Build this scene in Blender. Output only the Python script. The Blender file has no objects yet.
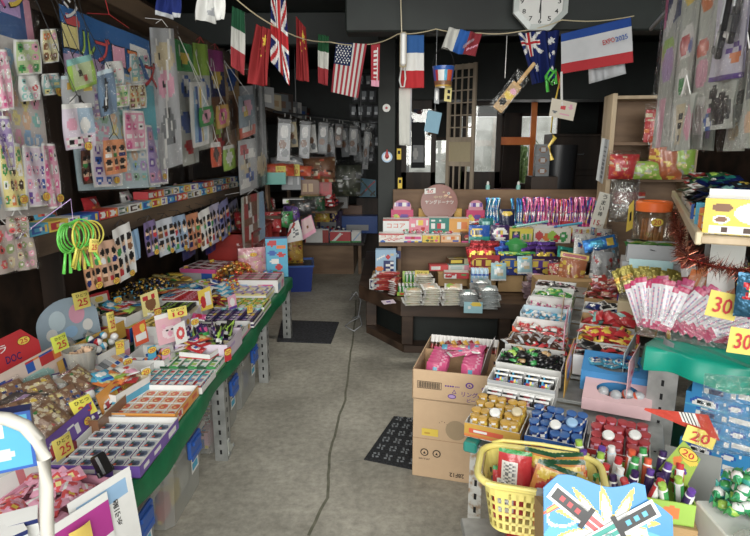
import bpy,math,random
from mathutils import Matrix,Vector
D=bpy.data;SC=bpy.context.scene;COL=SC.collection
R=math.radians;PI=math.pi
# ---------------------------------------------------------------- camera
F,PITCH,YAW,EYE=560.0,R(12),R(1.5),1.58
cd=D.cameras.new('camera');cam=D.objects.new('camera',cd);COL.objects.link(cam)
cd.sensor_width=36;cd.lens=36*F/750;cd.clip_end=60;cd.clip_start=0.02
cam.location=(0,0,EYE);cam.rotation_euler=(PI/2-PITCH,0,YAW);SC.camera=cam
# ---------------------------------------------------------------- light
vs=SC.view_settings;vs.view_transform='Standard';vs.look='None';vs.gamma=1;vs.use_curve_mapping=False
vs.exposure=0.42
w=D.worlds.new('daylight');SC.world=w;w.use_nodes=True
bg=w.node_tree.nodes['Background'];bg.inputs[0].default_value=(.95,.97,.95,1);bg.inputs[1].default_value=1.0
def area(name,loc,rot,sx,sy,e,col=(1,1,1)):
 l=D.lights.new(name,'AREA');l.shape='RECTANGLE';l.size=sx;l.size_y=sy;l.energy=e;l.color=col
 o=D.objects.new(name,l);COL.objects.link(o);o.location=loc;o.rotation_euler=rot
area('daylight_from_open_shopfront',(0.1,-3.0,2.4),(R(68),0,0),5.0,2.8,285,(1,.99,.95))
area('added_overhead_fill',(0.1,2.3,2.58),(0,0,0),.25,1.6,9,(1,.97,.88))  # invented soft overhead fill above the aisle, not a known fitting
area('rear_window_daylight',(1.9,9.3,1.7),(R(-90),0,0),2.2,1.1,18,(1,1,.97))
area('added_rear_fill',(0.6,4.3,2.3),(0,0,0),1.2,.2,12,(1,.95,.85))  # added fill lamp that brightens the goods around the platform
# ---------------------------------------------------------------- materials
def newmat(name):
 m=D.materials.new(name);m.use_nodes=True
 return m,m.node_tree,m.node_tree.nodes['Principled BSDF']
def cmat(name,rough=.5,metal=0,coat=0,bump=0,bscale=40,spec=.5,alpha=1,vary=.06):
 """printed surface: colour comes from the mesh's own colour attribute, with slight wear"""
 m,nt,b=newmat(name);N=nt.nodes.new;L=nt.links.new
 a=N('ShaderNodeAttribute');a.attribute_name='Col'
 no=N('ShaderNodeTexNoise');no.inputs['Scale'].default_value=25;tc=N('ShaderNodeTexCoord');L(tc.outputs['Object'],no.inputs['Vector'])
 mr=N('ShaderNodeMapRange');mr.inputs[3].default_value=1-vary;mr.inputs[4].default_value=1+vary;L(no.outputs[0],mr.inputs[0])
 mx=N('ShaderNodeVectorMath');mx.operation='SCALE';L(a.outputs[0],mx.inputs[0]);L(mr.outputs[0],mx.inputs['Scale'])
 L(mx.outputs[0],b.inputs['Base Color'])
 b.inputs['Roughness'].default_value=rough;b.inputs['Metallic'].default_value=metal;b.inputs['Coat Weight'].default_value=coat
 b.inputs['Coat Roughness'].default_value=.12;b.inputs['Specular IOR Level'].default_value=spec;b.inputs['Alpha'].default_value=alpha
 if bump:
  n2=N('ShaderNodeTexNoise');n2.inputs['Scale'].default_value=bscale;n2.inputs['Detail'].default_value=1;L(tc.outputs['Object'],n2.inputs['Vector'])
  bp=N('ShaderNodeBump');bp.inputs['Strength'].default_value=bump;bp.inputs['Distance'].default_value=.01
  L(n2.outputs[0],bp.inputs['Height']);L(bp.outputs[0],b.inputs['Normal'])
 return m
def nmat(name,c1,c2,scale=8,rough=.7,metal=0,stretch=(1,1,1),bump=.15,detail=6,lo=.35,hi=.65):
 m,nt,b=newmat(name);N=nt.nodes.new;L=nt.links.new
 tc=N('ShaderNodeTexCoord');mp=N('ShaderNodeMapping');mp.inputs['Scale'].default_value=stretch;L(tc.outputs['Object'],mp.inputs[0])
 no=N('ShaderNodeTexNoise');no.inputs['Scale'].default_value=scale;no.inputs['Detail'].default_value=detail;L(mp.outputs[0],no.inputs['Vector'])
 cr=N('ShaderNodeValToRGB');e=cr.color_ramp.elements;e[0].position=lo;e[1].position=hi;e[0].color=(*c1,1);e[1].color=(*c2,1)
 L(no.outputs[0],cr.inputs[0]);L(cr.outputs[0],b.inputs['Base Color']);b.inputs['Roughness'].default_value=rough;b.inputs['Metallic'].default_value=metal
 if bump:
  bp=N('ShaderNodeBump');bp.inputs['Strength'].default_value=bump;bp.inputs['Distance'].default_value=.004;L(no.outputs[0],bp.inputs['Height']);L(bp.outputs[0],b.inputs['Normal'])
 return m
def wrapmat(name,fac,tint=(1,1,1),rough=.18,scale=22,strength=.9):
 """clear film: mostly transparent, with crinkled glossy highlights"""
 m=D.materials.new(name);m.use_nodes=True;nt=m.node_tree;nt.nodes.clear();N=nt.nodes.new;L=nt.links.new
 o=N('ShaderNodeOutputMaterial');t=N('ShaderNodeBsdfTransparent');t.inputs[0].default_value=(*tint,1)
 g=N('ShaderNodeBsdfPrincipled');g.inputs['Base Color'].default_value=(.9,.9,.88,1);g.inputs['Roughness'].default_value=rough;g.inputs['Specular IOR Level'].default_value=1;g.inputs['Metallic'].default_value=1
 tc=N('ShaderNodeTexCoord');no=N('ShaderNodeTexNoise');no.inputs['Scale'].default_value=scale;no.inputs['Detail'].default_value=2;no.inputs['Distortion'].default_value=1.2
 L(tc.outputs['Object'],no.inputs['Vector']);bp=N('ShaderNodeBump');bp.inputs['Strength'].default_value=strength;bp.inputs['Distance'].default_value=.02
 L(no.outputs[0],bp.inputs['Height']);L(bp.outputs[0],g.inputs['Normal'])
 lw=N('ShaderNodeLayerWeight');lw.inputs[0].default_value=.35;L(bp.outputs[0],lw.inputs['Normal'])
 ma=N('ShaderNodeMath');ma.operation='MULTIPLY_ADD';ma.inputs[1].default_value=.3;ma.inputs[2].default_value=fac;ma.use_clamp=True;L(lw.outputs['Fresnel'],ma.inputs[0])
 mx=N('ShaderNodeMixShader');L(ma.outputs[0],mx.inputs[0]);L(t.outputs[0],mx.inputs[1]);L(g.outputs[0],mx.inputs[2]);L(mx.outputs[0],o.inputs[0])
 return m
PAPER=cmat('printed_paper',.65,spec=.3);GLOSS=cmat('printed_film',.28,coat=.3,bump=.35,bscale=60);CARD=cmat('coated_card',.4,coat=.15)
FOIL=cmat('printed_foil',.3,metal=.55,bump=.5,bscale=70);CLOTH=cmat('printed_cloth',.85,spec=.15,bump=.2,bscale=14)
PLAST=cmat('moulded_plastic',.35,coat=.1);STEEL=nmat('galvanised_steel',(.30,.31,.30),(.46,.47,.46),14,.45,.6)
RUSTY=nmat('rusted_steel',(.33,.22,.13),(.55,.55,.52),30,.6,.35,lo=.36,hi=.5)
KRAFT=cmat('kraft_cardboard',.8,spec=.2,bump=.15,bscale=90,vary=.05)
CLEAR=wrapmat('clear_film',.03,rough=.12,scale=30,strength=1);CLEAR2=wrapmat('clear_thick_film',.05,rough=.14,scale=24,strength=1)
BIN=wrapmat('frosted_plastic',.30,(.86,.88,.85),.4,5,.15);BIN.node_tree.nodes['Principled BSDF'].inputs['Metallic'].default_value=0;BIN.node_tree.nodes['Principled BSDF'].inputs['Base Color'].default_value=(.6,.6,.57,1)
GLASS=wrapmat('window_glass',.04,rough=.03,strength=0)
WOOD_D=nmat('dark_stained_wood',(.018,.011,.007),(.05,.03,.02),7,.55,0,(1,1,.12));WOOD_H=nmat('dark_wood_boards',(.02,.013,.009),(.06,.036,.023),7,.6,0,(.15,1,1))
WOOD_P=nmat('platform_wood',(.025,.014,.009),(.075,.044,.028),9,.45,0,(.15,1,1));WOOD_M=nmat('worn_brown_wood',(.13,.075,.04),(.24,.15,.085),9,.6,0,(.2,1,1))
WOOD_S=nmat('shelf_beam_wood',(.05,.032,.02),(.13,.085,.05),9,.7,0,(1,.12,1));WOOD_L=nmat('pale_wood',(.36,.27,.17),(.5,.4,.27),12,.6,0,(1,1,.15))
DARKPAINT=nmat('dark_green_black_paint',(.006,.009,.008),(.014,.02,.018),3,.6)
GREEN=nmat('green_vinyl_cloth',(.004,.10,.04),(.008,.15,.06),12,.4,bump=.3);TEAL=nmat('teal_vinyl_cloth',(.0,.24,.17),(.005,.32,.22),5,.35,bump=.3)
FLOORM=nmat('worn_concrete',(.25,.238,.20),(.43,.41,.35),2.2,.72,bump=.25,detail=14,lo=.3,hi=.72)
def addspeck():
 nt=FLOORM.node_tree;b=nt.nodes['Principled BSDF'];cr=[n for n in nt.nodes if n.type=='VALTORGB'][0];N=nt.nodes.new;L=nt.links.new
 tc=[n for n in nt.nodes if n.type=='TEX_COORD'][0]
 no=N('ShaderNodeTexNoise');no.inputs['Scale'].default_value=26;no.inputs['Detail'].default_value=10;no.inputs['Roughness'].default_value=.7;L(tc.outputs['Object'],no.inputs['Vector'])
 mr=N('ShaderNodeMapRange');mr.inputs[1].default_value=.3;mr.inputs[2].default_value=.7;mr.inputs[3].default_value=.68;mr.inputs[4].default_value=1.28;L(no.outputs[0],mr.inputs[0])
 mx=N('ShaderNodeVectorMath');mx.operation='SCALE';L(cr.outputs[0],mx.inputs[0]);L(mr.outputs[0],mx.inputs['Scale']);L(mx.outputs[0],b.inputs['Base Color'])
addspeck()
# ---------------------------------------------------------------- colours (sRGB-like names -> linear)
def H(h):
 h=h.lstrip('#');v=[int(h[i:i+2],16)/255 for i in (0,2,4)]
 return tuple(c/12.92 if c <= .04045 else ((c+.055)/1.055)** 2.4 for c in v)
K={k:H(v) for k,v in dict(w='f2f2ee',k='141416',r='d01f2a',R='8f1420',b='1c5fc0',B='15286e',c='45b8e0',y='f5d21f',Y='d9a512',o='f0801e',O='e9531c',g='2fa24a',G='1c5a34',
l='a5d335',p='e84f9a',P='f3a9c4',v='6a3fa8',V='3a1f5e',n='8a5a34',N='4a2c1a',s='b9bcc0',S='7d8286',t='12a394',T='8fd6cf',e='d9c9a0',m='e8d8e8',i='c6a4e0',f='cfe6f0',q='b7342c',a='c7a067',d='2b2d31',
j='f4e58c',x='c4c9c0',z='e5484d',u='9bc7ee',h='f2c7a0').items()}
def C(k):return K[k] if isinstance(k,str) and len(k)==1 else (H(k) if isinstance(k,str) else k)
# ---------------------------------------------------------------- pixel helpers: where a ray of the photograph meets a real plane
def _ray(px,py):
 x=(px-375)/F;u=-(py-268)/F;cp,sp,c,s=math.cos(PITCH),math.sin(PITCH),math.cos(YAW),math.sin(YAW)
 X,Y,Z=x,cp+u*sp,-sp+u*cp
 return Vector((X*c-Y*s,X*s+Y*c,Z))
def az(px,py,z):d=_ray(px,py);return Vector((0,0,EYE))+d*((z-EYE)/d.z)
def ay(px,py,y):d=_ray(px,py);return Vector((0,0,EYE))+d*(y/d.y)
def ax(px,py,x):d=_ray(px,py);return Vector((0,0,EYE))+d*(x/d.x)
def T(x=0,y=0,z=0,rz=0,rx=0,ry=0,s=1):
 m=Matrix.Translation((x,y,z)) @ Matrix.Rotation(R(rz),4,'Z') @ Matrix.Rotation(R(rx),4,'X') @ Matrix.Rotation(R(ry),4,'Y')
 return m @ Matrix.Scale(s,4) if s != 1 else m
 # ---------------------------------------------------------------- art: painting prints as coloured cells
def ev(art,u,v):
 col=art[0]
 for a in art[1:]:
  k=a[0]
  if k=='r':
   if a[1] <= u <= a[3] and a[2] <= v <= a[4]:col=a[5]
  elif k=='c':
   if ((u-a[1])/a[3])** 2+((v-a[2])/a[4])** 2 <= 1:col=a[5]
  elif k=='l':
   dx,dy=a[3]-a[1],a[4]-a[2];t=max(0,min(1,((u-a[1])*dx+(v-a[2])*dy)/(dx*dx+dy*dy+1e-9)))
   if abs(u-a[1]-t*dx)+abs(v-a[2]-t*dy)<a[5]:col=a[6]
  elif k=='s':
   dx,dy=u-a[1],(v-a[2])*a[7];an=math.atan2(dy,dx)+a[8];rr=a[3]*(a[5]+(1-a[5])*(1-abs(((an*a[4]/(2*PI)) % 1)*2-1)))
   if dx*dx+dy*dy<rr*rr:col=a[6]
  elif k=='g':
   if a[1] <= u <= a[3] and a[2] <= v <= a[4]:
    i,j=int((u-a[1])/a[5]),int((v-a[2])/a[6]);h=(i*7919+j*104729+a[7]*31337) % 9973/9973
    q=a[8][int(h*len(a[8])) % len(a[8])]
    if q != '-':col=q
  elif k=='x':
   dx,dy=a[3]-a[1],a[4]-a[2];L=dx*dx+dy*dy;t=((u-a[1])*dx+(v-a[2])*dy)/L
   if 0 <= t <= 1 and abs((u-a[1])*dy-(v-a[2])*dx)/L** .5<a[5]*(1-t):col=a[6]
 return C(col)
def star(x,y,r,n=5,inn=.4,col='y',asp=1,ph=0):return ('s',x,y,r,n,inn,col,asp,ph)
def glyphs(x0,y0,x1,y1,cw,ch,seed,cols):return ('g',x0,y0,x1,y1,cw,ch,seed,cols)
def rart(seed,base,pal,dense=1.0,label=True):
 """a printed wrapper: bands, a motif, lettering-like blocks and flecks"""
 r=random.Random(seed);pc=lambda:r.choice(pal)
 a=[base];y0=r.uniform(.55,.7)
 if r.random()<.6:a.append(('r',0,0,1,r.uniform(.12,.3),pc()))
 for _ in range(int(4*dense)):a.append(('c',r.random(),r.random(),r.uniform(.05,.16),r.uniform(.05,.14),pc()))
 if label:
  a.append(('c',.5,r.uniform(.3,.45),r.uniform(.22,.34),r.uniform(.16,.24),pc()))
  a.append(glyphs(.1,y0,.9,y0+.2,.09,.2,r.randint(0,99),[pc(),pc(),'-','w']))
 for _ in range(int(5*dense)):a.append(('c',r.random(),r.random(),r.uniform(.03,.07),r.uniform(.03,.07),r.choice(list(pal)+['w','k'])))
 return a
 # ---------------------------------------------------------------- mesh builder
_tx={}
def glyph_mesh(s):
 if s not in _tx:
  cu=D.curves.new('t','FONT');cu.body=s;cu.size=1;cu.resolution_u=2;cu.align_x='LEFT';cu.offset=.012
  o=D.objects.new('t',cu);me=o.to_mesh()
  v=[(a.co.x,a.co.y) for a in me.vertices];f=[tuple(p.vertices) for p in me.polygons];o.to_mesh_clear();D.objects.remove(o);D.curves.remove(cu)
  if v:
   x0,x1,y0,y1=min(a[0] for a in v),max(a[0] for a in v),min(a[1] for a in v),max(a[1] for a in v)
   v=[((a[0]-x0)/(x1-x0+1e-6),(a[1]-y0)/(y1-y0+1e-6)) for a in v]
  _tx[s]=(v,f)
 return _tx[s]
class MB:
 def __init__(s,M=None):s.v=[];s.f=[];s.c=[];s.m=[];s.M=M or Matrix()
 def add(s,vs,fs,cols,mi=0,M=None):
  M=s.M @ M if M is not None else s.M;b=len(s.v);s.v += [M @ Vector(q) for q in vs]
  for i,q in enumerate(fs):s.f.append(tuple(b+t for t in q));s.c.append(cols[i] if isinstance(cols,list) else cols);s.m.append(mi)
  return s
 def box(s,x0,y0,z0,x1,y1,z1,col='w',mi=0,M=None,bev=0,cols=None):
  c=C(col);v=[(x,y,z) for z in (z0,z1) for y in (y0,y1) for x in (x0,x1)]
  f=[(0,2,3,1),(4,5,7,6),(0,1,5,4),(2,6,7,3),(0,4,6,2),(1,3,7,5)]  # bottom top front back left right
  if bev:
   b=min(bev,.45*min(x1-x0,y1-y0,z1-z0));v=[];f=[]
   idx={}
   for z in (0,1):
    for y in (0,1):
     for x in (0,1):
      P=((x0,x1)[x],(y0,y1)[y],(z0,z1)[z]);S=((b,-b)[x],(b,-b)[y],(b,-b)[z])
      for a in range(3):
       q=list(P)
       for k in range(3):
        if k != a:q[k] += S[k]
       idx[x,y,z,a]=len(v);v.append(tuple(q))
   I=idx
   for a,o1,o2 in ((0,1,2),(1,2,0),(2,0,1)):
    for e in (0,1):
     q=[]
     for p1,p2 in ((0,0),(1,0),(1,1),(0,1)):
      k=[0,0,0];k[a]=e;k[o1]=p1;k[o2]=p2;q.append(I[(*k,a)])
     f.append(tuple(q if e else q[::-1]))
    for p1 in (0,1):
     for p2 in (0,1):
      k0=[0,0,0];k0[o1]=p1;k0[o2]=p2;k1=list(k0);k1[a]=1
      f.append((I[(*k0,o1)],I[(*k1,o1)],I[(*k1,o2)],I[(*k0,o2)]))
   for x in (0,1):
    for y in (0,1):
     for z in (0,1):f.append((I[x,y,z,0],I[x,y,z,1],I[x,y,z,2]))
   return s.add(v,f,c,mi,M)
  return s.add(v,f,[C(q) for q in cols] if cols else c,mi,M)
 def panel(s,w,h,art,nx=12,ny=12,M=None,mi=0,disp=None,t=0):
  """painted grid in the local XZ plane, facing -Y; x centred, z from 0 to h"""
  v=[];f=[];cs=[]
  for j in range(ny+1):
   for i in range(nx+1):
    u,q=i/nx,j/ny;p=[(u-.5)*w,0,q*h]
    if disp:d=disp(u,q);p=[p[0]+d[0],p[1]+d[1],p[2]+d[2]]
    v.append(tuple(p))
  for j in range(ny):
   for i in range(nx):
    a=j*(nx+1)+i;f.append((a,a+1,a+nx+2,a+nx+1));cs.append(ev(art,(i+.5)/nx,(j+.5)/ny))
  s.add(v,f,cs,mi,M)
  if t:
   nb=len(v);v2=[(p[0],p[1]+t,p[2]) for p in v];f2=[(q[3],q[2],q[1],q[0]) for q in f];s.add(v2,f2,cs,mi,M)
  return s
 def artbox(s,w,d,h,front,top=None,side=None,base='w',M=None,nx=12,nz=8,ny=None,mi=0):
  """closed carton, base centred at z=0, art on front, top and sides"""
  ny=ny or max(2,int(nx*d/w));top=top or [base];side=side or [base]
  g=lambda a,n:1 if len(a)==1 else n
  s.panel(w,h,front,g(front,nx),g(front,nz),(M or Matrix()) @ T(0,-d/2,0),mi)
  s.panel(w,h,side,1,1,(M or Matrix()) @ T(0,d/2,0,180),mi)
  s.panel(w,d,top,g(top,nx),g(top,ny),(M or Matrix()) @ T(0,-d/2,h,0,-90),mi)
  s.panel(w,d,[base],1,1,(M or Matrix()) @ T(0,d/2,0,0,90),mi)
  s.panel(d,h,side,g(side,ny),g(side,nz),(M or Matrix()) @ T(w/2,0,0,90),mi)
  s.panel(d,h,side,g(side,ny),g(side,nz),(M or Matrix()) @ T(-w/2,0,0,-90),mi)
  return s
 def text(s,txt,w,h,col='k',M=None,mi=0):
  """flat lettering in XZ facing -Y, centred, w x h"""
  v,f=glyph_mesh(txt)
  return s.add([((a-.5)*w,0,(b-.5)*h) for a,b in v],f,C(col),mi,M)
 def tube(s,pts,r,n=8,col='w',mi=0,M=None,closed=False,caps=True):
  pts=[Vector(p) for p in pts];v=[];f=[];L=len(pts);up=Vector((0,0,1))
  for i,p in enumerate(pts):
   if closed:d=pts[(i+1) % L]-pts[i-1]
   else:d=pts[min(i+1,L-1)]-pts[max(i-1,0)]
   d.normalize();a=d.cross(up)
   if a.length<.05:a=d.cross(Vector((0,1,0)))
   a.normalize();b=a.cross(d);rr=r[i] if isinstance(r,(list,tuple)) else r
   for k in range(n):th=2*PI*k/n;v.append(tuple(p+a*(rr*math.cos(th))+b*(rr*math.sin(th))))
  for i in range(L if closed else L-1):
   for k in range(n):
    j=(i+1) % L;f.append((i*n+k,i*n+(k+1) % n,j*n+(k+1) % n,j*n+k))
  if caps and not closed:f.append(tuple(range(n)));f.append(tuple((L-1)*n+k for k in range(n))[::-1])
  return s.add(v,f,C(col),mi,M)
 def lathe(s,prof,n=14,cols='w',mi=0,M=None,cap=True):
  """profile [(r,z)...]; cols one colour or one per band"""
  v=[];f=[];cs=[]
  if isinstance(cols,tuple) and isinstance(cols[0],float):cols=[cols]*(len(prof)-1)
  for r,z in prof:
   for k in range(n):th=2*PI*k/n;v.append((r*math.cos(th),r*math.sin(th),z))
  for i in range(len(prof)-1):
   for k in range(n):
    f.append((i*n+k,i*n+(k+1) % n,(i+1)*n+(k+1) % n,(i+1)*n+k));c=cols[i] if isinstance(cols,(list,tuple)) else cols
    cs.append(ev(c,k/n,.5) if isinstance(c,list) else C(c))
  if cap:
   c0=cols[0] if isinstance(cols,(list,tuple)) else cols;c1=cols[-1] if isinstance(cols,(list,tuple)) else cols
   c0,c1=[ev(q,.5,.5) if isinstance(q,list) else C(q) for q in (c0,c1)];f.append(tuple(range(n))[::-1]);cs.append(c0);f.append(tuple((len(prof)-1)*n+k for k in range(n)));cs.append(c1)
  return s.add(v,f,cs,mi,M)
 def quad(s,p,art,nx=8,ny=8,t=.002,mi=0,disp=None):
  """painted sheet between four 3-D corners: bottom-left, bottom-right, top-right, top-left"""
  p=[Vector(q) for q in p];n=(p[1]-p[0]).cross(p[3]-p[0]).normalized();v=[];f=[];cs=[]
  for j in range(ny+1):
   for i in range(nx+1):
    u,q=i/nx,j/ny;P=(p[0]*(1-u)+p[1]*u)*(1-q)+(p[3]*(1-u)+p[2]*u)*q
    if disp:P=P+n*disp(u,q)
    v.append(tuple(P))
  for j in range(ny):
   for i in range(nx):a=j*(nx+1)+i;f.append((a,a+1,a+nx+2,a+nx+1));cs.append(ev(art,(i+.5)/nx,(j+.5)/ny))
  b=len(v);v2=[tuple(Vector(q)-n*t) for q in v];f2=[tuple(b+k for k in q[::-1]) for q in f]
  ring=[i for i in range(nx+1)]+[j*(nx+1)+nx for j in range(1,ny+1)]+[ny*(nx+1)+i for i in range(nx-1,-1,-1)]+[j*(nx+1) for j in range(ny-1,0,-1)]
  sd=[(ring[k],b+ring[k],b+ring[(k+1) % len(ring)],ring[(k+1) % len(ring)]) for k in range(len(ring))]
  e=ev(art,.02,.5)
  return s.add(v+v2,f+f2+sd,cs+cs+[e]*len(sd),mi)
 def mesh(s,name,mats,smooth=False):
  me=D.meshes.new(name);me.from_pydata([tuple(a) for a in s.v],[],s.f)
  for m in (mats if isinstance(mats,(list,tuple)) else [mats]):me.materials.append(m)
  at=me.color_attributes.new('Col','FLOAT_COLOR','CORNER');buf=[]
  for q,c in zip(s.f,s.c):l=.3*c[0]+.6*c[1]+.1*c[2];buf += [*(.78*(l+(k-l)*.86)+.004 for k in c),1.0]*len(q)
  at.data.foreach_set('color',buf);me.polygons.foreach_set('material_index',s.m)
  if smooth:
   me.polygons.foreach_set('use_smooth',[True]*len(s.f))
   if smooth != 1:
    try:me.set_sharp_from_angle(angle=R(smooth))
    except Exception:pass
  me.update();return me
 def build(s,name,mats,parent=None,smooth=False,M=None):
  o=D.objects.new(name,s.mesh(name,mats,smooth));COL.objects.link(o)
  if parent is not None:o.parent=parent
  if M is not None:o.matrix_world=M
  return o
def tag(o,label,cat,group=None):
 o['label']=label;o['category']=cat
 if group:o['group']=group
 return o
def struct(o):o['kind']='structure';return o
def stuff(o):o['kind']='stuff';return o
def empty(name,label,cat,group=None,M=None):
 o=D.objects.new(name,None);o.empty_display_size=.05;COL.objects.link(o)
 if M is not None:o.matrix_world=M
 return tag(o,label,cat,group)
def put(pr,M,label,cat,group=None,name=None):
 """place one copy of a prototype (name, root mesh or None, [(part name, mesh, [(sub-part name, mesh)])])"""
 o=D.objects.new(name or pr[0],pr[1]);COL.objects.link(o);o.matrix_world=M;tag(o,label,cat,group)
 for q in pr[2]:
  c=D.objects.new(q[0],q[1]);COL.objects.link(c);c.parent=o
  for g in (q[2] if len(q)>2 else []):
   d=D.objects.new(g[0],g[1]);COL.objects.link(d);d.parent=c
 return o
 # ================================================================ the room
def slab(name,x0,y0,z0,x1,y1,z1,mat,bev=0):return struct(MB().box(x0,y0,z0,x1,y1,z1,'w',bev=bev).build(name,mat))
slab('floor',-2.4,-2.5,-.1,3.6,9.2,0,FLOORM)
slab('ceiling',-2.4,-.3,2.78,3.6,9.2,2.88,DARKPAINT)
slab('wall_left',-2.15,-.3,0,-2.02,9.2,2.78,WOOD_H)
slab('wall_right',3.2,-.3,0,3.35,9.2,2.78,WOOD_H)
# rear wall with window openings
slab('wall_back',-2.02,9,0,.1,9.12,2.78,DARKPAINT)
slab('wall_back_sill',.1,9,0,3.2,9.12,1.0,WOOD_D);slab('wall_back_top',.1,9,2.12,3.2,9.12,2.78,DARKPAINT)
def pane(n,x0,x1,z0,z1,y=8.98,mat=GLASS):
 f=MB()
 for a,b,c,d in ((x0,z0,x0+.05,z1),(x1-.05,z0,x1,z1),(x0,z0,x1,z0+.05),(x0,z1-.05,x1,z1)):f.box(a,y-.03,b,c,y+.03,d)
 o=struct(f.build('window_%d' % n,WOOD_D));g=MB().box(x0+.05,y-.003,z0+.05,x1-.05,y+.003,z1-.05).build('pane',mat,o)
slab('wall_back_left_infill',.2,8.96,1.76,1.0,9.1,2.14,DARKPAINT);slab('wall_back_right_infill',2.62,9,1.0,3.2,9.12,2.12,DARKPAINT);pane(1,.25,.95,1.0,1.76);pane(2,1.05,1.75,1.0,2.12);pane(3,1.98,2.62,1.0,2.12)
slab('trim_1',.1,8.9,1.0,.25,9.0,2.12,WOOD_D);slab('trim_2',.95,8.9,1.0,1.05,9,2.12,WOOD_D);slab('trim_3',1.75,8.9,.6,1.98,9,2.12,WOOD_D)
# beams
slab('trim_4',-.3,3.95,2.34,3.2,4.13,2.78,DARKPAINT,.01);slab('trim_5',-2.02,5.35,2.5,-.1,5.5,2.78,DARKPAINT,.01)
slab('trim_6',-.1,4.13,2.55,.06,5.4,2.7,DARKPAINT,.01)
# floor seam (a shallow filled crack) and hairline
def strip(name,pts,wd,mat,z=.0015):
 v=[];f=[]
 for i,p in enumerate(pts):
  q=pts[min(i+1,len(pts)-1)];r0=pts[max(i-1,0)];d=Vector((q[0]-r0[0],q[1]-r0[1],0)).normalized();n=Vector((-d.y,d.x,0))*wd/2
  a=Vector((p[0],p[1],z));v += [tuple(a+n),tuple(a-n)]
 for i in range(len(pts)-1):f.append((2*i,2*i+1,2*i+3,2*i+2))
 m=MB();m.add(v,f,C('w'));return struct(m.build(name,mat))
SEAM=nmat('seam_filler',(.10,.10,.07),(.16,.155,.115),20,.8)
def px_line(pp,n=6):
 out=[];r=random.Random(4)
 for i in range(len(pp)-1):
  a,b=az(*pp[i],0),az(*pp[i+1],0)
  for k in range(n):t=k/n;out.append((a.x+(b.x-a.x)*t+r.uniform(-.004,.004),a.y+(b.y-a.y)*t))
 return out+[tuple(az(*pp[-1],0)[:2])]
strip('trim_7',px_line([(309,536),(327,498),(330,455),(338,420),(345,400),(350,360),(355,320),(356,300)]),.014,SEAM)
strip('trim_8',px_line([(270,474),(330,463),(366,459)]),.005,nmat('pale_hairline',(.3,.29,.25),(.38,.37,.33),20,.8))
# the dark post in the middle and the post at the left wall
slab('pillar_1',-.115,5.36,.445,.05,5.53,2.78,DARKPAINT,.006)
slab('pillar_2',-2.02,3.1,.0,-1.88,3.3,2.78,WOOD_D,.006)
slab('pillar_4',2.55,5.2,0,2.68,5.33,2.78,WOOD_D,.006)
# dark board behind the left stock and hanging rail
slab('trim_9',-1.44,1.0,2.27,-1.36,6.6,2.37,WOOD_S,.004)
slab('trim_10',-1.5,1.2,1.145,-1.43,5.5,1.235,WOOD_S,.004)
slab('trim_11',-2.02,1.2,1.15,-1.5,5.5,1.18,WOOD_S)
slab('trim_12',-2.02,1.2,2.3,-1.44,6.6,2.33,WOOD_S)
# outside the rear windows: wall and plants in daylight
slab('backdrop_wall',-1,11.6,0,5.5,11.7,2.2,nmat('pale_outside_wall',(.5,.5,.46),(.8,.8,.76),3))
slab('backdrop_ground',-1,9.2,-.1,5.5,11.7,-.02,nmat('outside_ground',(.4,.4,.36),(.6,.6,.55),3))
LEAF=nmat('outside_leaves',(.10,.2,.05),(.3,.42,.16),20,.6)
r_=random.Random(3)
for k,(x,y) in enumerate(((2.3,9.9),(1.25,10.4),(3.1,10.5))):
 m=MB()
 for i in range(70):
  b=Vector((x+r_.gauss(0,.05),y+r_.gauss(0,.05),.0));h=r_.uniform(1.0,1.75);an=r_.uniform(0,6.28);d=Vector((math.cos(an),math.sin(an),0))*r_.uniform(.1,.3);n=Vector((-math.sin(an),math.cos(an),0))*.02
  p1=b+Vector((0,0,h))+d*.5;p2=b+Vector((0,0,h*.93))+d*1.1
  m.add([tuple(b+n*.3),tuple(b-n*.3),tuple(p1-n),tuple(p1+n),tuple(p2)],[(0,1,2,3),(3,2,4)],C('g'))
 tag(m.build('garden_plant',LEAF),['tall green plant outside the orange-framed rear window','green plant outside the dark-framed rear window','green plant outside the rear window, behind the paper fan'][k],'plant')
 # orange uprights of the rear doorway
OR=nmat('orange_lacquer',(.9,.2,.03),(1,.28,.05),6,.4)
def framed(name,lab,cat,rects,y,mat,t=.05):
 o=empty(name,lab,cat,M=T(0,y,0))
 for nm,x0,z0,x1,z1 in rects:
  b=MB().box(x0,-t/2,z0,x1,t/2,z1,bev=.005).build(nm,mat,o)
 return o
a,b=ay(530,136,7.6),ay(540,60,7.6)
framed('orange_doorframe','orange lacquered door frame standing before the rear window','frame',[('post',a.x,0,b.x,2.5),('rail',ay(500,145,7.6).x,ay(500,145,7.6).z,ay(530,137,7.6).x,ay(530,137,7.6).z)],7.6,OR)
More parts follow.
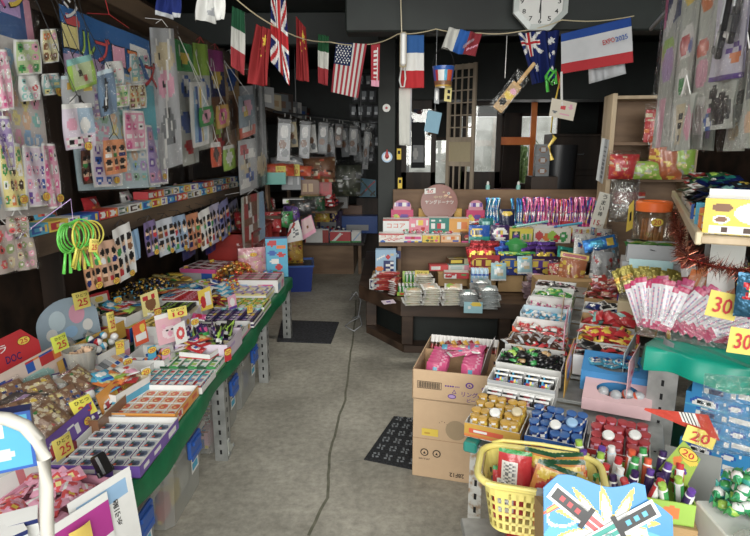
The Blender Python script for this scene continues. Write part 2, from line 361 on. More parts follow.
# lattice sliding screen, turned a little
def lattice():
 p0,p1=ay(449,197,6.3),ay(470,197,6.0);w=.26
 o=empty('lattice_screen','tall narrow wooden lattice screen with a paper panel in its middle','screen',M=T(p0.x-.02,6.35,0,-38));h=2.46;w=.31
 WL=nmat('lattice_wood',(.4,.33,.25),(.6,.5,.38),9,.6,0,(1,1,.1))
 for x in (0,w):MB().box(x-.018,-.015,.445,x+.018,.015,h).build('stile',WL,o)
 for z in (.47,1.42,1.68,h-.03):MB().box(.018,-.014,z-.025,w-.018,.014,z+.025).build('rail',WL,o)
 for k in range(1,4):MB().box(w*k/4-.0065,-.008,1.7,w*k/4+.0065,.008,h).build('lattice_bar',WL,o)
 for k in range(1,4):MB().box(w*k/4-.0065,-.008,.49,w*k/4+.0065,.008,1.4).build('lattice_bar',WL,o)
 for k in range(1,6):MB().box(.018,-.007,1.68+k*.128-.006,w-.018,.007,1.68+k*.128+.006).build('lattice_bar',WL,o)
 MB().box(.018,-.002,1.44,w-.018,.002,1.66,'e').build('paper_panel',PAPER,o)
lattice()
# dark sliding glass doors behind the platform
def slider(x0,x1,y,zt,n):
 o=struct(MB().box(x0,y-.02,0,x0+.06,y+.02,zt).box(x1-.06,y-.02,0,x1,y+.02,zt).box(x0,y-.02,1.22,x1,y+.02,1.3).box(x0,y-.02,0,x1,y+.02,1.22).box(x0,y-.02,zt-.1,x1,y+.02,zt).build('door_%d' % n,WOOD_D))
 MB().box(x0+.06,y-.003,1.3,x1-.06,y+.003,zt-.1).build('pane',GLASS,o)
slider(.14,.56,7.0,2.15,1);slider(.9,1.38,7.2,2.2,2)
slab('trim_13',.05,6.9,2.15,3.2,7.3,2.78,DARKPAINT)
# chest and cupboard at the rear
def cupboard(x,y,w,d,h,lab,rows,name='cupboard',rot=0):
 o=empty(name,lab,'cupboard',M=T(x,y,0,rot));MB().box(0,0,0,w,d,h,bev=.006).build('carcass',WOOD_D,o)
 dh=h/rows
 for r in range(rows):
  q=MB().box(.03,-.02,r*dh+.03,w-.03,0,(r+1)*dh-.03,bev=.006).build('drawer',WOOD_D,o)
  MB().tube([(w/2-.05,-.02,r*dh+dh/2),(w/2-.04,-.04,r*dh+dh/2-.01),(w/2+.04,-.04,r*dh+dh/2-.01),(w/2+.05,-.02,r*dh+dh/2)],.006,6,'S').build('pull',PLAST,q)
cupboard(1.86,6.6,.6,.4,1.75,'dark wooden chest of drawers behind the hanging postcard',4)
cupboard(2.5,6.3,.6,.4,2.0,'tall dark cupboard in the rear corner beyond the pale rack',3)
o=empty('wastebin','dark grey cylindrical bin on the wainscot ledge in front of the chest','bin',M=T(1.72,5.9,0));MB().lathe([(.001,1.0),(.17,1.0),(.19,1.62),(.18,1.62),(.16,1.02)],20,'d').build('shell',PLAST,o,30)
o2=tag(MB().box(1.45,5.7,.445,2.1,6.15,1.0,bev=.01).build('low_chest',WOOD_D),'low dark wooden chest carrying the grey cylindrical bin','chest')
MB().box(1.5,5.69,.5,2.05,5.7,.9).build('front_panel',WOOD_H,o2)
# ================================================================ furniture
def angle_post(parent,x,y,z0,z1,M=None,mat=STEEL,flip=1,name='leg',w=.045,cam_face=True):
 """slotted steel angle"""
 m=MB(M);t=.003;m.box(x,y,z0,x+flip*w if flip>0 else x,y+t,z1) if flip>0 else m.box(x-w,y,z0,x,y+t,z1)
 m.box(x-(t if flip>0 else 0),y,z0,x+(0 if flip>0 else t),y+w,z1)
 z=z0+.05
 while z<z1-.04:
  c=x+flip*w/2;m.box(c-.005,y-.001,z-.012,c+.005,y+.0005,z+.012,'k',1);z += .055
 if cam_face:
  z=z0+.05
  while z<z1-.04:m.box(x-flip*.0045,y+w*.42,z-.012,x-flip*.0025,y+w*.58,z+.012,'k',1);z += .055
 return m.build(name,[mat,PAPER],parent)
def table(name,label,cat,M,w,d,z,top=(.02,GREEN),drape=.1,posts=(),shelf=None,steel=STEEL):
 o=empty(name,label,cat,M=M)
 MB().box(0,0,z-.03,w,d,z-.004,bev=.004).build('table_top',steel,o)
 # vinyl cloth with a slightly wavy hanging edge
 m=MB();n=40;r=random.Random(int(z*100)+int(w*10));v=[];f=[]
 ph=r.uniform(0,6)
 rows=[(0,0)]
 per=[]
 for i in range(n+1):per.append((w*i/n,0,0,-1))
 for i in range(1,n+1):per.append((w,d*i/n,1,0))
 for i in range(1,n+1):per.append((w*(1-i/n),d,0,1))
 for i in range(1,n):per.append((0,d*(1-i/n),-1,0))
 L=len(per)
 for k,(x,y,nx,ny) in enumerate(per):v.append((x+nx*.003,y+ny*.003,z))
 for k,(x,y,nx,ny) in enumerate(per):
  wv=.006*math.sin(k*.55+ph)+.004*math.sin(k*1.3);v.append((x+nx*(.012+wv),y+ny*(.012+wv),z-.012))
 for k,(x,y,nx,ny) in enumerate(per):
  wv=.012*math.sin(k*.55+ph)+.006*math.sin(k*1.3);v.append((x+nx*(.016+wv),y+ny*(.016+wv),z-drape+.01*math.sin(k*.4)))
 f.append(tuple(range(L)))
 for q in (0,1):
  for k in range(L):f.append((q*L+k,(q+1)*L+k,(q+1)*L+(k+1) % L,q*L+(k+1) % L))
 m.add(v,f,C('g'));m.build('cloth',top[1],o,60)
 for x,y,fl in posts:angle_post(o,x,y,0,z-.03,mat=steel,flip=fl)
 if shelf:
  for zz in shelf:MB().box(.02,.02,zz-.02,w-.02,d-.02,zz,bev=.003).build('shelf',steel,o)
 return o
 # left trestle table along the aisle
def lt_build():
 t=table('goods_table','long low table under green vinyl cloth with slotted steel legs, left of the aisle','table',T(-.83,.75,0,90),3.85,1.0,.52,(.02,GREEN),.085,())
 # legs are in the table frame: x along the aisle, y towards the wall
 for x in (.3,1.86,2.85,3.75):angle_post(t,x,.0,0,.49,w=.065)
 for x in (.3,1.86,3.75):angle_post(t,x,.93,0,.49)
 m=MB();pts=[(1.86,.03),(1.965,.03),(1.955,.052),(1.903,.07),(1.88,.12),(1.86,.115)]
 m.add([(x,-.006,z) for x,z in pts]+[(x,-.002,z) for x,z in pts],[tuple(range(6)),tuple(range(11,5,-1))]+[(i,6+i,6+(i+1) % 6,(i+1) % 6) for i in range(6)],C('x'))
 for x,z in ((1.95,.04),(1.872,.04),(1.872,.105)):m.lathe([(.006,0),(.006,.004)],8,'S',M=T(x,-.006,z,0,90))
 m.build('gusset_plate',PLAST,t)
lt_build()
# frosted storage bins with blue clips under it
def storage_bin(y,x,lab,L=.4,W=.42,Hh=.33,fillc='r',rz=90,lid=False):
 o=empty('storage_bin',lab,'storage bin','frosted storage bins under the left table',T(x,y,0.005,rz))
 m=MB();n=8
 def rr(w,l,z):
  return [(-w/2+.03,-l/2,z),(w/2-.03,-l/2,z),(w/2,-l/2+.03,z),(w/2,l/2-.03,z),(w/2-.03,l/2,z),(-w/2+.03,l/2,z),(-w/2,l/2-.03,z),(-w/2,-l/2+.03,z)]
 v=rr(L*.86,W*.86,0)+rr(L*.97,W*.97,Hh-.03)+rr(L*1.04,W*1.04,Hh-.03)+rr(L*1.04,W*1.04,Hh)
 f=[tuple(range(8))[::-1]]+[(8*a+i,8*a+(i+1) % 8,8*a+8+(i+1) % 8,8*a+8+i) for a in range(3) for i in range(8)]
 m.add(v,f,C('x'));m.build('tub',BIN,o)
 c=MB().box(-.07,-W/2-.03,Hh-.075,.07,-W/2-.012,Hh+.012,'b',bev=.006).box(-.045,-W/2-.04,Hh-.02,.045,-W/2-.028,Hh,'b',bev=.003).box(-.06,-W/2-.034,Hh-.085,.06,-W/2-.028,Hh-.06,'b',bev=.002)
 c.build('clip',PLAST,o)
 MB().panel(.09,.09,[('w'),('r',.1,.1,.9,.5,'c'),('r',.1,.6,.7,.75,'S')],8,8,T(.07,-W*.47-.004,.13)).build('paper_label',PAPER,o)
 return o
bins=[storage_bin(1.72,-1.09,'frosted storage bin with blue clip nearest the camera, under the purple tray',fillc='n'),storage_bin(2.24,-1.09,'frosted storage bin with blue clip just behind the first bin, beside the steel leg',.42),storage_bin(2.88,-1.09,'frosted storage bin with blue clip just past the gusseted steel leg',.5),storage_bin(3.36,-1.09,'farthest frosted storage bin with blue clip, beside the black mat',.46)]
cont=random.Random(8)
for b,(y,cols) in zip(bins,((1.72,'njr'),(2.24,'yrw'),(2.86,'rPn'),(3.4,'wsb'))):
 nm={1.72:'first',2.24:'second',2.86:'third',3.4:'fourth'}[y]
 for k in range(6):
  m=MB();m.artbox(.12,.1,.09,rart(k,cols[k % 3],'wryb'),rart(k+9,cols[k % 3],'wryb'),base=cols[k % 3],nx=6,nz=5)
  o=m.build('spare_carton',PAPER,None,M=T(-1.15+(k % 2)*.13,y-.11+(k// 2)*.11,.015,0));tag(o,'small spare carton stored inside the %s frosted bin' % nm,'carton','spare cartons in the %s bin' % nm)
  # black door mats
def mat(name,lab,pts,colr):
 m=MB();p=[tuple(az(*q,0.0)) for q in pts];m.quad([(a,b,.012) for a,b,c in p],[colr]+[('r',.03,.05,.97,.95,K['k'])],20,12,.011)
 tag(m.build(name,nmat('ribbed_rubber_'+name,(.012,.013,.016),(.04,.042,.05),60,.9,bump=.8)),lab,'mat')
mat('floor_mat','black rectangular floor mat lying in the middle of the aisle',[(277,342),(331,344),(339,323),(282,321)],'d')
def rubbermat():
 p=[az(*q,0) for q in ((364,460),(460,480),(470,424),(394,417))];m=MB();n=22
 m.quad([(a.x,a.y,.006) for a in p],['d'],1,1,.005)
 W=lambda u,v:(p[0]*(1-u)+p[1]*u)*(1-v)+(p[3]*(1-u)+p[2]*u)*v
 for i in range(n):
  for j in range(18):
   u,v=(i+.5)/n,(j+.5)/18;q=W(u,v);s=.011 if (i+j) % 2 else .007;t=.004 if (i+j) % 2 else .011
   m.box(q.x-s/1.4,q.y-t,.006,q.x+s/1.4,q.y+t,.011,'S' if (i*j) % 3 else 'd')
 m.build('x',PAPER);o=D.objects['x'];o.name='rubber_mat';tag(o,'dark grey rubber mat with woven relief beside the cardboard cartons','mat')
rubbermat()
# thin grey cable looping at the platform foot
m=MB();m.tube([az(x,y,z) for x,y,z in ((357,297,.005),(352,293,.03),(350,300,.2),(356,292,.28),(361,300,.14),(358,318,.03),(350,322,.006),(345,326,.006),(354,331,.006),(362,325,.006),(360,316,.006),(352,318,.006))],.005,6,'s')
tag(m.build('cable',PLAST,smooth=True),'thin pale grey cable looping at the foot of the wooden platform','cable')
# ---------------------------------------------------------------- the raised wooden platform
def prism(m,pts,z0,z1,col='w',mi=0):
 n=len(pts);m.add([(x,y,z0) for x,y in pts]+[(x,y,z1) for x,y in pts],[tuple(range(n))[::-1],tuple(range(n,2*n))]+[(i,(i+1) % n,n+(i+1) % n,n+i) for i in range(n)],C(col),mi);return m
PF=[(-.26,6.3),(-.26,4.66),(.09,4.14),(2.5,3.95),(2.5,6.3)]
pl=empty('raised_platform','dark wooden raised platform with chamfered corner in the middle of the shop','platform',M=T(0,0,0))
prism(MB(),PF,.325,.44).build('deck',WOOD_P,pl)
prism(MB(),[(-.20,6.25),(-.2,4.70),(.12,4.21),(2.1,4.06),(2.1,6.25)],.0,.06).build('plinth',WOOD_P,pl)
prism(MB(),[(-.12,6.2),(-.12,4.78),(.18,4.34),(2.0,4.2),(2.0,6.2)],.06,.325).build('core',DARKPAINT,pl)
for x,y in ((-.2,4.72),(.1,4.23),(.85,4.16),(1.6,4.1),(-.2,5.5)):MB().box(x,y,.06,x+.09,y+.07,.325,bev=.004).build('post',WOOD_P,pl)
# shelf standing on the platform, with the low wainscot behind
sh=empty('display_shelf','brown wooden two-level display shelf standing on the raised platform','shelf',M=T(0,0,0))
MB().box(-.09,4.70,.77,1.68,5.28,.80,bev=.003).build('top_board',WOOD_M,sh)
MB().box(.07,4.74,.44,.10,5.26,.77).build('side_board',WOOD_M,sh);MB().box(1.64,4.74,.44,1.67,5.26,.77).build('side_board',WOOD_M,sh);MB().box(.10,5.0,.44,1.64,5.03,.77).build('back_board',WOOD_M,sh)
MB().box(.03,5.285,.44,2.2,5.33,1.21,bev=.004).build('rear_panel',WOOD_M,sh)
# ---------------------------------------------------------------- slanted candy stand on the right (24 deg off the aisle)
SM=T(.34,1.88,0,-24)
st=empty('candy_stand','stepped steel stand carrying the trays of wrapped sweets, its rusty front leg by the cartons','stand',M=SM)
def step(v):return .54+.085*v
NS=9
for k in range(NS):
 v0=-.02+k*.225;z=step(v0+.1)-.02
 MB().box(-.05-.05*(k/NS),v0,z-.015,.60,v0+.223,z,bev=.002).build('step_board',STEEL,st)
angle_post(st,-.03,-.03,0,.52,mat=RUSTY);angle_post(st,.55,-.03,0,.52,mat=STEEL,flip=-1);angle_post(st,-.06,1.95,0,.68);angle_post(st,.55,1.95,0,.68,flip=-1)
MB().box(-.055,-.05,.505,-.005,.03,.545,'t',bev=.006).build('end_cap',PLAST,st)
# ---------------------------------------------------------------- right shelving: blue-box shelf, green table, top tier
gt=table('steel_rack','grey slotted steel rack with teal vinyl covered shelf holding long sweet packs','rack',T(.985,2.06,0,-38),1.05,.75,.84,(.02,TEAL),.09,(),None)
MB().box(.02,.02,.27,1.03,.72,.3,bev=.003).build('shelf',TEAL,gt)
angle_post(gt,.02,.0,0,.8,w=.10);angle_post(gt,.98,.03,0,.8,flip=-1);angle_post(gt,.05,.70,0,1.26);angle_post(gt,.98,.70,0,1.26,flip=-1)
tp=empty('upper_shelf','tilted upper shelf on an orange-brown post, laid with white trays, beyond the teal rack','shelf',M=T(.34,1.88,0,-24))
MB().box(.63,.18,1.285,1.5,2.2,1.31,bev=.004).build('shelf_board',WOOD_L,tp)
MB().box(.615,.18,1.28,.635,2.2,1.322,'e',bev=.004).build('edge_strip',PLAST,tp)
p=ax(742,290,1.14)
MB().box(.845,.2,.84,.885,.24,1.285,bev=.003).build('post',nmat('terracotta_paint',(.45,.14,.06),(.55,.2,.09),10,.6),tp)
MB().box(.66,2.1,0,.7,2.14,1.285).build('post',WOOD_M,tp);MB().box(1.4,2.1,0,1.44,2.14,1.285).build('post',WOOD_M,tp)
for x,c in ((.72,'w'),(.86,'G'),(1.0,'w')):MB().box(x,.75,.84,x+.12,.76,1.28,c).build('backing_card',PAPER,tp)
# ---------------------------------------------------------------- pale wooden rack at the rear right
wr=empty('bag_rack','pale wooden open rack with sweet bags, standing beyond the platform at the right','rack',M=T(1.72,4.55,0,-8))
for x in (0,.62):MB().box(x,0,.445,x+.035,.3,2.0,bev=.003).build('upright',WOOD_L,wr)
for z in (1.13,1.34,1.62,1.97):MB().box(.035,.01,z-.012,.62,.29,z+.012).build('board',WOOD_M if z<1.9 else WOOD_L,wr)
MB().box(.035,.29,.44,.62,.3,1.99).build('back_board',WOOD_M,wr)
# ---------------------------------------------------------------- rear-left furniture
RED=nmat('red_lacquer',(.2,.012,.008),(.32,.02,.014),5,.4)
rc=empty('red_shelf_unit','red lacquered low shelf unit at the far end of the left table','shelf',M=T(-1.17,4.72,0,90))
MB().box(0,0,0,1.55,.4,.07,bev=.004).build('plinth',RED,rc)
for z in (.36,.62,.88):MB().box(0,0,z-.02,1.55,.4,z,bev=.003).build('shelf_board',RED,rc)
for x in (0,.38,.76,1.14,1.52):MB().box(x,0,.07,x+.03,.4,.88,bev=.003).build('upright',RED,rc)
MB().box(.03,.38,.07,1.52,.4,.88).build('back_board',WOOD_D,rc)
wt=empty('rear_counter','low counter with brown wood front at the far end of the aisle','counter',M=T(-1.3,7.0,0))
MB().box(0,0,.38,.98,1.6,.42,bev=.004).build('counter_top',WOOD_D,wt);MB().box(.04,.05,0,.84,1.5,.38).build('front_panel',WOOD_M,wt);MB().box(.9,.05,0,.94,.1,.38).build('leg',WOOD_M,wt);MB().box(.9,1.4,0,.94,1.45,.38).build('leg',WOOD_M,wt)
ru=empty('rear_wall_shelves','dark wooden wall shelves packed with toy bags at the rear left','shelf',M=T(-2.0,5.6,0,0))
for z,d,y0,y1 in ((.92,.9,0,3.2),(.92,1.42,.5,1.5),(1.28,.75,0,3.2),(1.98,.8,0,3.2)):MB().box(0,y0,z-.03,d,y1,z,bev=.003).build('shelf_board',WOOD_S,ru)
for y in (0,1.5,3.15):MB().box(0,y,0,.04,y+.05,2.4).build('upright',WOOD_D,ru)
for y in (.25,1.5):MB().box(.7,y,.92,.73,y+.1,1.28).build('divider',WOOD_M,ru)
# ================================================================ prototypes of the goods (front faces -Y, base at z=0)
def pouch(w,h,t,art,mat=None,n=9,crimp=True,seed=0,name='m'):
 """sealed pillow pouch standing upright"""
 m=MB();ny=max(5,int(n*h/w));ny=min(ny,26);r=random.Random(seed);ph=r.uniform(0,6)
 for s in (-1,1):
  v=[];f=[];cs=[]
  for j in range(ny+1):
   for i in range(n+1):
    u,q=i/n,j/ny;e=(1-abs(2*u-1)** 2.5)*(1-abs(2*q-1)** 4)
    wr=.12*math.sin(u*17+ph+q*5)*e
    zz=q*h+(.006*h*(1 if (i % 2) else-1) if crimp and j in (0,ny) else 0)
    v.append(((u-.5)*w*(1-.05*e),s*t/2*max(0,e+wr),zz))
  for j in range(ny):
   for i in range(n):
    a=j*(n+1)+i;q=(a,a+1,a+n+2,a+n+1);f.append(q if s<0 else q[::-1]);cs.append(ev(art,(i+.5)/n,(j+.5)/ny))
  m.add(v,f,cs)
 return m.mesh(name,mat or GLOSS,1)
def twist(L,r,art,mat=None,fan=1.0,seed=0):
 """twist-wrapped sweet lying along x"""
 m=MB();n=8;v=[];f=[];cs=[];st=[(-.5,.9*fan,.15),(-.34,.28,.3),(-.28,.75,.7),(-.12,1,1),(.12,1,1),(.28,.75,.7),(.34,.28,.3),(.5,.9*fan,.15)]
 for i,(x,a,b) in enumerate(st):
  for k in range(n):th=2*PI*k/n;v.append((x*L,r*a*math.cos(th),r+r*b*math.sin(th)))
 for i in range(len(st)-1):
  for k in range(n):f.append((i*n+k,(i+1)*n+k,(i+1)*n+(k+1) % n,i*n+(k+1) % n));cs.append(ev(art,(i+.5)/7,(k+.5)/n))
 f += [tuple(range(n)),tuple(len(v)-n+k for k in range(n))[::-1]];cs += [ev(art,0,0)]*2
 return m.add(v,f,cs).mesh('m',mat or GLOSS,50)
def carton(w,d,h,front,top=None,side=None,base='w',nx=12,nz=8,mat=None,txt=None):
 m=MB().artbox(w,d,h,front,top,side,base,nx=nx,nz=nz)
 for q in (txt or []):  # (string, x, z, w, h, colour[, face])
  fc=q[6] if len(q)>6 else 'f'
  if fc=='f':M=T(q[1],-d/2-.0006,q[2])
  elif fc=='t':M=T(q[1],q[2],h+.0006,0,-90)
  else:M=T(w/2+.0006,q[1],q[2],90)
  m.text(q[0],q[3],q[4],q[5],M)
 return m.mesh('m',mat or CARD)
def tilted(n):return T(0,0,0,0,n)
OVAL=lambda s:_oval(s)
_ov={}
def _oval(s,w=.045,h=.03):
 """yellow oval price sticker with a red number"""
 k=(s,w)
 if k not in _ov:
  m=MB();n=18;m.add([(w/2*math.cos(2*PI*i/n),0,h/2*math.sin(2*PI*i/n)) for i in range(n)],[tuple(range(n))],C('k'))
  m.add([(w*.47*math.cos(2*PI*i/n),-.0003,h*.46*math.sin(2*PI*i/n)) for i in range(n)],[tuple(range(n))],C('y'))
  m.text(s,w*.6,h*.55,'r',T(0,-.0007,0));_ov[k]=m
 return _ov[k]
def sticker(parent,M,s='20',w=.045,h=.03,name='price_sticker'):
 q=_oval(s,w,h);m=MB();m.add(q.v,q.f,list(q.c),M=M);return m.build(name,PAPER,parent)
def price_card(M,s,lab,w=.06,h=.06,bg='y',head=True,curl=.006,cat='price card',name='price_card',writing='円'):
 m=MB();m.quad([(-w/2,0,0),(w/2,0,0),(w/2,0,h),(-w/2,0,h)],[H('ecd850') if bg=='y' else bg],6,6,.0006,disp=lambda u,v:curl*math.sin(u*3)*v)
 o=tag(m.build(name,PAPER),lab,cat);o.matrix_world=M
 t=MB();zc=h*.38 if head else h*.5
 t.text(s,w*.6,h*(.42 if head else .6),'r',T(0,-curl-.0008,zc))
 if head:t.text('ひとつ',w*.7,h*.2,'k',T(0,-curl-.0008,h*.8))
 t.build('number',PAPER,o);return o
def tray(M,w,d,h,lab,col='w',front=None,inner='w',hdr=None,hart=None,hn=(16,10),name='display_tray',cat='tray',group=None,cut=0,side=None,tilt=6,htxt=None,ftxt=None,stick=None,hw=None,mat=None,hx=0,fn=24):
 """open-topped counter tray, base centred; optional header card standing at its back"""
 o=empty(name,lab,cat,group,M);t=.003;m=MB();fr=front or [col];g=1 if len(fr)==1 else fn
 m.box(-w/2,-d/2,0,w/2,d/2,t,inner)
 if 0:pass
 if cut:  # front wall with a curved dip
  n=14;v=[];f=[];cs=[]
  for s in (0,t):
   for i in range(n+1):
    u=i/n;z=h-cut*max(0,math.sin(PI*u))** .6;v += [((u-.5)*w,-d/2+s,0),((u-.5)*w,-d/2+s,z)]
  for i in range(n):
   a=2*i;b=a+2*(n+1);f += [(a,a+2,a+3,a+1),(b+2,b,b+1,b+3),(a+1,a+3,b+3,b+1)];c=ev(fr,(i+.5)/n,.5);cs += [c,C(inner),c]
  m.add(v,f,cs)
 else:
  m.panel(w,h,fr,g,fn// 2 if g>1 else 1,T(0,-d/2,0));m.panel(w,h,[inner],1,1,T(0,-d/2+t,0,180));m.box(-w/2,-d/2,h-.001,w/2,-d/2+t,h,inner)
 sa=side or fr;sg=1 if len(sa)==1 else 10;
 for s in (-1,1):
  m.panel(d,h,sa,sg,6 if sg>1 else 1,T(s*w/2,0,0,90*s));m.panel(d,h,[inner],1,1,T(s*(w/2-t),0,0,-90*s));m.box(s*w/2-(t if s>0 else 0),-d/2,h-.001,s*w/2+(0 if s>0 else t),d/2,h,inner)
 m.box(-w/2,d/2-t,0,w/2,d/2,h,inner,cols=[inner,inner,inner,col,inner,inner])
 m.build('tray_body',mat or CARD,o)
 for q in (ftxt or []):MB().text(q[0],q[3],q[4],q[5],T(q[1],-d/2-.0008,q[2])).build('lettering',PAPER,o)
 if hdr:
  H_=MB();ww=hw or w;Mh=T(hx,d/2-.001,h*.4,0,-tilt);n=hn
  H_.panel(ww,hdr,hart,n[0],n[1],Mh,t=.002)
  for q in (htxt or []):H_.text(q[0],q[3],q[4],q[5],Mh @ T(q[1],-.0008,q[2]))
  H_.build('header_card',CARD,o)
  if stick:sticker(o,Mh @ T(stick[1],-.002,stick[2]),stick[0])
 elif stick:sticker(o,T(stick[1],-d/2-.001,stick[2]),stick[0])
 return o
def heap(M,w,d,z0,protos,n,label,cat,group,seed=1,layers=2,flat=True,lh=.012,name=None,tilt=25,mound=0,jit=.5,upright=False):
 """loose goods heaped over a w x d patch, layer by layer, each its own object"""
 r=random.Random(seed);per=max(1,n// layers);nx=max(1,round((per*w/d)** .5));ny=max(1,math.ceil(per/nx));k=0;out=[]
 for L in range(layers):
  sh_=1-.12*L
  for j in range(ny):
   for i in range(nx):
    if k >= n:break
    x=((i+.5)/nx-.5)*w*sh_+r.uniform(-jit,jit)*w/nx*.5;y=((j+.5)/ny-.5)*d*sh_+r.uniform(-jit,jit)*d/ny*.5
    z=z0+L*lh+mound*(1-(2*x/w)** 2)*(1-(2*y/d)** 2)+r.uniform(0,lh*.4)
    rx=(-90 if flat and not upright else 0)+r.uniform(-tilt,tilt);
    Mx=M @ T(x,y,z) @ Matrix.Rotation(r.uniform(-60,60)*PI/180 if tilt>10 else r.uniform(-8,8)*PI/180,4,'Z') @ Matrix.Rotation(R(rx),4,'X') @ Matrix.Rotation(R(r.uniform(-tilt,tilt)),4,'Y')
    out.append(put(r.choice(protos),Mx,label,cat,group,name));k += 1
 return out
def lay(M):return M @ T(0,0,0,0,-90)
def rows(M,nx,ny,dx,dy,proto,label,cat,group,z=0,lie=False,jit=0,seed=0,name=None,skip=(),rx=0,labels=None):
 """neat grid of goods, x across, y in depth"""
 r=random.Random(seed);out=[]
 for j in range(ny):
  for i in range(nx):
   if (i,j) in skip:continue
   x=(i-(nx-1)/2)*dx+r.uniform(-jit,jit)*dx;y=(j-(ny-1)/2)*dy+r.uniform(-jit,jit)*dy
   p=proto[(i+j*3) % len(proto)] if isinstance(proto,list) else proto
   out.append(put(p,M @ T(x,y,z,r.uniform(-30,30)*jit,rx),labels(i,j) if labels else label,cat,group(i,j) if callable(group) else group,name))
 return out
 # --- pieces
def P_(name,mesh,kids=()):return (name,mesh,list(kids))
def flatpack(name,w,h,t,arts,mat=None,n=8):return [P_(name,pouch(w,h,t,a,mat,n,seed=i)) for i,a in enumerate(arts)]
def bottle(h=.075,r=.0125,capc='r',body='w',lab='r',top='w'):
 """small tube of fizzy tablets: translucent body, printed sleeve, cap"""
 b=MB().lathe([(r*.8,0),(r,.004),(r,h*.78),(r*.75,h*.84)],12,[C(body),[lab,glyphs(0,0,1,1,.12,1,hash(lab) % 50,['w',lab,lab])],C(body)])
 c=MB().lathe([(r*.82,h*.8),(r*.82,h),(r*.6,h*1.01)],12,capc)
 return ('tube_bottle',b.mesh('m',PLAST,40),[('cap',c.mesh('m',PLAST,40))])
def cyl_snack(h,r,cols,top='w',rings=3):
 """ribbed tube: foil-topped cylinder with printed bands"""
 prof=[(r*.94,0)];cc=[]
 for i in range(6):prof.append((r if i % 2 else r*.95,h*(i+1)/6*.97));cc.append([cols[0],glyphs(0,0,1,1,.14,1,i,cols)])
 b=MB().lathe(prof,14,cc);c=MB().lathe([(r*1.02,h*.95),(r*1.05,h*1.0),(r*.9,h*1.01)],14,top)
 return ('tube_snack',b.mesh('m',GLOSS,40),[('lid',c.mesh('m',PLAST,40))])
def pot(r=.022,h=.03,lid='P',body='w'):
 b=MB().lathe([(r*.7,0),(r*.95,h*.5),(r*.8,h*.9),(r,h)],14,body);c=MB().lathe([(r*1.08,h),(r*1.08,h+.002),(r*.75,h+.003),(r*.2,h+.0035)],14,[C(lid),C(lid),C('w')])
 return ('yoghurt_sweet_pot',b.mesh('m',PLAST,50),[('foil_lid',c.mesh('m',FOIL,50))])
def clearbag(w,h,t,seed=0,mat=None,n=10):
 m=MB();r=random.Random(seed);ny=max(6,int(n*h/w))
 for s in (-1,1):
  v=[];f=[]
  for j in range(ny+1):
   for i in range(n+1):
    u,q=i/n,j/ny;e=(1-abs(2*u-1)** 3)*(1-abs(2*q-1)** 5);v.append(((u-.5)*w,s*t/2*e*(1+r.uniform(-.25,.25)),q*h))
  for j in range(ny):
   for i in range(n):a=j*(n+1)+i;q=(a,a+1,a+n+2,a+n+1);f.append(q if s<0 else q[::-1])
  m.add(v,f,C('w'))
 return m.mesh('m',mat or CLEAR,1)
 # ================================================================ goods on the left table (facing the aisle)
def LM(x,y,z=.524,rz=90):return T(x,y,z,rz)
PINKPK=flatpack('gum_packet',.06,.05,.012,[['P',('c',.5,.5,.3,.3,'z'),('c',.5,.5,.16,.17,'y'),('r',.1,.82,.9,.92,'z')],['P',('c',.4,.5,.3,.35,'z'),('c',.4,.5,.12,.2,'j'),('r',0,0,1,.12,'z')],['P',('r',0,.7,1,.8,'w'),('c',.6,.4,.2,.25,'z')]],GLOSS)
def ptray(y,x,w,d,h,lab,**k):return tray(LM(x,y),w,d,h,lab,**k)
# pink tray near the camera
z5=H('e58a94')
t=tray(LM(-1.0,1.43,rz=78),.30,.28,.05,'pink tray of gum packets at the near end of the left table, pink lettered header',col='P',front=['P'],inner='P',hdr=.17,hart=[H('e08088'),('c',.17,.4,.15,.36,'w'),('c',.17,.4,.12,.30,'z'),('l',.1,.3,.25,.55,.04,'w'),('l',.1,.55,.25,.3,.04,'w'),glyphs(.36,.15,.98,.5,.105,.35,3,['w','w',H('e08088')]),glyphs(.35,.65,.8,.9,.075,.25,6,['z',H('e08088'),'r'])],hn=(44,22),tilt=12)
heap(T(-1.0,1.43,.53,78),.26,.24,.025,PINKPK,54,'pink square gum packet with yellow round mark, loose in the pink tray','gum packet','gum packets in the pink tray',2,3,tilt=35,lh=.016)
price_card(T(*az(66,456,.60),78,-10),'25','yellow 25 price card clipped above the pink gum packet tray',.075,.07)
# purple, orange, teal ... trays of little cartons by the aisle
def little(nm,w,d,h,top,fr,base,n=8):return (nm,carton(w,d,h,fr,top,None,base,n,5),[])
CAT=little('gum_carton',.052,.05,.022,['w',('r',.06,.1,.94,.9,H('c4d0dc')),('c',.45,.45,.36,.36,H('5a6c8c')),('c',.4,.5,.2,.22,H('2c3c58')),('c',.3,.65,.12,.12,'O'),('c',.7,.68,.14,.1,'G')],['v'],'w',14)
ORG=little('gum_carton',.052,.05,.022,['h',('r',.06,.1,.94,.9,H('f4d4a8')),('c',.5,.5,.4,.34,'O'),('c',.42,.58,.1,.1,'j'),('r',0,0,1,.14,'w')],['o'],'w',14)
tray(LM(-.96,1.80),.34,.30,.045,'lilac tray of white cat-print gum cartons, purple header marked 20','v',[H('7a55b8'),glyphs(.1,.3,.5,.7,.06,.4,2,['w',H('7a55b8')]),('r',.7,.2,.92,.7,'w')],'w',.10,[H('6b45ad'),('c',.17,.45,.09,.36,'w'),('c',.17,.45,.07,.28,'r'),glyphs(.3,.35,.62,.75,.06,.4,9,['w',H('6b45ad')]),('r',.1,.06,.6,.16,'p')],(40,14),htxt=[],stick=('20',.09,.05),tilt=14)
rows(LM(-.96,1.80,.53),5,5,.062,.054,CAT,'small white gum carton with a dark animal print, in the lilac tray','gum carton','gum cartons in the lilac tray')
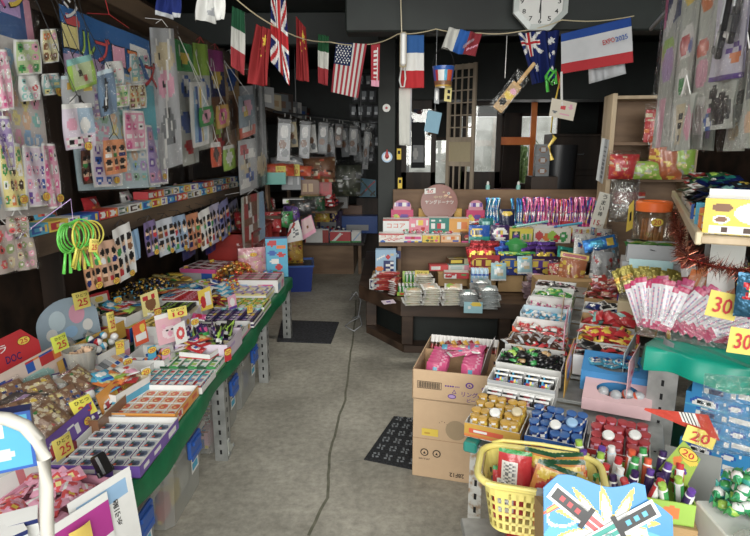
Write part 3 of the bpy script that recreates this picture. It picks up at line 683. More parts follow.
tray(LM(-.97,2.125),.27,.28,.05,'orange-sided tray of orange-print gum cartons on the left table, header marked 20','o',[H('f5a020'),('c',.2,.5,.1,.35,'w'),('c',.2,.5,.07,.25,'r'),glyphs(.35,.3,.9,.7,.09,.4,2,['O',H('f5a020')])],'w',.105,[H('f8a51c'),('c',.2,.3,.12,.26,'w'),('c',.2,.3,.09,.2,'r'),glyphs(.4,.3,.75,.75,.07,.45,12,['r','y',H('f8a51c')])],(30,14),stick=('20',.07,.055),tilt=14)
rows(LM(-.97,2.125,.53),4,5,.062,.052,ORG,'small orange-print gum carton in the orange-sided tray','gum carton','gum cartons in the orange-sided tray')
COL1=['r','c','G','o','v','t']
for row,(y,cs,nm,nx) in enumerate(((2.31,'ct','teal-and-red',4),(2.40,'rt','red-and-teal',4))):pass
def bank(x,y,w,d,nx,ny,cw,cd_,ch,arts,lab,grp,trc='w',frontart=None,stickn=None,item='gum carton',nm='gum_carton',th=.03,hdr=None,hart=None,piece=None):
 tray(LM(x,y),w,d,th,lab,'w',frontart or [trc],'w',hdr,hart,stick=stickn)
 P=[(nm,carton(cw,cd_,ch,a,a,None,a[0],7,5),[]) for a in arts]
 rows(LM(x,y,.53),nx,ny,w/nx*.96,d/ny*.96,P,piece or (lab.split(' on ')[0].replace('tray of ','one of the ')),item,grp)
band=lambda a,b,c='w':[a,('r',.1,.35,.9,.75,b),('c',.5,.5,.2,.25,c),('r',0,0,1,.15,'w')]
bank(-.97,2.375,.20,.30,3,7,.06,.036,.03,[band('r','c'),band('c','r'),band('t','w','r')],'white tray of red and teal striped cartons on the left table, behind the orange-sided tray','striped cartons by the aisle',piece='small red and teal striped carton beyond the orange-sided tray')
bank(-.96,2.56,.15,.28,2,6,.07,.042,.035,[band('g','w','l'),band('G','T','w')],'shallow tray of green striped gum cartons on the left table beside the lilac-white open box','green gum cartons',frontart=['w',('r',0,.0,1,.5,'g')],piece='small green striped gum carton stacked by the aisle')
# white-lilac open box with dark purple snack packets
tray(LM(-.95,2.80),.28,.27,.09,'white-lilac open box of black and purple packets by the table edge, sticker 20','m',['m',('r',.05,.6,.5,.75,'i')],'m',.14,['m',('c',.1,.85,.05,.07,'v'),('r',.15,.2,.7,.3,'i')],(20,10),stick=('20',.10,.10),tilt=8)
DARKPK=flatpack('snack_packet',.05,.12,.016,[['V',('r',0,.35,1,.55,'w'),('r',0,.55,1,.68,'g'),('c',.5,.8,.3,.1,'p')],['k',('r',0,.3,1,.45,'w'),('l',.2,.6,.8,.9,.15,'l'),('r',0,0,1,.1,'v')],['V',glyphs(.1,.1,.9,.9,.2,.1,4,['w','V','V','i'])]])
heap(LM(-.95,2.80,.53),.24,.22,.012,DARKPK,16,'dark purple and white snack packet leaning in the white-lilac open box','snack packet','dark snack packets',5,2,tilt=22,lh=.02,upright=True)
# little pink box with crystals, purple gum bars
tray(LM(-.93,3.09),.2,.2,.05,'small white and pink box of silvery sweets, between dark packets and gum bars','P',['w',('r',0,0,1,.3,'P')],'w',None,stick=('10',.06,.03))
SIL=[P_('twist_sweet',twist(.045,.010,['s',('r',.3,0,.7,1,c)],FOIL)) for c in 'wcp']
heap(LM(-.93,3.09,.53),.17,.17,.012,SIL,22,'silvery twist-wrapped sweet in the small pink and white box','sweet','silvery sweets',6,2,lh=.015)
BAR=lambda cs:[('gum_bar',carton(.045,.075,.018,['k'],a,None,a[0],5,3),[]) for a in cs]
def bars(x,y,nx,ny,dx,dy,arts,lab,grp,z=.55,base=True,rz=90,zs=.05):
 h=z-.524
 if base:
  tray(LM(x,y,.524,rz),nx*dx+.012,ny*dy+.012,h+.012,'low display tray under the '+grp+' on the left table','w',['w',('r',0,.3,1,.7,arts[0][0])],'e')
 return rows(LM(x,y,z,rz),nx,ny,dx,dy,BAR(arts),lab,'gum bar',grp,rx=0)
ba=lambda a,b,c:[a,('r',.1,.2,.9,.5,b),('c',.5,.7,.3,.14,c)]
bars(-1.0,3.12,1,3,.05,.09,[ba('V','w','y')],'purple gum bar lying beside the small pink and white box','purple gum bars',.545)
bars(-.98,3.34,5,4,.052,.08,[ba('V','s','i'),ba('B','i','w'),ba('V','y','w')],'dark violet gum bar in the low tray between the teal pots and the pink box','dark violet gum bars',.55)
bars(-.98,3.60,4,4,.052,.08,[ba('l','w','g'),ba('y','g','r')],'lime and yellow gum bar in the low tray on the left table','lime gum bars',.56)
TEALPOT=('gum_tub',MB().lathe([(.018,0),(.02,.004),(.02,.022)],14,['t','T']).mesh('m',PLAST,40),[('lid',MB().lathe([(.0215,.022),(.0215,.028),(.012,.029)],14,['T','w']).mesh('m',PLAST,40))])
rows(LM(-.96,3.49,.55),2,5,.045,.055,TEALPOT,'round teal gum tub in a double row on the left table','gum tub','teal gum tubs')
bars(-1.0,3.88,5,4,.052,.07,[ba('j','v','w'),ba('i','y','v'),ba('w','b','r')],'pale yellow and violet gum bar near the far end of the green cloth','pale gum bars',.57)
tray(LM(-1.02,4.16),.25,.38,.10,'white and pink box of striped sticks near the far end of the left table','w',['w',('r',.05,.2,.4,.7,'u'),('c',.7,.4,.16,.3,'P'),('c',.8,.5,.1,.2,'p')],'w',None)
rows(LM(-1.02,4.16,.61),8,3,.029,.12,[('choco_stick',carton(.024,.115,.018,['n'],[c,('r',.2,.1,.8,.6,'w'),('r',.3,.7,.7,.9,'k')],None,c,4,3),[]) for c in 'npN'],'brown and pink striped stick sweet in the white and pink box','stick sweet','striped stick sweets')
tray(LM(-1.03,4.42),.2,.3,.06,'red box of green and blue wrapped sweets at the far corner of the left table','z',['z',('r',0,.8,1,1,'w')],'z',None)
MIX=[P_('twist_sweet',twist(.055,.012,[c,('r',.35,.2,.65,.8,d)])) for c,d in ('gw','cb','lr','wg')]
heap(LM(-1.03,4.42,.53),.17,.26,.035,MIX,30,'green, blue or white twist-wrapped sweet in the red box at the far end','sweet','sweets in the far red box',7,3,lh=.014)
# ---- second row
# bowls (white bins) of sticks and sweets
def roundbin(x,y,w,d,h,lab):return tray(LM(x,y),w,d,h,lab,'w',['w',('c',.3,.5,.2,.3,H('e6dfe2')),('c',.75,.45,.12,.2,'m')],'w',None,cut=.03)
STR=lambda a,b:[a,('l',.1,0,.9,1,.15,b),('c',.5,.5,.12,.2,'k')]
for (x,y,w,d,cs,nm,dsc) in ((-1.23,2.88,.24,.22,'yk','white bin of black and yellow sweets, nearest of the white bins','black and yellow striped sweet in the nearest white bin'),(-1.26,3.14,.26,.24,'kl','white bin of black and green stick sweets, middle of the white bins','black and lime striped stick sweet in the middle white bin'),(-1.30,3.41,.28,.26,'rP','white bin of red and pink striped stick sweets, farthest of the white bins','red and pink striped stick sweet in the farthest white bin')):
 roundbin(x,y,w,d,.15,nm)
 pr=[('striped_stick',carton(.022,.09,.02,[cs[0]],[cs[0],('r',0,.2,1,.4,cs[1]),('r',0,.6,1,.8,cs[1]),('c',.5,.5,.3,.1,'w')],None,cs[0],4,6),[])]
 rows(LM(x,y,.65),8,2,w*.9/8,d*.42,pr,dsc,'stick sweet',dsc.split(' in the ')[0]+'s in '+dsc.split(' in the ')[1],jit=.08)
 MB().box(-w/2+.006,-d/2+.006,.115,w/2-.006,d/2-.006,.122,'e').build('inner_shelf',CARD,[q for q in D.objects if q.name.startswith('display_tray')][-1])
 # pink pig card and toy balls
m=MB();m.quad([(-.07,0,0),(.07,0,0),(.07,0,.15),(-.07,0,.15)],[H('f0b8c4'),('c',.5,.35,.3,.2,H('f8dfe4')),('c',.5,.3,.12,.08,'P'),('c',.4,.42,.03,.03,'k'),('c',.6,.42,.03,.03,'k'),('c',.3,.56,.08,.07,'P'),('c',.7,.56,.08,.07,'P'),('r',0,.85,1,1,'w')],20,20,.002)
tag(m.build('display_card',CARD,M=T(-1.08,2.62,.64,55,-8)),'pink display card with a pig face standing in front of the white bins','card')
price_card(T(-1.03,2.60,.775,50,-8),'10','yellow price card at the top of the pink pig card',.1,.05)
BALL=[('bouncy_ball',MB().lathe([(.003,0)]+[(.016*math.sin(PI*i/8),.016-.016*math.cos(PI*i/8)) for i in range(1,8)]+[(.002,.032)],12,[c]*3+[c2]*2+[c]*4).mesh('m',GLOSS,1),[]) for c,c2 in (('b','o'),('r','w'),('w','b'),('o','y'),('k','w'))]
tray(LM(-1.17,2.60),.22,.2,.07,'small tray of coloured balls behind the pink pig card','w',['w'],'w')
heap(LM(-1.17,2.60,.53),.18,.16,.015,BALL,16,'small two-coloured ball in the tray behind the pink pig card','ball','coloured balls',4,2,lh=.025)
# silver boxes row
LONG=[('toy_box',carton(.03,.2,.035,rart(i,c,'wkr'),[c,('r',.15,.1,.85,.6,d),glyphs(.2,.15,.8,.55,.2,.08,i,['k',d,'r']),('r',0,.7,1,.8,e)],None,c,5,6,None),[]) for i,(c,d,e) in enumerate((('s','f','o'),('w','s','b'),('h','w','o'),('s','w','b'),('S','f','w')))]
t=tray(LM(-1.25,2.38),.36,.26,.06,'white-fronted tray of narrow silver toy boxes, with a blue-and-white header card','w',['w',('r',0,0,1,.35,'B')],'w',.15,['B',('c',.7,.35,.25,.3,'b'),glyphs(.2,.35,.8,.7,.12,.35,5,['w','B','w']),('r',0,0,.12,1,'Y')],(26,16),stick=('20',-.12,.03),tilt=10)
rows(LM(-1.25,2.38,.54),9,1,.037,.2,LONG,'narrow silver toy box standing in the white-fronted tray','toy box','narrow silver toy boxes',rx=32,jit=.03)
# yellow box and its gold flap, and the second long header
m=MB();m.quad([(-.24,0,0),(.24,0,0),(.24,0,.10),(-.24,0,.10)],['Y',('r',0,0,1,.1,'k'),('c',.15,.4,.07,.3,'y')],24,8,.003)
o=tag(m.build('divider_card',CARD,M=T(-1.42,2.55,.60,82,-5)),'long gold divider card behind the blue header on the left table','card')
sticker(o,T(-.19,-.003,.045),'25');
price_card(T(-1.36,2.60,.70,70,-5),'25','narrow yellow 25 price card on the blue header card',.045,.10)
# panda toys
PANDA=lambda:None
t=tray(LM(-1.16,2.02),.26,.16,.07,'small clear-lidded tray of panda toys on the left table, yellow header with a panda face','j',['n'],'e',.12,['j',('c',.72,.5,.24,.36,'w'),('c',.62,.55,.08,.13,'k'),('c',.82,.55,.08,.13,'k'),('c',.53,.85,.1,.14,'k'),('c',.9,.85,.1,.14,'k'),('c',.72,.36,.04,.05,'k'),glyphs(.05,.15,.4,.6,.09,.2,3,['r','j','r','k'])],(34,20),stick=('25',.02,.1),tilt=14)
PB=('panda_toy',MB().lathe([(.012,0),(.016,.01),(.014,.022),(.01,.026),(.015,.034),(.012,.046),(.003,.05)],12,['k','w','w','k','w','w']).mesh('m',PLAST,1),[('ear',MB().lathe([(.001,0),(.005,.003),(.001,.009)],8,'k',M=T(.01,0,.043)).mesh('m',PLAST)),('ear',MB().lathe([(.001,0),(.005,.003),(.001,.009)],8,'k',M=T(-.01,0,.043)).mesh('m',PLAST))])
rows(LM(-1.16,2.02,.545),5,3,.045,.045,PB,'tiny black and white panda toy in the yellow-headed tray','toy','panda toys',rx=-20)
price_card(T(*az(88,416,.60),70,-30),'20','bright yellow 20 price card leaning beside the orange header',.09,.075,bg=H('f4e81c'))
# beads / shell packets
def beadpack(i,cs):
 r=random.Random(i);m=MB()
 a=[H('9c7050')]
 for k in range(34):a.append(('c',.12+.76*r.random(),.1+.8*r.random(),.06,.06,r.choice(['e','a','j',H('e9dcc0'),H('e9dcc0')]+(cs if k>20 else []))))
 me=pouch(.15,.12,.02,a,GLOSS,28,seed=i)
 return ('bead_packet',me,[('clear_bag',clearbag(.165,.14,.026,i))])
BP=[beadpack(i,c) for i,c in enumerate((['G','y','B'],['b','B','B'],['r','g','k']))]
bl=['packet of pale wooden beads with green and yellow ones, against the maroon boxes','packet of pale wooden beads with a blue figure in the middle','packet of pale beads with red and green ones, topmost by the white lids','bead packet lying flat behind the maroon boxes','bead packet leaning on the pink paper header','clear bead packet between the two yellow price cards','bead packet at the wall side of the maroon boxes']
for k,(px,py,rz) in enumerate(((45,396,60),(78,405,75),(62,422,85),(30,420,50),(20,400,70),(95,380,95),(10,430,60))):
 p=az(px,py+8,.60+.004*k);put(BP[k % 3],T(p.x,p.y,p.z,rz,-50),bl[k],'bead packet','bead packets')
MAR=[('sweet_box',carton(.17,.12,.035,['R'],[H('7d1420'),('c',.2,.3,.05,.06,'h'),('c',.7,.65,.05,.06,'h'),('r',.4,.1,.55,.2,'P')],None,H('6a101c'),12,6),[])]
for k,(x,y,z,rz) in enumerate(((-1.17,1.70,.54,82),(-1.2,1.90,.524,86),(-1.36,1.74,.55,85),(-1.35,1.94,.524,88),(-1.50,1.80,.54,92),(-1.34,1.55,.524,85),(-1.52,2.0,.524,86))):
 put(MAR[0],T(x,y,z,rz),['flat maroon sweet box next to the lilac tray','flat maroon sweet box under the yellow-headed panda tray','flat maroon sweet box in the middle of the maroon stack','flat maroon sweet box behind the bead packets','flat maroon sweet box nearest the dark wall panel','flat maroon sweet box nearest the camera, by the white pipe','flat maroon sweet box below the white-lidded pots'][k],'sweet box','flat maroon sweet boxes')
 # yoghurt pots with foil lids
POT=[pot(.026,.034,c) for c in ('p','w','P','l','v')]
r=random.Random(5);n=0
for (px,py) in ((50,392),(62,388),(73,393),(84,388),(56,378),(68,380),(80,376),(93,380),(60,398),(76,402),(90,396),(103,352),(46,380)):
 p=az(px,py,.61);o=put(POT[n % 5],T(p.x,p.y,.60+.01*(n % 2),r.uniform(0,90),r.uniform(-25,10)),'tiny white yoghurt-sweet pot with a coloured foil lid, before the pale header card','sweet pot','yoghurt-sweet pots');n += 1
tray(T(-1.32,2.12,.524,84),.36,.24,.07,'low beige tray holding the foil-lidded sweet pots','e',['e'],'e')
m=MB();m.quad([(-.24,0,0),(.24,0,0),(.24,0,.15),(-.24,0,.13)],[H('e8cfc0'),('c',.55,.3,.22,.28,H('9ccfc8')),('c',.36,.2,.07,.1,H('9ccfc8')),glyphs(.06,.45,.35,.8,.07,.3,4,['v',H('e8cfc0'),'b','v']),glyphs(.5,.62,.9,.92,.08,.28,8,['b','o','r',H('e8cfc0')])],44,18,.003)
o=tag(m.build('header_board',CARD,M=T(-1.45,2.10,.60,82,-12)),'long pale header card with a blue-green elephant, behind the sweet pots','card')
sticker(o,T(-.2,-.003,.10),'20');sticker(o,T(-.2,-.003,.04),'20')
price_card(T(-1.40,2.24,.735,80,-12),'25','bright lime-yellow 25 price card above the elephant header',.085,.07,bg=H('e4f01c'))
# cup of wooden spoons
cp=empty('spoon_cup','clear plastic cup of pale wooden spoons behind the sweet pots','cup',M=T(*az(82,370,.62)))
MB().lathe([(.052,0),(.068,.095),(.071,.097),(.071,.1),(.066,.096),(.05,.003)],20,'w').build('cup',BIN,cp,40)
SPN=('wooden_spoon',MB().box(-.004,-.001,0,.004,.001,.06,'h').box(-.009,-.001,.06,.009,.001,.09,'h').mesh('m',PAPER),[])
pc=az(82,370,.62)
for k in range(16):
 put(SPN,T(pc.x+.03*math.cos(k*2.4),pc.y+.03*math.sin(k*2.4),pc.z+.006,k*50,14 if k % 2 else-14),'flat pale wooden spoon standing in the clear cup','spoon','wooden spoons in the cup')
 # arched card with two faint figures, red board, yellow side card
m=MB();n=18;v=[(-.17,0,0),(.17,0,0)]+[(.17*math.cos(PI*i/n),0,.10+.12*math.sin(PI*i/n)) for i in range(n+1)]
m.add([(x,y,z) for x,y,z in v]+[(x,y+.003,z) for x,y,z in v],[tuple(range(len(v))),tuple(range(2*len(v)-1,len(v)-1,-1))]+[(i,len(v)+i,len(v)+(i+1) % len(v),(i+1) % len(v)) for i in range(len(v))],C(H('a8bfd0')))
for i,(x,z,a,b,c) in enumerate(((-.06,.12,.045,.05,'f'),(.05,.13,.045,.05,'P'),(-.1,.06,.03,.03,'w'),(.1,.06,.03,.03,'w'),(0,.05,.04,.03,'u'))):
 m.add([(x+a*math.cos(k*PI/8),-.0006-i*.0002,z+b*math.sin(k*PI/8)) for k in range(16)],[tuple(range(16))],C(c))
tag(m.build('arched_card',CARD,M=T(-1.58,2.62,.64,68,-6)),'pale blue arched display card with pastel spots, standing at the dark wall panel','card')
price_card(T(-1.53,2.66,.80,66,-8),'25','yellow 25 price card on the pale blue arched card',.09,.085)
rb=tag(MB().add([(-.2,0,0),(.2,0,0),(.2,0,.13),(.13,0,.2),(-.2,0,.16),(-.2,.004,0),(.2,.004,0),(.2,.004,.13),(.13,.004,.2),(-.2,.004,.16)],[(0,1,2,3,4),(9,8,7,6,5)]+[(i,5+i,5+(i+1) % 5,(i+1) % 5) for i in range(5)],C('r')).build('red_header_card',CARD,M=T(-1.56,2.08,.64,74,-8)),'large red lettered header card standing at the near end of the wall panel','card')
MB().text('コーラ',.14,.03,'w',T(-.02,-.001,.145)).text('DOC',.07,.032,'B',T(.07,-.001,.095)).build('lettering',PAPER,rb)
MB().lathe([(.001,0),(.045,.002)],18,'w',M=T(-.09,-.0006,.06,0,90)).lathe([(.001,0),(.03,.002)],18,H('e9dcd0'),M=T(-.09,-.002,.055,0,90)).build('round_motif',PAPER,rb)
sticker(rb,T(.13,-.002,.15,0),'25',.06,.035)
tag(MB().quad([(-.06,0,0),(.05,0,0),(.07,0,.08),(-.02,0,.16)],['y',('c',.6,.5,.3,.2,'Y')],8,8,.003).build('yellow_card',CARD,M=T(-1.62,2.02,.84,80)),'yellow display card at the very edge of the left wall panel','card')
tray(T(-1.45,2.28,.56,80),.3,.16,.05,'red-fronted tray below the red lettered header card','R',['R',('r',0,.8,1,1,'w')],'R')
DBX=[('dark_box',carton(.12,.14,.03,['d'],['d',('r',.1,.2,.9,.3,'i'),('r',.1,.5,.9,.6,'i')],None,'d',10,6),[])]
for k,(px,py) in enumerate(((15,395),(8,410),(22,412))):
 p=az(px,py,.62);put(DBX[0],T(p.x,p.y,.575+.032*k,70+8*k),['dark flat box with lilac stripes, lowest of three by the red header card','dark flat box with lilac stripes, middle of three by the red header card','dark flat box with lilac stripes, topmost of three by the red header card'][k],'box')
tray(T(-1.5,1.95,.524,84),.3,.24,.05,'dark red flat tray under the striped dark boxes','R',['R'],'R')
# clear wrapped marbles near the arch
MARB=[('marble_bag',pouch(.09,.08,.03,[H('cfc8b4')]+[('c',.15+.14*(k % 6),.2+.13*(k// 6),.07,.07,c) for k,c in enumerate('wfswPwfwswefswwfTwPwesww')],GLOSS,12,seed=2),[('clear_bag',clearbag(.1,.095,.04,3))])]
for k,(px,py) in enumerate(((60,335),(72,328),(84,325),(96,330),(78,340),(68,345),(90,342))):
 p=az(px,py,.68);put(MARB[0],T(p.x,p.y,.60+.02*(k % 3),60+17*k,-35),'clear bag of pale pearly sweets heaped before the arched card','sweet bag','clear pearly sweet bags')
tray(T(-1.5,2.5,.524,72),.36,.28,.07,'deep pale tray holding the clear pearly sweet bags','e',['e'],'e')
# red/blue rimmed open box of silver packets, black and gold sweets
tray(T(-1.52,3.05,.56,80),.40,.34,.08,'open box with blue and red rim, filled with silver sticks, on the left table','r',['w',('r',0,.0,.35,1,'b'),('r',.35,0,1,1,'r')],'w')
SLV=flatpack('silver_stick',.03,.14,.012,[['s',('r',0,.3,1,.5,'R'),('r',0,.8,1,1,'w')],['w',('r',0,.2,1,.6,'s'),('c',.5,.7,.3,.1,'r')],['s',('r',.2,.1,.8,.8,'S')]],FOIL)
heap(T(-1.52,3.05,.57,80),.34,.28,.04,SLV,34,'silver and red stick packet in the box with blue and red rim','stick packet','silver stick packets',3,3,tilt=14)
BLK=[P_('foil_sweet',twist(.055,.012,['k',('c',.5,.5,.14,.3,'Y'),('r',0,0,.12,1,c)],GLOSS)) for c in ('B','c','Y','k')]
tray(T(-1.58,3.50,.58,82),.46,.44,.07,'pale tray under the heap of black and gold sweets','e',['k'],'e',None)
heap(T(-1.58,3.50,.6,82),.42,.40,.03,BLK,112,'black twist-wrapped sweet with gold dots in the dark heap on the left table','sweet','black and gold sweets',4,4,lh=.018,mound=.05)
BLU=flatpack('snack_packet',.09,.06,.02,[['b',('c',.5,.5,.3,.3,'w'),('c',.3,.6,.1,.1,'r'),('r',0,0,1,.2,'Y')],['w',('r',.1,.2,.6,.8,'b'),('c',.8,.5,.12,.3,'y')],['B',('r',.2,.3,.8,.6,'s')]])
heap(T(-1.30,3.80,.56,82),.34,.26,.03,BLU,26,'blue, white and yellow snack packet between the white bins and the gold sweets','snack packet','blue and white snack packets',7,3,tilt=30,lh=.02,mound=.03)
tray(T(-1.30,3.80,.524,82),.38,.30,.05,'low tray under the blue and white snack packets','w',['w'],'w')
YLW=flatpack('snack_packet',.08,.07,.024,[['y',('c',.5,.5,.3,.3,'Y'),('r',0,.8,1,1,'g')],['Y',('c',.5,.5,.25,.25,'r')],['j',('r',.2,.3,.8,.6,'n')]])
heap(T(-1.66,4.0,.56,82),.44,.30,.02,YLW,34,'yellow snack packet in the heap under the hanging trading cards','snack packet','yellow snack packets',8,3,tilt=30,lh=.02,mound=.03)
tray(T(-1.66,4.0,.524,82),.48,.34,.05,'low tray under the yellow snack packets','w',['j'],'e')
tray(T(-1.48,4.42,.56,82),.34,.3,.10,'white box with magenta, blue and yellow front, full of striped sticks','w',['w',('r',0,.65,1,1,'p'),('r',.55,0,.9,.65,'b'),('r',.9,0,1,.65,'y'),('r',0,0,.55,.65,'s')],'w')
rows(T(-1.48,4.42,.64,82),12,2,.027,.14,[('choco_stick',carton(.022,.13,.02,['R'],[c,('r',.1,.3,.9,.5,'w')],None,c,4,4),[]) for c in 'RwPN'],'red, white and brown stick in the box with magenta, blue and yellow front','stick sweet','striped sticks in the magenta-edged box')
# gold foil heap, cellophane blue pack, orange
GLD=[P_('foil_sweet',twist(.06,.014,[c,('c',.5,.5,.12,.3,d)],FOIL)) for c,d in ('Yo','oY','ae','Oy')]
tray(T(-1.22,4.32,.524,84),.40,.26,.05,'low tray under the gold foil sweets','e',['e'],'e')
heap(T(-1.22,4.32,.54,84),.44,.30,.03,GLD,76,'gold or orange foil-wrapped sweet heaped before the big pink bag','sweet','gold foil sweets',9,4,lh=.018,mound=.06)
heap(T(-1.22,3.95,.54,84),.26,.28,.03,[P_('foil_sweet',twist(.06,.013,['O',('r',.3,.2,.7,.8,'w')],GLOSS)),P_('foil_sweet',twist(.06,.013,['y',('r',.3,.2,.7,.8,'r')],GLOSS))],34,'orange or yellow wrapped sweet beside the blue packets','sweet','orange wrapped sweets',10,3,lh=.018,mound=.03)
BLP=flatpack('biscuit_packet',.18,.05,.03,[['c',('r',.1,.3,.6,.7,'w'),('c',.8,.5,.12,.3,'b'),('r',0,0,.06,1,'w')]])
for k in range(4):put(BLP[0],T(-1.10-.02*k,3.70+.05*k,.575+.018*k,70+6*k,-75),'light blue and white long packet in the small stack behind the gum bars','biscuit packet','light blue long packets')
VSN=flatpack('snack_packet',.08,.06,.02,[['V',('c',.5,.5,.3,.3,'r'),('r',0,.8,1,1,'B')],['R',('c',.5,.4,.25,.25,'y')]])
heap(T(-1.12,3.55,.54,84),.16,.16,.02,VSN,12,'violet and red packet under the light blue long packets','snack packet','violet and red packets',2,3,lh=.02)
RSP=flatpack('snack_packet',.075,.06,.018,[['p',('c',.5,.5,.3,.3,'r'),('r',0,0,1,.2,'w')],['R',('c',.5,.4,.25,.25,'P'),('r',0,.8,1,.95,'w')],['z',('r',.2,.3,.8,.6,'w')]])
heap(T(-1.12,2.98,.54,84),.22,.12,.04,RSP,18,'crimson and pink packet heaped between the pig card and the gum bars','snack packet','crimson packets',2,3,tilt=30,lh=.02)
# big pink bag, standing
def bagof(name,w,h,t,cols,n,seed,lab,M,head=None,stick=None):
 r=random.Random(seed);art=[cols[0]]
 for k in range(n):art.append(('c',r.random(),r.random()*.9,r.uniform(.04,.1),r.uniform(.03,.07),r.choice(cols)))
 o=empty(name,lab,'sweet bag',None,M)
 D_=D.objects.new('contents',pouch(w*.93,h*.86,t*.85,art,GLOSS,18,seed=seed));COL.objects.link(D_);D_.parent=o
 D_=D.objects.new('clear_bag',clearbag(w,h,t,seed,CLEAR2));COL.objects.link(D_);D_.parent=o
 if head:MB().quad([(-w/2,-.004,h*.86),(w/2,-.004,h*.86),(w/2,-.004,h),(-w/2,-.004,h)],head,12,5,.008).build('header_card',CARD,o)
 if stick:sticker(o,T(0,-t/2-.008,h*.7),stick,.06,.035)
 return o
bagof('sweet_bag',.24,.30,.1,[H('e7a3ae'),H('f0c0c8'),'P',H('d9848f'),'e','h'],60,3,'large clear bag of pink wrapped marshmallows standing at the far end of the left table',T(-1.13,4.50,.53,25),None,'10')
heap(T(-1.34,4.54,.53,80),.2,.2,.02,MIX,20,'green or blue twist-wrapped sweet behind the large pink bag','sweet','sweets behind the pink bag',17,3,lh=.015)
# small blue card with red/green pictures hanging beside the pink bag
m=MB();m.quad([(-.09,0,0),(.09,0,0),(.09,0,.34),(-.09,0,.34)],['c',('c',.3,.85,.2,.08,'r'),('c',.7,.75,.2,.06,'o'),('c',.3,.6,.2,.06,'b'),('c',.7,.55,.18,.06,'r'),('c',.4,.4,.2,.07,'w'),('c',.6,.25,.2,.07,'r'),('c',.3,.12,.18,.06,'g'),('r',0,.94,1,1,'B')],12,24,.012)
tag(m.build('toy_card',CARD,M=T(-.94,4.57,.526,12)),'tall light blue toy card with red and blue pictures, standing beside the large pink bag','toy card')
# papers clipped in front of the pink tray
for k,(dx,lab,c) in enumerate(((0,'white price list hanging from the near corner of the left table','w'),(.06,'magenta-edged white leaflet under the price list at the near table corner','w'))):
 p=[az(60+0,536,.35)];m=MB()
 if k==0:a=[c,('r',.1,.75,.9,.9,'u'),glyphs(.12,.3,.45,.7,.08,.1,3,['k','w','w','b']),('c',.5,.2,.12,.1,'b'),('c',.42,.12,.08,.07,'v')]
 else:a=['w',('r',0,.55,1,.9,H('c02a9a')),glyphs(.1,.1,.9,.4,.1,.1,3,['k','w','w'])]
 m.quad([(-.10,0,-.26),(.10,0,-.26),(.10,0,0),(-.10,0,0)],a,20,22,.001,disp=lambda u,v:.012*math.sin(u*4)*(1-v))
 tag(m.build('price_list',PAPER,M=T(*(ax(100,484,-.80) if k==0 else ax(74,512,-.82)),66,-8)),lab,'paper')
price_card(T(*(ax(119,530,-.772)),66,-8),'','yellow handwritten note on the white price list',.065,.11,bg=H('e8c850'),head=False,name='sticky_note',cat='note')
MB().text('糸引飴',.08,.018,'k',T(0,-.009,.055,0,0,-90)).build('handwriting',PAPER,D.objects['sticky_note'])
price_card(T(*(ax(84,548,-.79)),66,-8),'','smaller yellow handwritten note on the magenta-edged leaflet',.06,.06,bg=H('f2cf4a'),head=False,name='sticky_note',cat='note')
cl=tag(MB().box(-.02,-.018,0,.02,.018,.07,'k',bev=.006).box(-.03,-.006,.0,.03,.006,.02,'k',bev=.003).build('bulldog_clip',PLAST,M=T(*az(107,474,.575),70,-30)),'black clip holding the price list to the pink tray','clip')
# white pipe, grey bar and things at the near left corner
def wp():
 y=1.06;q=lambda px,py,yy=y:tuple(ay(px,py,yy));m=MB()
 pts=[q(-40,418,1.02),q(-12,417),q(8,419),q(25,426),q(38,440),q(44,458),q(46,485),q(47,520),q(48,560),q(50,700),(ay(51,600,y).x,y,.0)]
 m.tube(pts,.0140,16,H('e6e4dc'));o=empty('white_trolley','white painted tube trolley at the near end of the left table','trolley',M=T(0,0,0));m.build('bent_tube',nmat('chipped_white_paint',(.35,.28,.2),(.52,.5,.45),30,.4,lo=.2,hi=.34),o,50)
 a,b=ay(-30,492,1.10),ay(42,458,1.2);n=MB();n.quad([a,b,ay(42,446,1.2),ay(-30,478,1.10)],['S'],1,1,.03);n.build('shelf_edge',STEEL,o)
 MB().box(-1.15,.75,.60,-.78,1.09,.612).build('shelf',STEEL,o);MB().tube([(-1.12,.8,0),(-1.12,.8,.66)],.015,10,'w').build('leg',PLAST,o)
 s=tag(MB().artbox(.16,.04,.14,['b',('r',.06,.06,.94,.94,'c'),('c',.3,.35,.12,.15,'w'),('c',.6,.3,.16,.12,'f'),glyphs(.2,.6,.9,.85,.15,.25,3,['w','c'])],base='B',nx=20,nz=20).build('blue_box',CARD,M=T(*ay(-2,470,1.14)) @ T(0,0,0,28)),'light blue box with dark blue edge standing on the trolley shelf','box')
 for k,(px,py,yy,l) in enumerate(((20,520,1.2,'white and violet folded carton behind the white tube'),(4,536,1.15,'small white carton lying in the near corner'))):
  tag(MB().artbox(.08,.05,.08,['w',('r',0,.85,1,1,'B'),('r',.3,.1,.6,.35,'i'),('r',0,0,1,.05,'B')],base='w',nx=12,nz=12).build('white_carton',CARD,M=T(*(ay(px,py,yy)-Vector((0,0,.06)))) @ T(0,0,0,30+20*k,10)),l,'carton')
 b=MB();b.box(-1.2,1.05,.28,-.72,1.4,.31).build('x',CARD);D.objects['x'].name='lower_shelf_board';tag(D.objects['lower_shelf_board'],'grey board under the cartons in the near left corner','board')
wp()
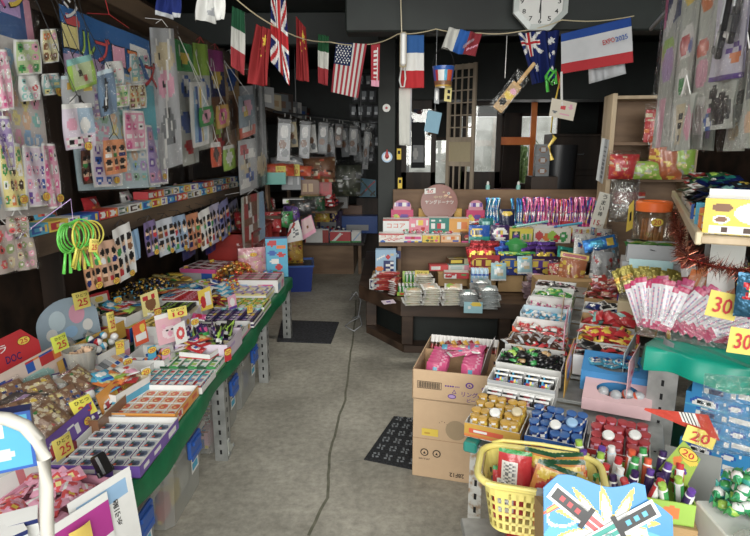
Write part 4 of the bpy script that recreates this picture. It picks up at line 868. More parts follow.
# small oval price stickers on little stands along the left table
for k,(px,py,z,s,lab) in enumerate(((128,362,.63,'20','in front of the narrow silver toy boxes'),(152,350,.63,'20','beside the narrow silver toy boxes'),(166,352,.62,'20','between the silver boxes and the ball tray'),(120,345,.68,'25','at the gold divider card'),(158,312,.70,'10','on the corner of the blue-red rimmed box'),(195,322,.70,'10','at the nearest white bin'),(232,278,.62,'10','on the gold foil sweets'),(262,277,.60,'10','by the large pink bag'),(250,308,.60,'10','at the lime gum bars'),(228,352,.62,'20','on the white-lilac open box corner'),(146,372,.62,'20','above the teal and red striped cartons'),(118,300,.74,'20','on the lettered red card among the silver sticks'),(186,268,.66,'20','before the magenta-edged box'),(212,262,.66,'10','behind the gold foil sweets'))):
 p=az(px,py,z);o=empty('price_marker','yellow oval price marker '+lab,'price marker',None,T(p.x,p.y,p.z,62-3*(k % 3)))
 MB().box(-.022,.001,-.045,.022,.003,.02,'wcPyr'[k % 5]).build('card',CARD,o);sticker(o,T(0,0,0),s,.05,.034)
m=MB();m.quad([(-.07,0,0),(.07,0,0),(.07,0,.15),(-.07,0,.15)],['r',('r',.08,.1,.92,.9,H('f2ead0')),('c',.5,.75,.2,.12,'y'),glyphs(.15,.15,.85,.6,.12,.15,4,['k',H('f2ead0'),'k','G'])],20,20,.002)
tag(m.build('lettered_card',CARD,M=T(*az(103,318,.62),66,-8)),'red-edged cream lettered card standing beside the silver stick box','card')
# more loose goods between the trays of the left table
TOY=[P_('capsule_toy',MB().lathe([(.002,0)]+[(.019*math.sin(PI*i/8),.019-.019*math.cos(PI*i/8)) for i in range(1,8)]+[(.002,.038)],12,['w']*4+[c]*5).mesh('m',GLOSS,1)) for c in 'rbyPgc']
SMP=flatpack('snack_sachet',.07,.09,.014,[['r',('c',.5,.5,.34,.25,'w'),('c',.5,.5,.16,.12,'b'),('r',0,.88,1,1,'y')],['w',('r',.1,.1,.9,.4,'P'),('c',.5,.65,.2,.14,'r')],['c',('c',.4,.6,.3,.2,'w'),('r',.1,.1,.9,.25,'b')],['o',('c',.5,.5,.3,.3,'j'),('r',0,0,1,.12,'q')],['l',('c',.5,.5,.3,.25,'w'),('c',.55,.5,.12,.12,'O')]],GLOSS,10)
for k,(px,py,z,w,d,n,pr,lab,cat,rz) in enumerate(((205,345,.60,.18,.14,12,SMP,'small bright sachet between the pig card and the dark packets','sachet',78),(130,308,.70,.26,.12,14,SMP,'small bright sachet at the edge of the black and gold heap','sachet',80),(170,292,.68,.22,.14,14,SMP,'small bright sachet behind the white bins','sachet',82),(100,345,.66,.2,.12,12,TOY,'two-coloured capsule toy behind the spoon cup','capsule toy',80),(205,290,.62,.2,.14,12,SMP,'small bright sachet beside the light blue long packets','sachet',82),(120,382,.62,.18,.1,10,SMP,'small bright sachet between the panda tray and orange header','sachet',76))):
 p=az(px,py,z);M=T(p.x,p.y,.524,rz)
 tray(M,w+.03,d+.03,z-.53,'low white box under the '+lab.replace('small bright sachet','bright sachets').replace('two-coloured capsule toy','capsule toys'),'w',['w',('r',0,.3,1,.7,'rycPoc'[k])],'e')
 heap(M,w,d,z-.524-.02,pr,n,lab,cat,lab+'s',60+k,2,tilt=28,lh=.018,mound=.03)
for k,(px,py,z,w,h,art,rz,lab) in enumerate(((150,300,.74,.16,.12,['j',('c',.5,.5,.3,.3,'n'),glyphs(.1,.7,.9,.9,.1,.2,3,['r','j'])],60,'cream card with a brown round mark rising from the black and gold sweets'),(205,296,.70,.14,.12,['y',('c',.3,.4,.2,.3,'r'),('r',.5,.2,.9,.8,'w')],60,'yellow header card of the farthest white bin'),(180,330,.73,.1,.09,['w',('c',.5,.5,.35,.3,'z'),('c',.5,.5,.15,.12,'w')],64,'white header card with a red round mark above the middle bin'),(140,330,.70,.12,.10,['O',('r',.1,.2,.9,.5,'w'),('c',.7,.7,.2,.2,'y')],70,'orange header card behind the narrow silver toy boxes'),(232,300,.64,.1,.08,['P',('c',.5,.5,.3,.3,'w'),('r',0,0,1,.2,'v')],62,'pink header card between the lime and violet gum bars'))):
 w *= .72;h *= .72;p=az(px,py,z);tag(MB().quad([(-w/2,0,-h),(w/2,0,-h),(w/2,0,h*.6),(-w/2,0,h*.45)],art,20,16,.002).build('header_board',CARD,M=T(p.x,p.y,p.z,rz,-8)),lab,'card')
 # ================================================================ goods on the platform and its display shelf
def cx(px,y):return ay(px,230,y).x
# row 1: small cartons at the shelf's front edge; row 2 boxes behind; row 3 header cards
ZS=.802
def FB(px0,px1,y,h,d,name,lab,front,base='w',txt=None,z=ZS,cat='box',rz=0,top=None,nx=20,nz=12,gr=None):
 a,b=cx(px0,y),cx(px1,y);w=b-a
 tx=[(t[0],(t[1]-.5)*w,t[2]*h,t[3]*w,t[4]*h,t[5]) for t in (txt or [])]
 return put((name,carton(w,d,h,front,top or [base],[base],base,nx,nz,txt=tx),[]),T((a+b)/2,y+d/2,z,rz),lab,cat,gr)
CR=H('f4efe6')
FB(379,404,4.72,.075,.10,'sweet_box','white box with red sticks printed on it, front row of the shelf by the post',[CR,('r',0,.85,1,1,'r'),('l',.15,.2,.5,.5,.05,'r'),('l',.4,.2,.75,.5,.05,'z'),('l',.6,.2,.95,.5,.05,'r'),('c',.15,.1,.12,.12,'b')],txt=[('ココア',.45,.68,.75,.24,'O')])
FB(404,422,4.72,.06,.10,'sweet_box','pink-lettered white box, front row of the shelf',[CR,('r',0,0,1,.2,'b'),('c',.3,.12,.1,.14,'p'),('c',.7,.1,.1,.12,'y'),glyphs(.05,.4,.95,.8,.11,.4,4,['p','p','r'])])
FB(422.5,440,4.72,.06,.10,'sweet_box','yellow box with three coloured dots, front row of the shelf',['y',('c',.3,.25,.1,.16,'G'),('c',.55,.22,.1,.16,'n'),('c',.8,.25,.1,.16,'p'),glyphs(.1,.5,.9,.85,.1,.35,7,['g','o','y'])])
FB(441,461,4.72,.06,.10,'sweet_box','orange and white box, front row of the shelf beside the yellow one',[H('f3a95c'),('r',.06,.1,.94,.9,H('f8c894')),glyphs(.1,.45,.9,.85,.1,.4,5,['w',H('f8c894'),'o']),glyphs(.4,.12,.9,.35,.1,.2,6,['b',H('f8c894')])])
FB(383,409,4.86,.18,.12,'sweet_box','tall white box with cocoa sticks and a green leaf, second row by the post',[H('eef2f2'),('r',0,.88,1,1,'q'),('c',.4,.2,.2,.12,'r'),('c',.3,.26,.1,.1,'g'),('l',.3,.2,.85,.34,.06,'e')],txt=[('ココア',.5,.68,.7,.22,'O')])
FB(409,429,4.88,.185,.12,'sweet_box','pink box with strawberries, second row of the shelf',[H('f28ca4'),('c',.3,.3,.1,.1,'g'),('c',.7,.5,.1,.1,'r'),('c',.2,.65,.1,.1,'w'),('c',.6,.2,.12,.1,'w'),glyphs(.35,.7,.95,.92,.12,.2,3,['y','w',H('f28ca4')])])
FB(429,449,4.88,.19,.12,'sweet_box','teal box with green and red dots, second row of the shelf',[H('12897c'),('c',.3,.26,.13,.11,'G'),('c',.55,.32,.12,.1,'r'),('c',.8,.22,.12,.1,'g'),('c',.5,.14,.1,.08,'P'),glyphs(.1,.5,.9,.72,.1,.22,2,['w','r',H('12897c')]),glyphs(.1,.8,.6,.92,.1,.1,2,['w',H('12897c')])])
FB(449,469,4.88,.185,.12,'sweet_box','yellow-orange box with white lettering, second row of the shelf',[H('f5ab35'),('c',.3,.25,.14,.1,'w'),glyphs(.1,.5,.9,.8,.16,.3,4,['w',H('f5ab35'),'o']),glyphs(.4,.15,.9,.35,.12,.2,2,['w','u',H('f5ab35')])])
WR=[P_('wrapped_sweet',twist(.045,.011,[a,('r',.35,.2,.65,.8,b)])) for a,b in (('T','w'),('P','r'),('w','g'),('w','z'))]
heap(T(cx(425,4.84),4.85,ZS+.06),.5,.06,.004,WR,26,'pale twist-wrapped sweet lying on the front-row boxes','sweet','pale sweets between the box rows',4,2,lh=.012)
# back row: fruit header boxes, donut disc
def fruitbox(px0,px1,y,z,lab):
 a,b=cx(px0,y),cx(px1,y);w=b-a;o=empty('fruit_gum_box',lab,'box','pink fruit boxes',T((a+b)/2,y+.05,z))
 MB().artbox(w,.1,.12,[H('d4256e'),('c',.3,.35,.18,.2,'y'),('c',.22,.55,.1,.1,'l'),('c',.6,.5,.2,.2,'v'),('c',.85,.4,.12,.16,'r'),('r',.8,.1,.92,.24,'w')],base=H('d4256e'),nx=20,nz=12).build('carton',CARD,o)
 m=MB();n=14;v=[(-.4*w,-.05,.12),(.4*w,-.05,.12)]+[(.4*w*math.cos(PI*i/n),-.05,.15+.06*math.sin(PI*i/n)) for i in range(n+1)]
 m.add(v+[(x,y_+.004,z_) for x,y_,z_ in v],[tuple(range(len(v))),tuple(range(2*len(v)-1,len(v)-1,-1))]+[(i,len(v)+i,len(v)+(i+1) % len(v),(i+1) % len(v)) for i in range(len(v))],C(H('d98aa0')))
 m.panel(w*.7,.035,[H('d98aa0'),glyphs(0,0,1,1,.12,1,5,['v','i','w'])],12,4,T(0,-.0515,.15)).build('header_card',CARD,o)
 return o
tray(T(cx(397,5.06),5.08,ZS),.2,.12,.12,'plain kraft box raising the pink fruit box by the post','a',['a'],'a',mat=KRAFT)
fruitbox(391,413,5.02,ZS+.125,'pink fruit-print box with an arched header, at the post end of the back row')
fruitbox(466,484,5.0,ZS+.125,'pink fruit-print box with an arched header, beside the blue candy packs')
tray(T(cx(475,5.06),5.06,ZS),.18,.12,.12,'plain kraft box raising the second pink fruit box','a',['a'],'a',mat=KRAFT)
heap(T(cx(472,4.95),4.96,ZS+.13),.2,.08,.0,[P_('wrapped_sweet',twist(.05,.012,[c])) for c in 'rgew'],14,'red, green or cream wrapped sweet in front of the second fruit box','sweet','sweets by the second fruit box',6,2,lh=.014)
dd=empty('doughnut_sign','round brown doughnut sign standing at the back of the display shelf, 50 card','sign',M=T(cx(439,5.1),5.12,ZS+.15,0,-8))
MB().lathe([(.001,0),(.165,0),(.168,.006),(.001,.008)],32,H('8e4a38'),M=T(0,.008,.15,0,90)).build('disc',CARD,dd,30)
MB().text('中サク',.12,.028,'e',T(.01,-.002,.2)).text('ヤングドーナツ',.26,.038,'w',T(0,-.002,.155)).build('lettering',PAPER,dd)
m=MB()
for x,z,a,b,c in ((.085,.235,.012,.012,'w'),(.085,.235,.006,.007,'k'),(.06,.215,.02,.009,'h'),(.1,.2,.016,.008,'h'),(.04,.245,.01,.006,'e')):m.add([(x+a*math.cos(k*PI/6),-.0012-len(m.f)*.0003,z+b*math.sin(k*PI/6)) for k in range(12)],[tuple(range(12))],C(c))
m.build('doughnut_face',PAPER,dd)
mm=MB();mm.quad([(-.05,0,0),(.05,0,.01),(.05,0,.06),(-.05,0,.05)],['w',glyphs(.1,.65,.9,.9,.1,.2,3,['k','w'])],10,6,.001);mm.text('50',.05,.028,'r',T(0,-.001,.025));mm.build('price_tag',PAPER,dd,M=dd.matrix_world @ T(-.085,-.006,.225))
for px in (422,457):tag(MB().artbox(.07,.06,.24,['Y',('r',.1,.1,.9,.2,'o')],base='Y').build('yellow_box',CARD,M=T(cx(px,5.2),5.2,ZS)),'plain yellow box behind the doughnut sign, %s side' % ('post' if px<440 else 'window'),'box')
tray(T(cx(438,5.03),5.04,ZS),.38,.1,.12,'brown tray of small wrapped doughnuts before the round sign','a',['n'],'a')
heap(T(cx(438,5.03),5.04,ZS),.36,.09,.11,[P_('doughnut_packet',pouch(.06,.05,.02,['e',('c',.5,.5,.3,.3,'a'),('c',.5,.5,.1,.1,'e')],GLOSS,6))],16,'small clear doughnut packet in the tray before the round sign','doughnut','doughnut packets',3,2,tilt=25)
# brown/red chocolate boxes, teal & blue pouches, yellow box, fruit tray at the shelf's middle
FB(470,484,4.9,.13,.1,'chocolate_box','brown box with a red band, between the orange box and teal packs',[H('4a2018'),('r',0,.1,1,.45,'q'),('r',.1,.55,.9,.7,'e')],base=H('4a2018'))
FB(462,474,4.72,.08,.1,'chocolate_box','small brown box with red top at the front row beside the teal pouch',['N',('r',0,0,1,.2,'p'),('c',.5,.6,.3,.25,'q'),('c',.4,.4,.1,.1,'e')],base='N')
def PCH(px0,px1,y,h,nm,lab,art,z=ZS,t=.03,rx=-8,mat=None,gr=None,cat='snack packet',rz=0,n=14):
 a,b=cx(px0,y),cx(px1,y);return put((nm,pouch(b-a,h,t,art,mat,n,seed=int(px0)),[]),T((a+b)/2,y,z,rz,rx),lab,cat,gr)
PCH(479,493,4.86,.19,'snack_pouch','tall teal pouch with a white band standing behind the printed pouch',[H('0f7a78'),('r',0,.3,1,.42,'w'),('r',.2,.7,.8,.85,'T')],rx=-4)
PCH(469,490,4.70,.15,'snack_pouch','teal and blue pouch with yellow lettering at the shelf edge',['b',('r',0,0,1,.4,'t'),('c',.4,.6,.34,.26,'y'),glyphs(.12,.45,.7,.75,.1,.3,5,['k','y','b']),('r',.2,.1,.6,.18,'w')])
PCH(499,514,4.95,.26,'snack_pouch','dark navy pouch with a yellow oval, standing between the blue packs',[H('12204e'),('c',.5,.85,.35,.08,'y'),('r',.15,.3,.85,.42,'w'),('r',.3,.2,.7,.26,'s')],rx=-3)
PCH(491,510,4.72,.15,'snack_pouch','purple and white pouch with yellow lettering, beside the yellow box',['V',('c',.5,.5,.4,.35,'w'),glyphs(.15,.3,.85,.7,.12,.2,2,['y','V','p','w']),('r',.2,.05,.8,.12,'w')])
FB(510,533,4.70,.12,.1,'snack_box','bright yellow box with a purple figure and white label, on the shelf edge',[H('e8d818'),('r',.08,.1,.45,.8,'G'),('c',.26,.5,.12,.2,'v'),('c',.26,.7,.08,.1,'h'),('r',.52,.2,.94,.7,'e'),('c',.64,.45,.07,.2,'g'),('c',.8,.45,.07,.2,'g')],base='y')
t=tray(T(cx(553,4.68),4.76,ZS),cx(572,4.7)-cx(535,4.7),.14,.13,'white fruit-print tray with an apple, orange and leaves on the shelf edge','w',[H('f2ecdc'),('c',.15,.5,.1,.3,'z'),('c',.35,.4,.09,.25,'o'),('c',.5,.5,.12,.3,'l'),('c',.62,.35,.08,.24,'r'),('c',.8,.45,.1,.34,'g'),('l',.4,.1,.6,.3,.05,'g'),('c',.8,.5,.05,.1,'w')],'w')
# candy tubes and sticks packed upright (blue, pink, purple)
STK=lambda a,b,c:('candy_tube',pouch(.028,.27,.022,[a,('r',0,.1,1,.25,b),('l',.2,.3,.8,.7,.15,c),('l',.2,.6,.8,1,.12,b),('c',.5,.5,.3,.06,'w')],FOIL,5),[])
SB=[STK('c','b','w'),STK('b','c','w'),STK('c','w','b')];SP=[STK('p','v','P'),STK('P','p','v'),STK('v','p','y')];SRD=[STK('z','w','P'),STK('r','P','w')]
def sticks(px0,px1,y,n,pr,lab,grp,z=ZS+.07,ny=2,rx=-4,seed=3,h=1):
 r=random.Random(seed);a,b=cx(px0,y),cx(px1,y)
 MB_=tray(T((a+b)/2,y+.03,z-.07),b-a,.1,.13,'small carton holding the '+grp,'w',rart(seed,random.Random(seed).choice('Pwu'),'pyrb'),'w')
 for j in range(ny):
  for i in range(n):
   x=a+(b-a)*(i+.5)/n+r.uniform(-.006,.006);put(r.choice(pr),T(x,y+.05*j,z+.01,r.uniform(-20,20),rx+r.uniform(-6,4),r.uniform(-9,9),h),lab,'candy tube',grp)
sticks(484,500,5.02,6,SB,'blue twisted candy tube packed upright beside the fruit box','blue candy tubes by the fruit box',seed=5)
sticks(514,532,5.0,6,SB,'blue candy tube packed upright behind the yellow box','blue candy tubes behind the yellow box',seed=6)
sticks(524,548,4.95,8,SP+SB[:1],'pink and purple candy stick packed upright above the yellow box','purple candy sticks',seed=7,h=1.05)
sticks(548,580,4.92,9,SRD+SP,'red and pink candy stick packed upright behind the fruit tray','red candy sticks',seed=8,h=1.0)
sticks(572,590,4.80,6,SP,'tall purple candy stick next to the white handwritten sign','tall purple candy sticks',seed=9,h=1.1)
sticks(588,602,4.82,4,SB,'blue candy stick behind the white handwritten sign','blue candy sticks',seed=10)
FB(562,577,4.78,.12,.08,'snack_box','red and white box with a yellow figure before the red candy sticks',['r',('r',0,.5,1,.8,'w'),('c',.5,.4,.25,.25,'y'),('r',.4,.1,.6,.3,'k')],base='r',z=ZS+.05)
m=MB();m.quad([(-.05,0,0),(.05,0,0),(.05,0,.27),(-.05,0,.27)],[H('eeeadc')],4,8,.002)
sg=tag(m.build('price_sign',PAPER,M=T(*ay(596,228,4.25),0,-6,14)),'white handwritten sign standing among the candy sticks, red 15 at its foot','sign')
for k,ch in enumerate('うまい棒'):MB().text(ch,.035,.035,'k',T(0,-.001,.24-.044*k)).build('handwriting',PAPER,sg)
MB().text('15.',.06,.04,'r',T(0,-.001,.04)).build('number',PAPER,sg)
# ---- platform level: left to right
ZP=.445
def PB(px,py,z=ZP):return az(px,py,z)
m=put(('snack_box',carton(.17,.08,.2,[H('9cc4e4'),('r',.4,.05,.9,.55,'B'),('c',.6,.7,.12,.08,'r'),('c',.2,.2,.2,.12,'o'),('l',.1,.6,.4,.75,.05,'w'),glyphs(.4,.1,.9,.5,.1,.1,3,['w','B','B']),('c',.8,.8,.1,.05,'e')],None,None,'u',18,20),[]),T(-.03,4.62,.56,0),'pale blue box with navy lettering standing above the stacked red packs','box')
put(('snack_box',carton(.15,.08,.06,['B',('r',.1,.2,.9,.5,'u'),('r',.3,.6,.8,.8,'w')],None,None,'b',10,5),[]),T(.02,4.74,.665,0),'small blue box behind the pale blue box, under the shelf corner','box')
tray(T(-.03,4.6,ZP),.22,.18,.115,'kraft tray under the pale blue box','a',['a'],'a',mat=KRAFT)
RP=('wafer_pack',pouch(.19,.055,.02,['q',('l',.1,.2,.9,.8,.07,'P'),('c',.3,.5,.1,.3,'h'),('r',0,0,.06,1,'w')],GLOSS,9),[])
for k in range(9):
 put(RP,T(-.03+.02*((k*7) % 3-1),4.42-.01*(k % 3),ZP+.012+.017*k,5*((k*5) % 3-1),-80),'red and pink flat wafer pack in the stack at the chamfered platform corner','wafer pack','stacked red wafer packs')
for k in range(7):
 put(RP,T(.07,4.34,ZP+.012+.017*k,70+5*(k % 3),-80),'red flat wafer pack in the second stack, nearer the chamfer edge','wafer pack','second stack of red wafer packs')
put(('snack_box',carton(.13,.03,.085,['w',('r',.05,.1,.95,.9,'B'),('c',.25,.5,.14,.3,'w'),glyphs(.42,.2,.9,.8,.1,.3,3,['w','B'])],None,None,'w',16,10),[]),T(-.10,4.36+.12,ZP+.0,-30),'white and navy card box leaning on the stacked red wafer packs','box')
tag(MB().quad([(-.05,-.05,0),(.05,-.04,0),(.06,.05,.003),(-.04,.05,0)],['m',('r',.3,.3,.6,.6,'v')],6,6,.002).build('leaflet',PAPER,M=T(*PB(388,302,.447),20)),'small pale lilac leaflet lying at the chamfered platform edge','paper')
# green bottles box
BT=bottle(.085,.012,'w','g','g')
t=tray(T(.155,4.33,ZP,3),.19,.08,.03,'lime green fruit-print tray of little green bottles at the platform edge','l',[H('a8d820'),('c',.2,.5,.1,.3,'O'),('c',.55,.5,.08,.3,'v'),('c',.8,.5,.1,.3,'q')],'l')
rows(T(.155,4.33,ZP+.004,3),6,2,.03,.034,BT,'little green bottle with white cap in the lime green tray','bottle','little green bottles',jit=.05)
t=tray(T(.20,4.46,ZP,0),.18,.08,.08,'lime box of green bottles behind the first, pale bubble-shaped header','l',['l'],'l',.12,['l',('c',.3,.75,.2,.2,'w'),('c',.7,.7,.2,.2,H('d8f0b0'))],(12,8))
rows(T(.20,4.46,ZP+.07,0),5,2,.03,.032,BT,'little green bottle with white cap in the lime box behind the tray','bottle','green bottles in the rear lime box')
price_card(T(.26,4.36,ZP+.10,-4),'30','yellow 30 price card above the little green bottles',.11,.09)
# clear packets of pastel sweets, piled in columns
CLP=[('wafer_packet',pouch(.13,.10,.025,[H('d6d2c0'),('c',.3,.5,.24,.35,c),('c',.7,.5,.22,.3,d),('c',.5,.3,.2,.15,'h'),('r',0,0,.05,1,'w'),('r',.95,0,1,1,'w'),('c',.5,.75,.08,.08,'O')],GLOSS,10,seed=k),[]) for k,(c,d) in enumerate((('l','e'),('e',H('a9c08a')),(H('e0c8b4'),'x')))]
r=random.Random(2)
for col,(px,nz) in enumerate(((413,7),(432,8),(452,8),(425,9))):
 for k in range(nz):
  q=PB(px,308) if col<3 else PB(px,296)
  put(CLP[(k+col) % 3],T(q.x+r.uniform(-.01,.01),q.y+.02,ZP+.014+.017*k,r.uniform(-12,12),-82+r.uniform(-6,6)),['clear packet of pastel wafers in the stack next to the lime tray','clear packet of pastel wafers in the middle stack of the platform edge','clear packet of pastel wafers in the stack before the folded red-white box','clear packet of pastel wafers in the rear stack on the platform'][col],'wafer packet','clear wafer packets, stack %d' % (col+1))
put(('snack_box',carton(.20,.10,.05,['w',('r',0,.75,1,1,'r'),('r',.5,.0,1,.7,'r'),('r',.7,.45,.9,.7,'g'),glyphs(.04,.15,.45,.7,.08,.4,3,['r','w'])],None,None,'w',20,8,txt=[('50',-.06,.022,.05,.03,'r')]),[]),T(.55,4.52,ZP+.10,-3),'red and white box marked 50 on the clear wafer packets','box')
put(('snack_box',carton(.2,.1,.05,['w',('r',.1,.2,.6,.8,H('c8e0e0')),('r',.7,0,1,1,'P')],['T'],None,'w',12,5),[]),T(.60,4.72,ZP+.12,4),'flat mint-topped box behind the red and white 50 box','box')
put(('snack_box',carton(.2,.1,.045,['N',('r',.1,.2,.6,.8,'y'),('r',.7,0,1,1,'e')],['e',('c',.5,.5,.3,.3,'y')],None,'n',12,5),[]),T(.60,4.76,ZP+.172,8),'brown and yellow flat box topmost under the shelf','box')
put(('snack_box',carton(.16,.1,.05,['z',('r',.1,.2,.6,.8,'w')],['z'],None,'z',12,5),[]),T(.42,4.74,ZP+.115,4),'flat pink-red box beside the mint-topped box','box')
put(('snack_box',carton(.3,.2,.11,['a'],['a'],None,'a',2,2,mat=KRAFT),[]),T(.56,4.72,ZP,2),'plain kraft box under the flat boxes at the middle of the platform','box')
tag(MB().quad([(-.1,0,0),(.06,.05,0),(.02,.06,.09),(-.09,.01,.12)],['G',('r',.2,.2,.8,.4,'v'),('c',.5,.7,.3,.1,'l')],8,8,.01).build('flat_bag',GLOSS,M=T(.77,4.78,ZP+.13)),'dark green flat bag leaning under the display shelf','snack packet')
t=tray(T(.715,4.34,ZP,-4),.15,.1,.08,'white box marked 50 filled with upright light blue packs','w',['w',glyphs(.1,.1,.9,.3,.08,.2,3,['k','w','w'])],'w',ftxt=[('50',0,.045,.08,.035,'r')])
BL=('ice_pack',pouch(.035,.19,.012,[H('9ccce8'),('l',.1,.1,.9,.9,.1,'w'),('r',0,.45,1,.5,'b'),('r',0,.75,1,.8,'b')],GLOSS,5),[])
rows(T(.715,4.34,ZP+.02,-4),4,3,.033,.03,BL,'light blue pack with white stripe upright in the white 50 box','sweet pack','light blue upright packs',rx=-5)
LBP=[('candy_pack',pouch(.12,.14,.03,[H('a4d4de'),('c',.5,.5,.3,.2,'w'),('c',.6,.35,.2,.1,'e'),('r',.3,.8,.7,.95,'y'),('r',0,0,1,.1,'w')],GLOSS,10,seed=4),[])]
put(LBP[0],T(.86,4.32,ZP+.12,0,-10),'pale blue packet with a yellow oval leaning on the white-foil stack','candy packet')
put(LBP[0],T(1.06,4.30,ZP+.18,8,-12),'pale blue packet standing highest in front of the red gummy box','candy packet')
WF=('foil_packet',pouch(.13,.10,.028,[H('d8dede'),('r',.2,.2,.8,.8,H('b8ccd0')),('c',.5,.5,.14,.14,'T'),('r',0,0,.05,1,'w')],FOIL,8,seed=6),[])
for col,(px,nz,y) in enumerate(((470,6,308),(490,9,311),(481,8,300))):
 for k in range(nz):
  q=PB(px,y);put(WF,T(q.x+r.uniform(-.012,.012),q.y,ZP+.014+.017*k,r.uniform(-10,10),-82),['silver-white packet in the low stack behind the blue card','silver-white packet in the taller stack at the platform edge','silver-white packet in the stack behind the pale blue packets'][col],'foil packet','silver-white packets, stack %d' % (col+1))
put(('display_card',carton(.13,.006,.08,[H('a0d4e0'),('r',.1,.2,.9,.3,'w'),('c',.65,.8,.3,.2,'y'),('c',.3,.5,.1,.1,'w')],None,None,'c',14,8),[]),T(*PB(473,313),-4),'light blue card with a yellow oval standing at the platform edge','card')
PKB=('wafer_packet',pouch(.13,.08,.022,[H('a88c94'),('c',.5,.5,.3,.3,'P'),('c',.3,.6,.12,.12,'w'),('r',0,0,.06,1,'w')],GLOSS,8,seed=7),[])
for k in range(12):put(PKB,T(1.10+r.uniform(-.01,.01)+(.03 if k>7 else 0),4.18+.01*(k % 2),ZP+.012+.015*k,r.uniform(-8,8),-82),'dusky pink packet in the tall stack by the candy stand','wafer packet','dusky pink stacked packets')
# gummy bags in boxes: red, blue, purple
def gummy(px0,px1,y,z,c,c2,lab,lab2,h=.16,n=3,fn=40):
 a,b=cx(px0,y),cx(px1,y);w=b-a;col=C(c)
 t=tray(T((a+b)/2,y+.06,z),w,.12,h,lab,c,[c,('c',.35,.62,.36,.25,'y'),glyphs(.08,.46,.85,.74,.07,.28,4,['y','y',c2,'y']),('l',.12,.8,.8,.78,.025,c2),('l',.1,.42,.85,.44,.025,c2),('c',.7,.25,.2,.14,'y'),('c',.2,.2,.12,.1,c2),('c',.9,.6,.07,.1,'w')],c,fn=fn)
 G=('gummy_bag',pouch(w*.55,.17,.03,[c,('c',.5,.55,.38,.2,'y'),glyphs(.18,.45,.82,.65,.1,.2,6,[c2,'y','y']),('c',.3,.25,.16,.1,'w'),('c',.7,.3,.14,.1,c2),('r',0,.9,1,1,c2)],FOIL,12,seed=8),[])
 r=random.Random(int(px0))
 for k in range(n*2):put(G,T(a+w*(.22+.56*(k % n)/max(1,n-1)),y+.04+.05*(k// n),z+.06+.03*(k// n),r.uniform(-12,12),-12+4*(k// n),r.uniform(-14,14)),lab2,'gummy bag',lab2+'s')
gummy(473,501,4.42,ZP+.145,'r','R','red gummy display box with yellow lettering on the platform','red gummy bag with yellow lettering above its box')
gummy(502,530,4.40,ZP+.145,H('1d2f86'),'b','royal blue gummy display box with yellow lettering on the platform','blue gummy bag with yellow lettering above its box')
gummy(530,560,4.38,ZP+.145,H('3b1650'),'v','purple gummy display box with yellow lettering on the platform','purple gummy bag with yellow lettering above its box')
for k,x in enumerate((cx(485,4.4),cx(512,4.4),cx(540,4.4))):tag(MB().box(x-.1,4.44,ZP,x+.13,4.6,ZP+.143,'a').build('riser_box',KRAFT),['plain kraft riser under the red gummy box','plain kraft riser under the blue gummy box','plain kraft riser under the purple gummy box'][k],'box')
GRN=('stick_jelly',pouch(.2,.035,.02,['g',('r',.2,.2,.8,.6,'l'),('r',0,0,.1,1,'l')],GLOSS,8),[])
for k in range(3):put(GRN,T(cx(512+7*k,4.36),4.36,ZP+.325,-18+16*k,-70),'green jelly stick lying across the blue gummy bags','jelly stick','green jelly sticks')
put(('candy_tube',pouch(.02,.3,.02,['T',('r',0,0,1,.1,'g')],GLOSS,4),[]),T(cx(512,4.66),4.66,ZS+.14,0,0,80),'long turquoise tube lying on the yellow box','candy tube')
put(('candy_tube',pouch(.02,.24,.02,['c',('r',0,0,1,.1,'b')],GLOSS,4),[]),T(cx(555,4.7),4.74,ZS+.135,0,0,82),'long sky blue tube lying on the fruit tray','candy tube')
tag(MB().lathe([(.001,.19),(.10,.15),(.105,.07),(.09,0)],18,'g',M=T(cx(517,4.52),4.54,ZP+.24)).build('green_dome',PLAST,smooth=40),'green dome-shaped pack behind the blue gummy bags','pack')
# small bottles with white caps on top of the wainscot, cups
for k,px in enumerate((486,516)):
 b=empty('glue_bottle',['small white-capped bottle on the wainscot beside the lattice screen','small white-capped bottle on the wainscot near the chest'][k],'bottle',M=T(cx(px,5.31),5.308,1.21))
 MB().lathe([(.02,0),(.02,.035),(.012,.045)],12,'T').build('bottle',PLAST,b,40);MB().lathe([(.013,.04),(.013,.06),(.006,.075)],12,'w').build('cap',PLAST,b,40)
 # ================================================================ goods on the slanted stand
def sp(px,py,h=0.0):
 """point of the stand's stepped surface (+h) seen at this pixel, in the stand's own frame"""
 z=.6
 for _ in range(12):
  q=SM.inverted() @ az(px,py,z);z=z*.4+.6*(step(q.y)+h)
 return q
def SP(px,py,h=0.0,rz=0):q=sp(px,py,h);return SM @ T(q.x,q.y,q.z-(0),rz)
ZT=lambda v:step(v)-.005
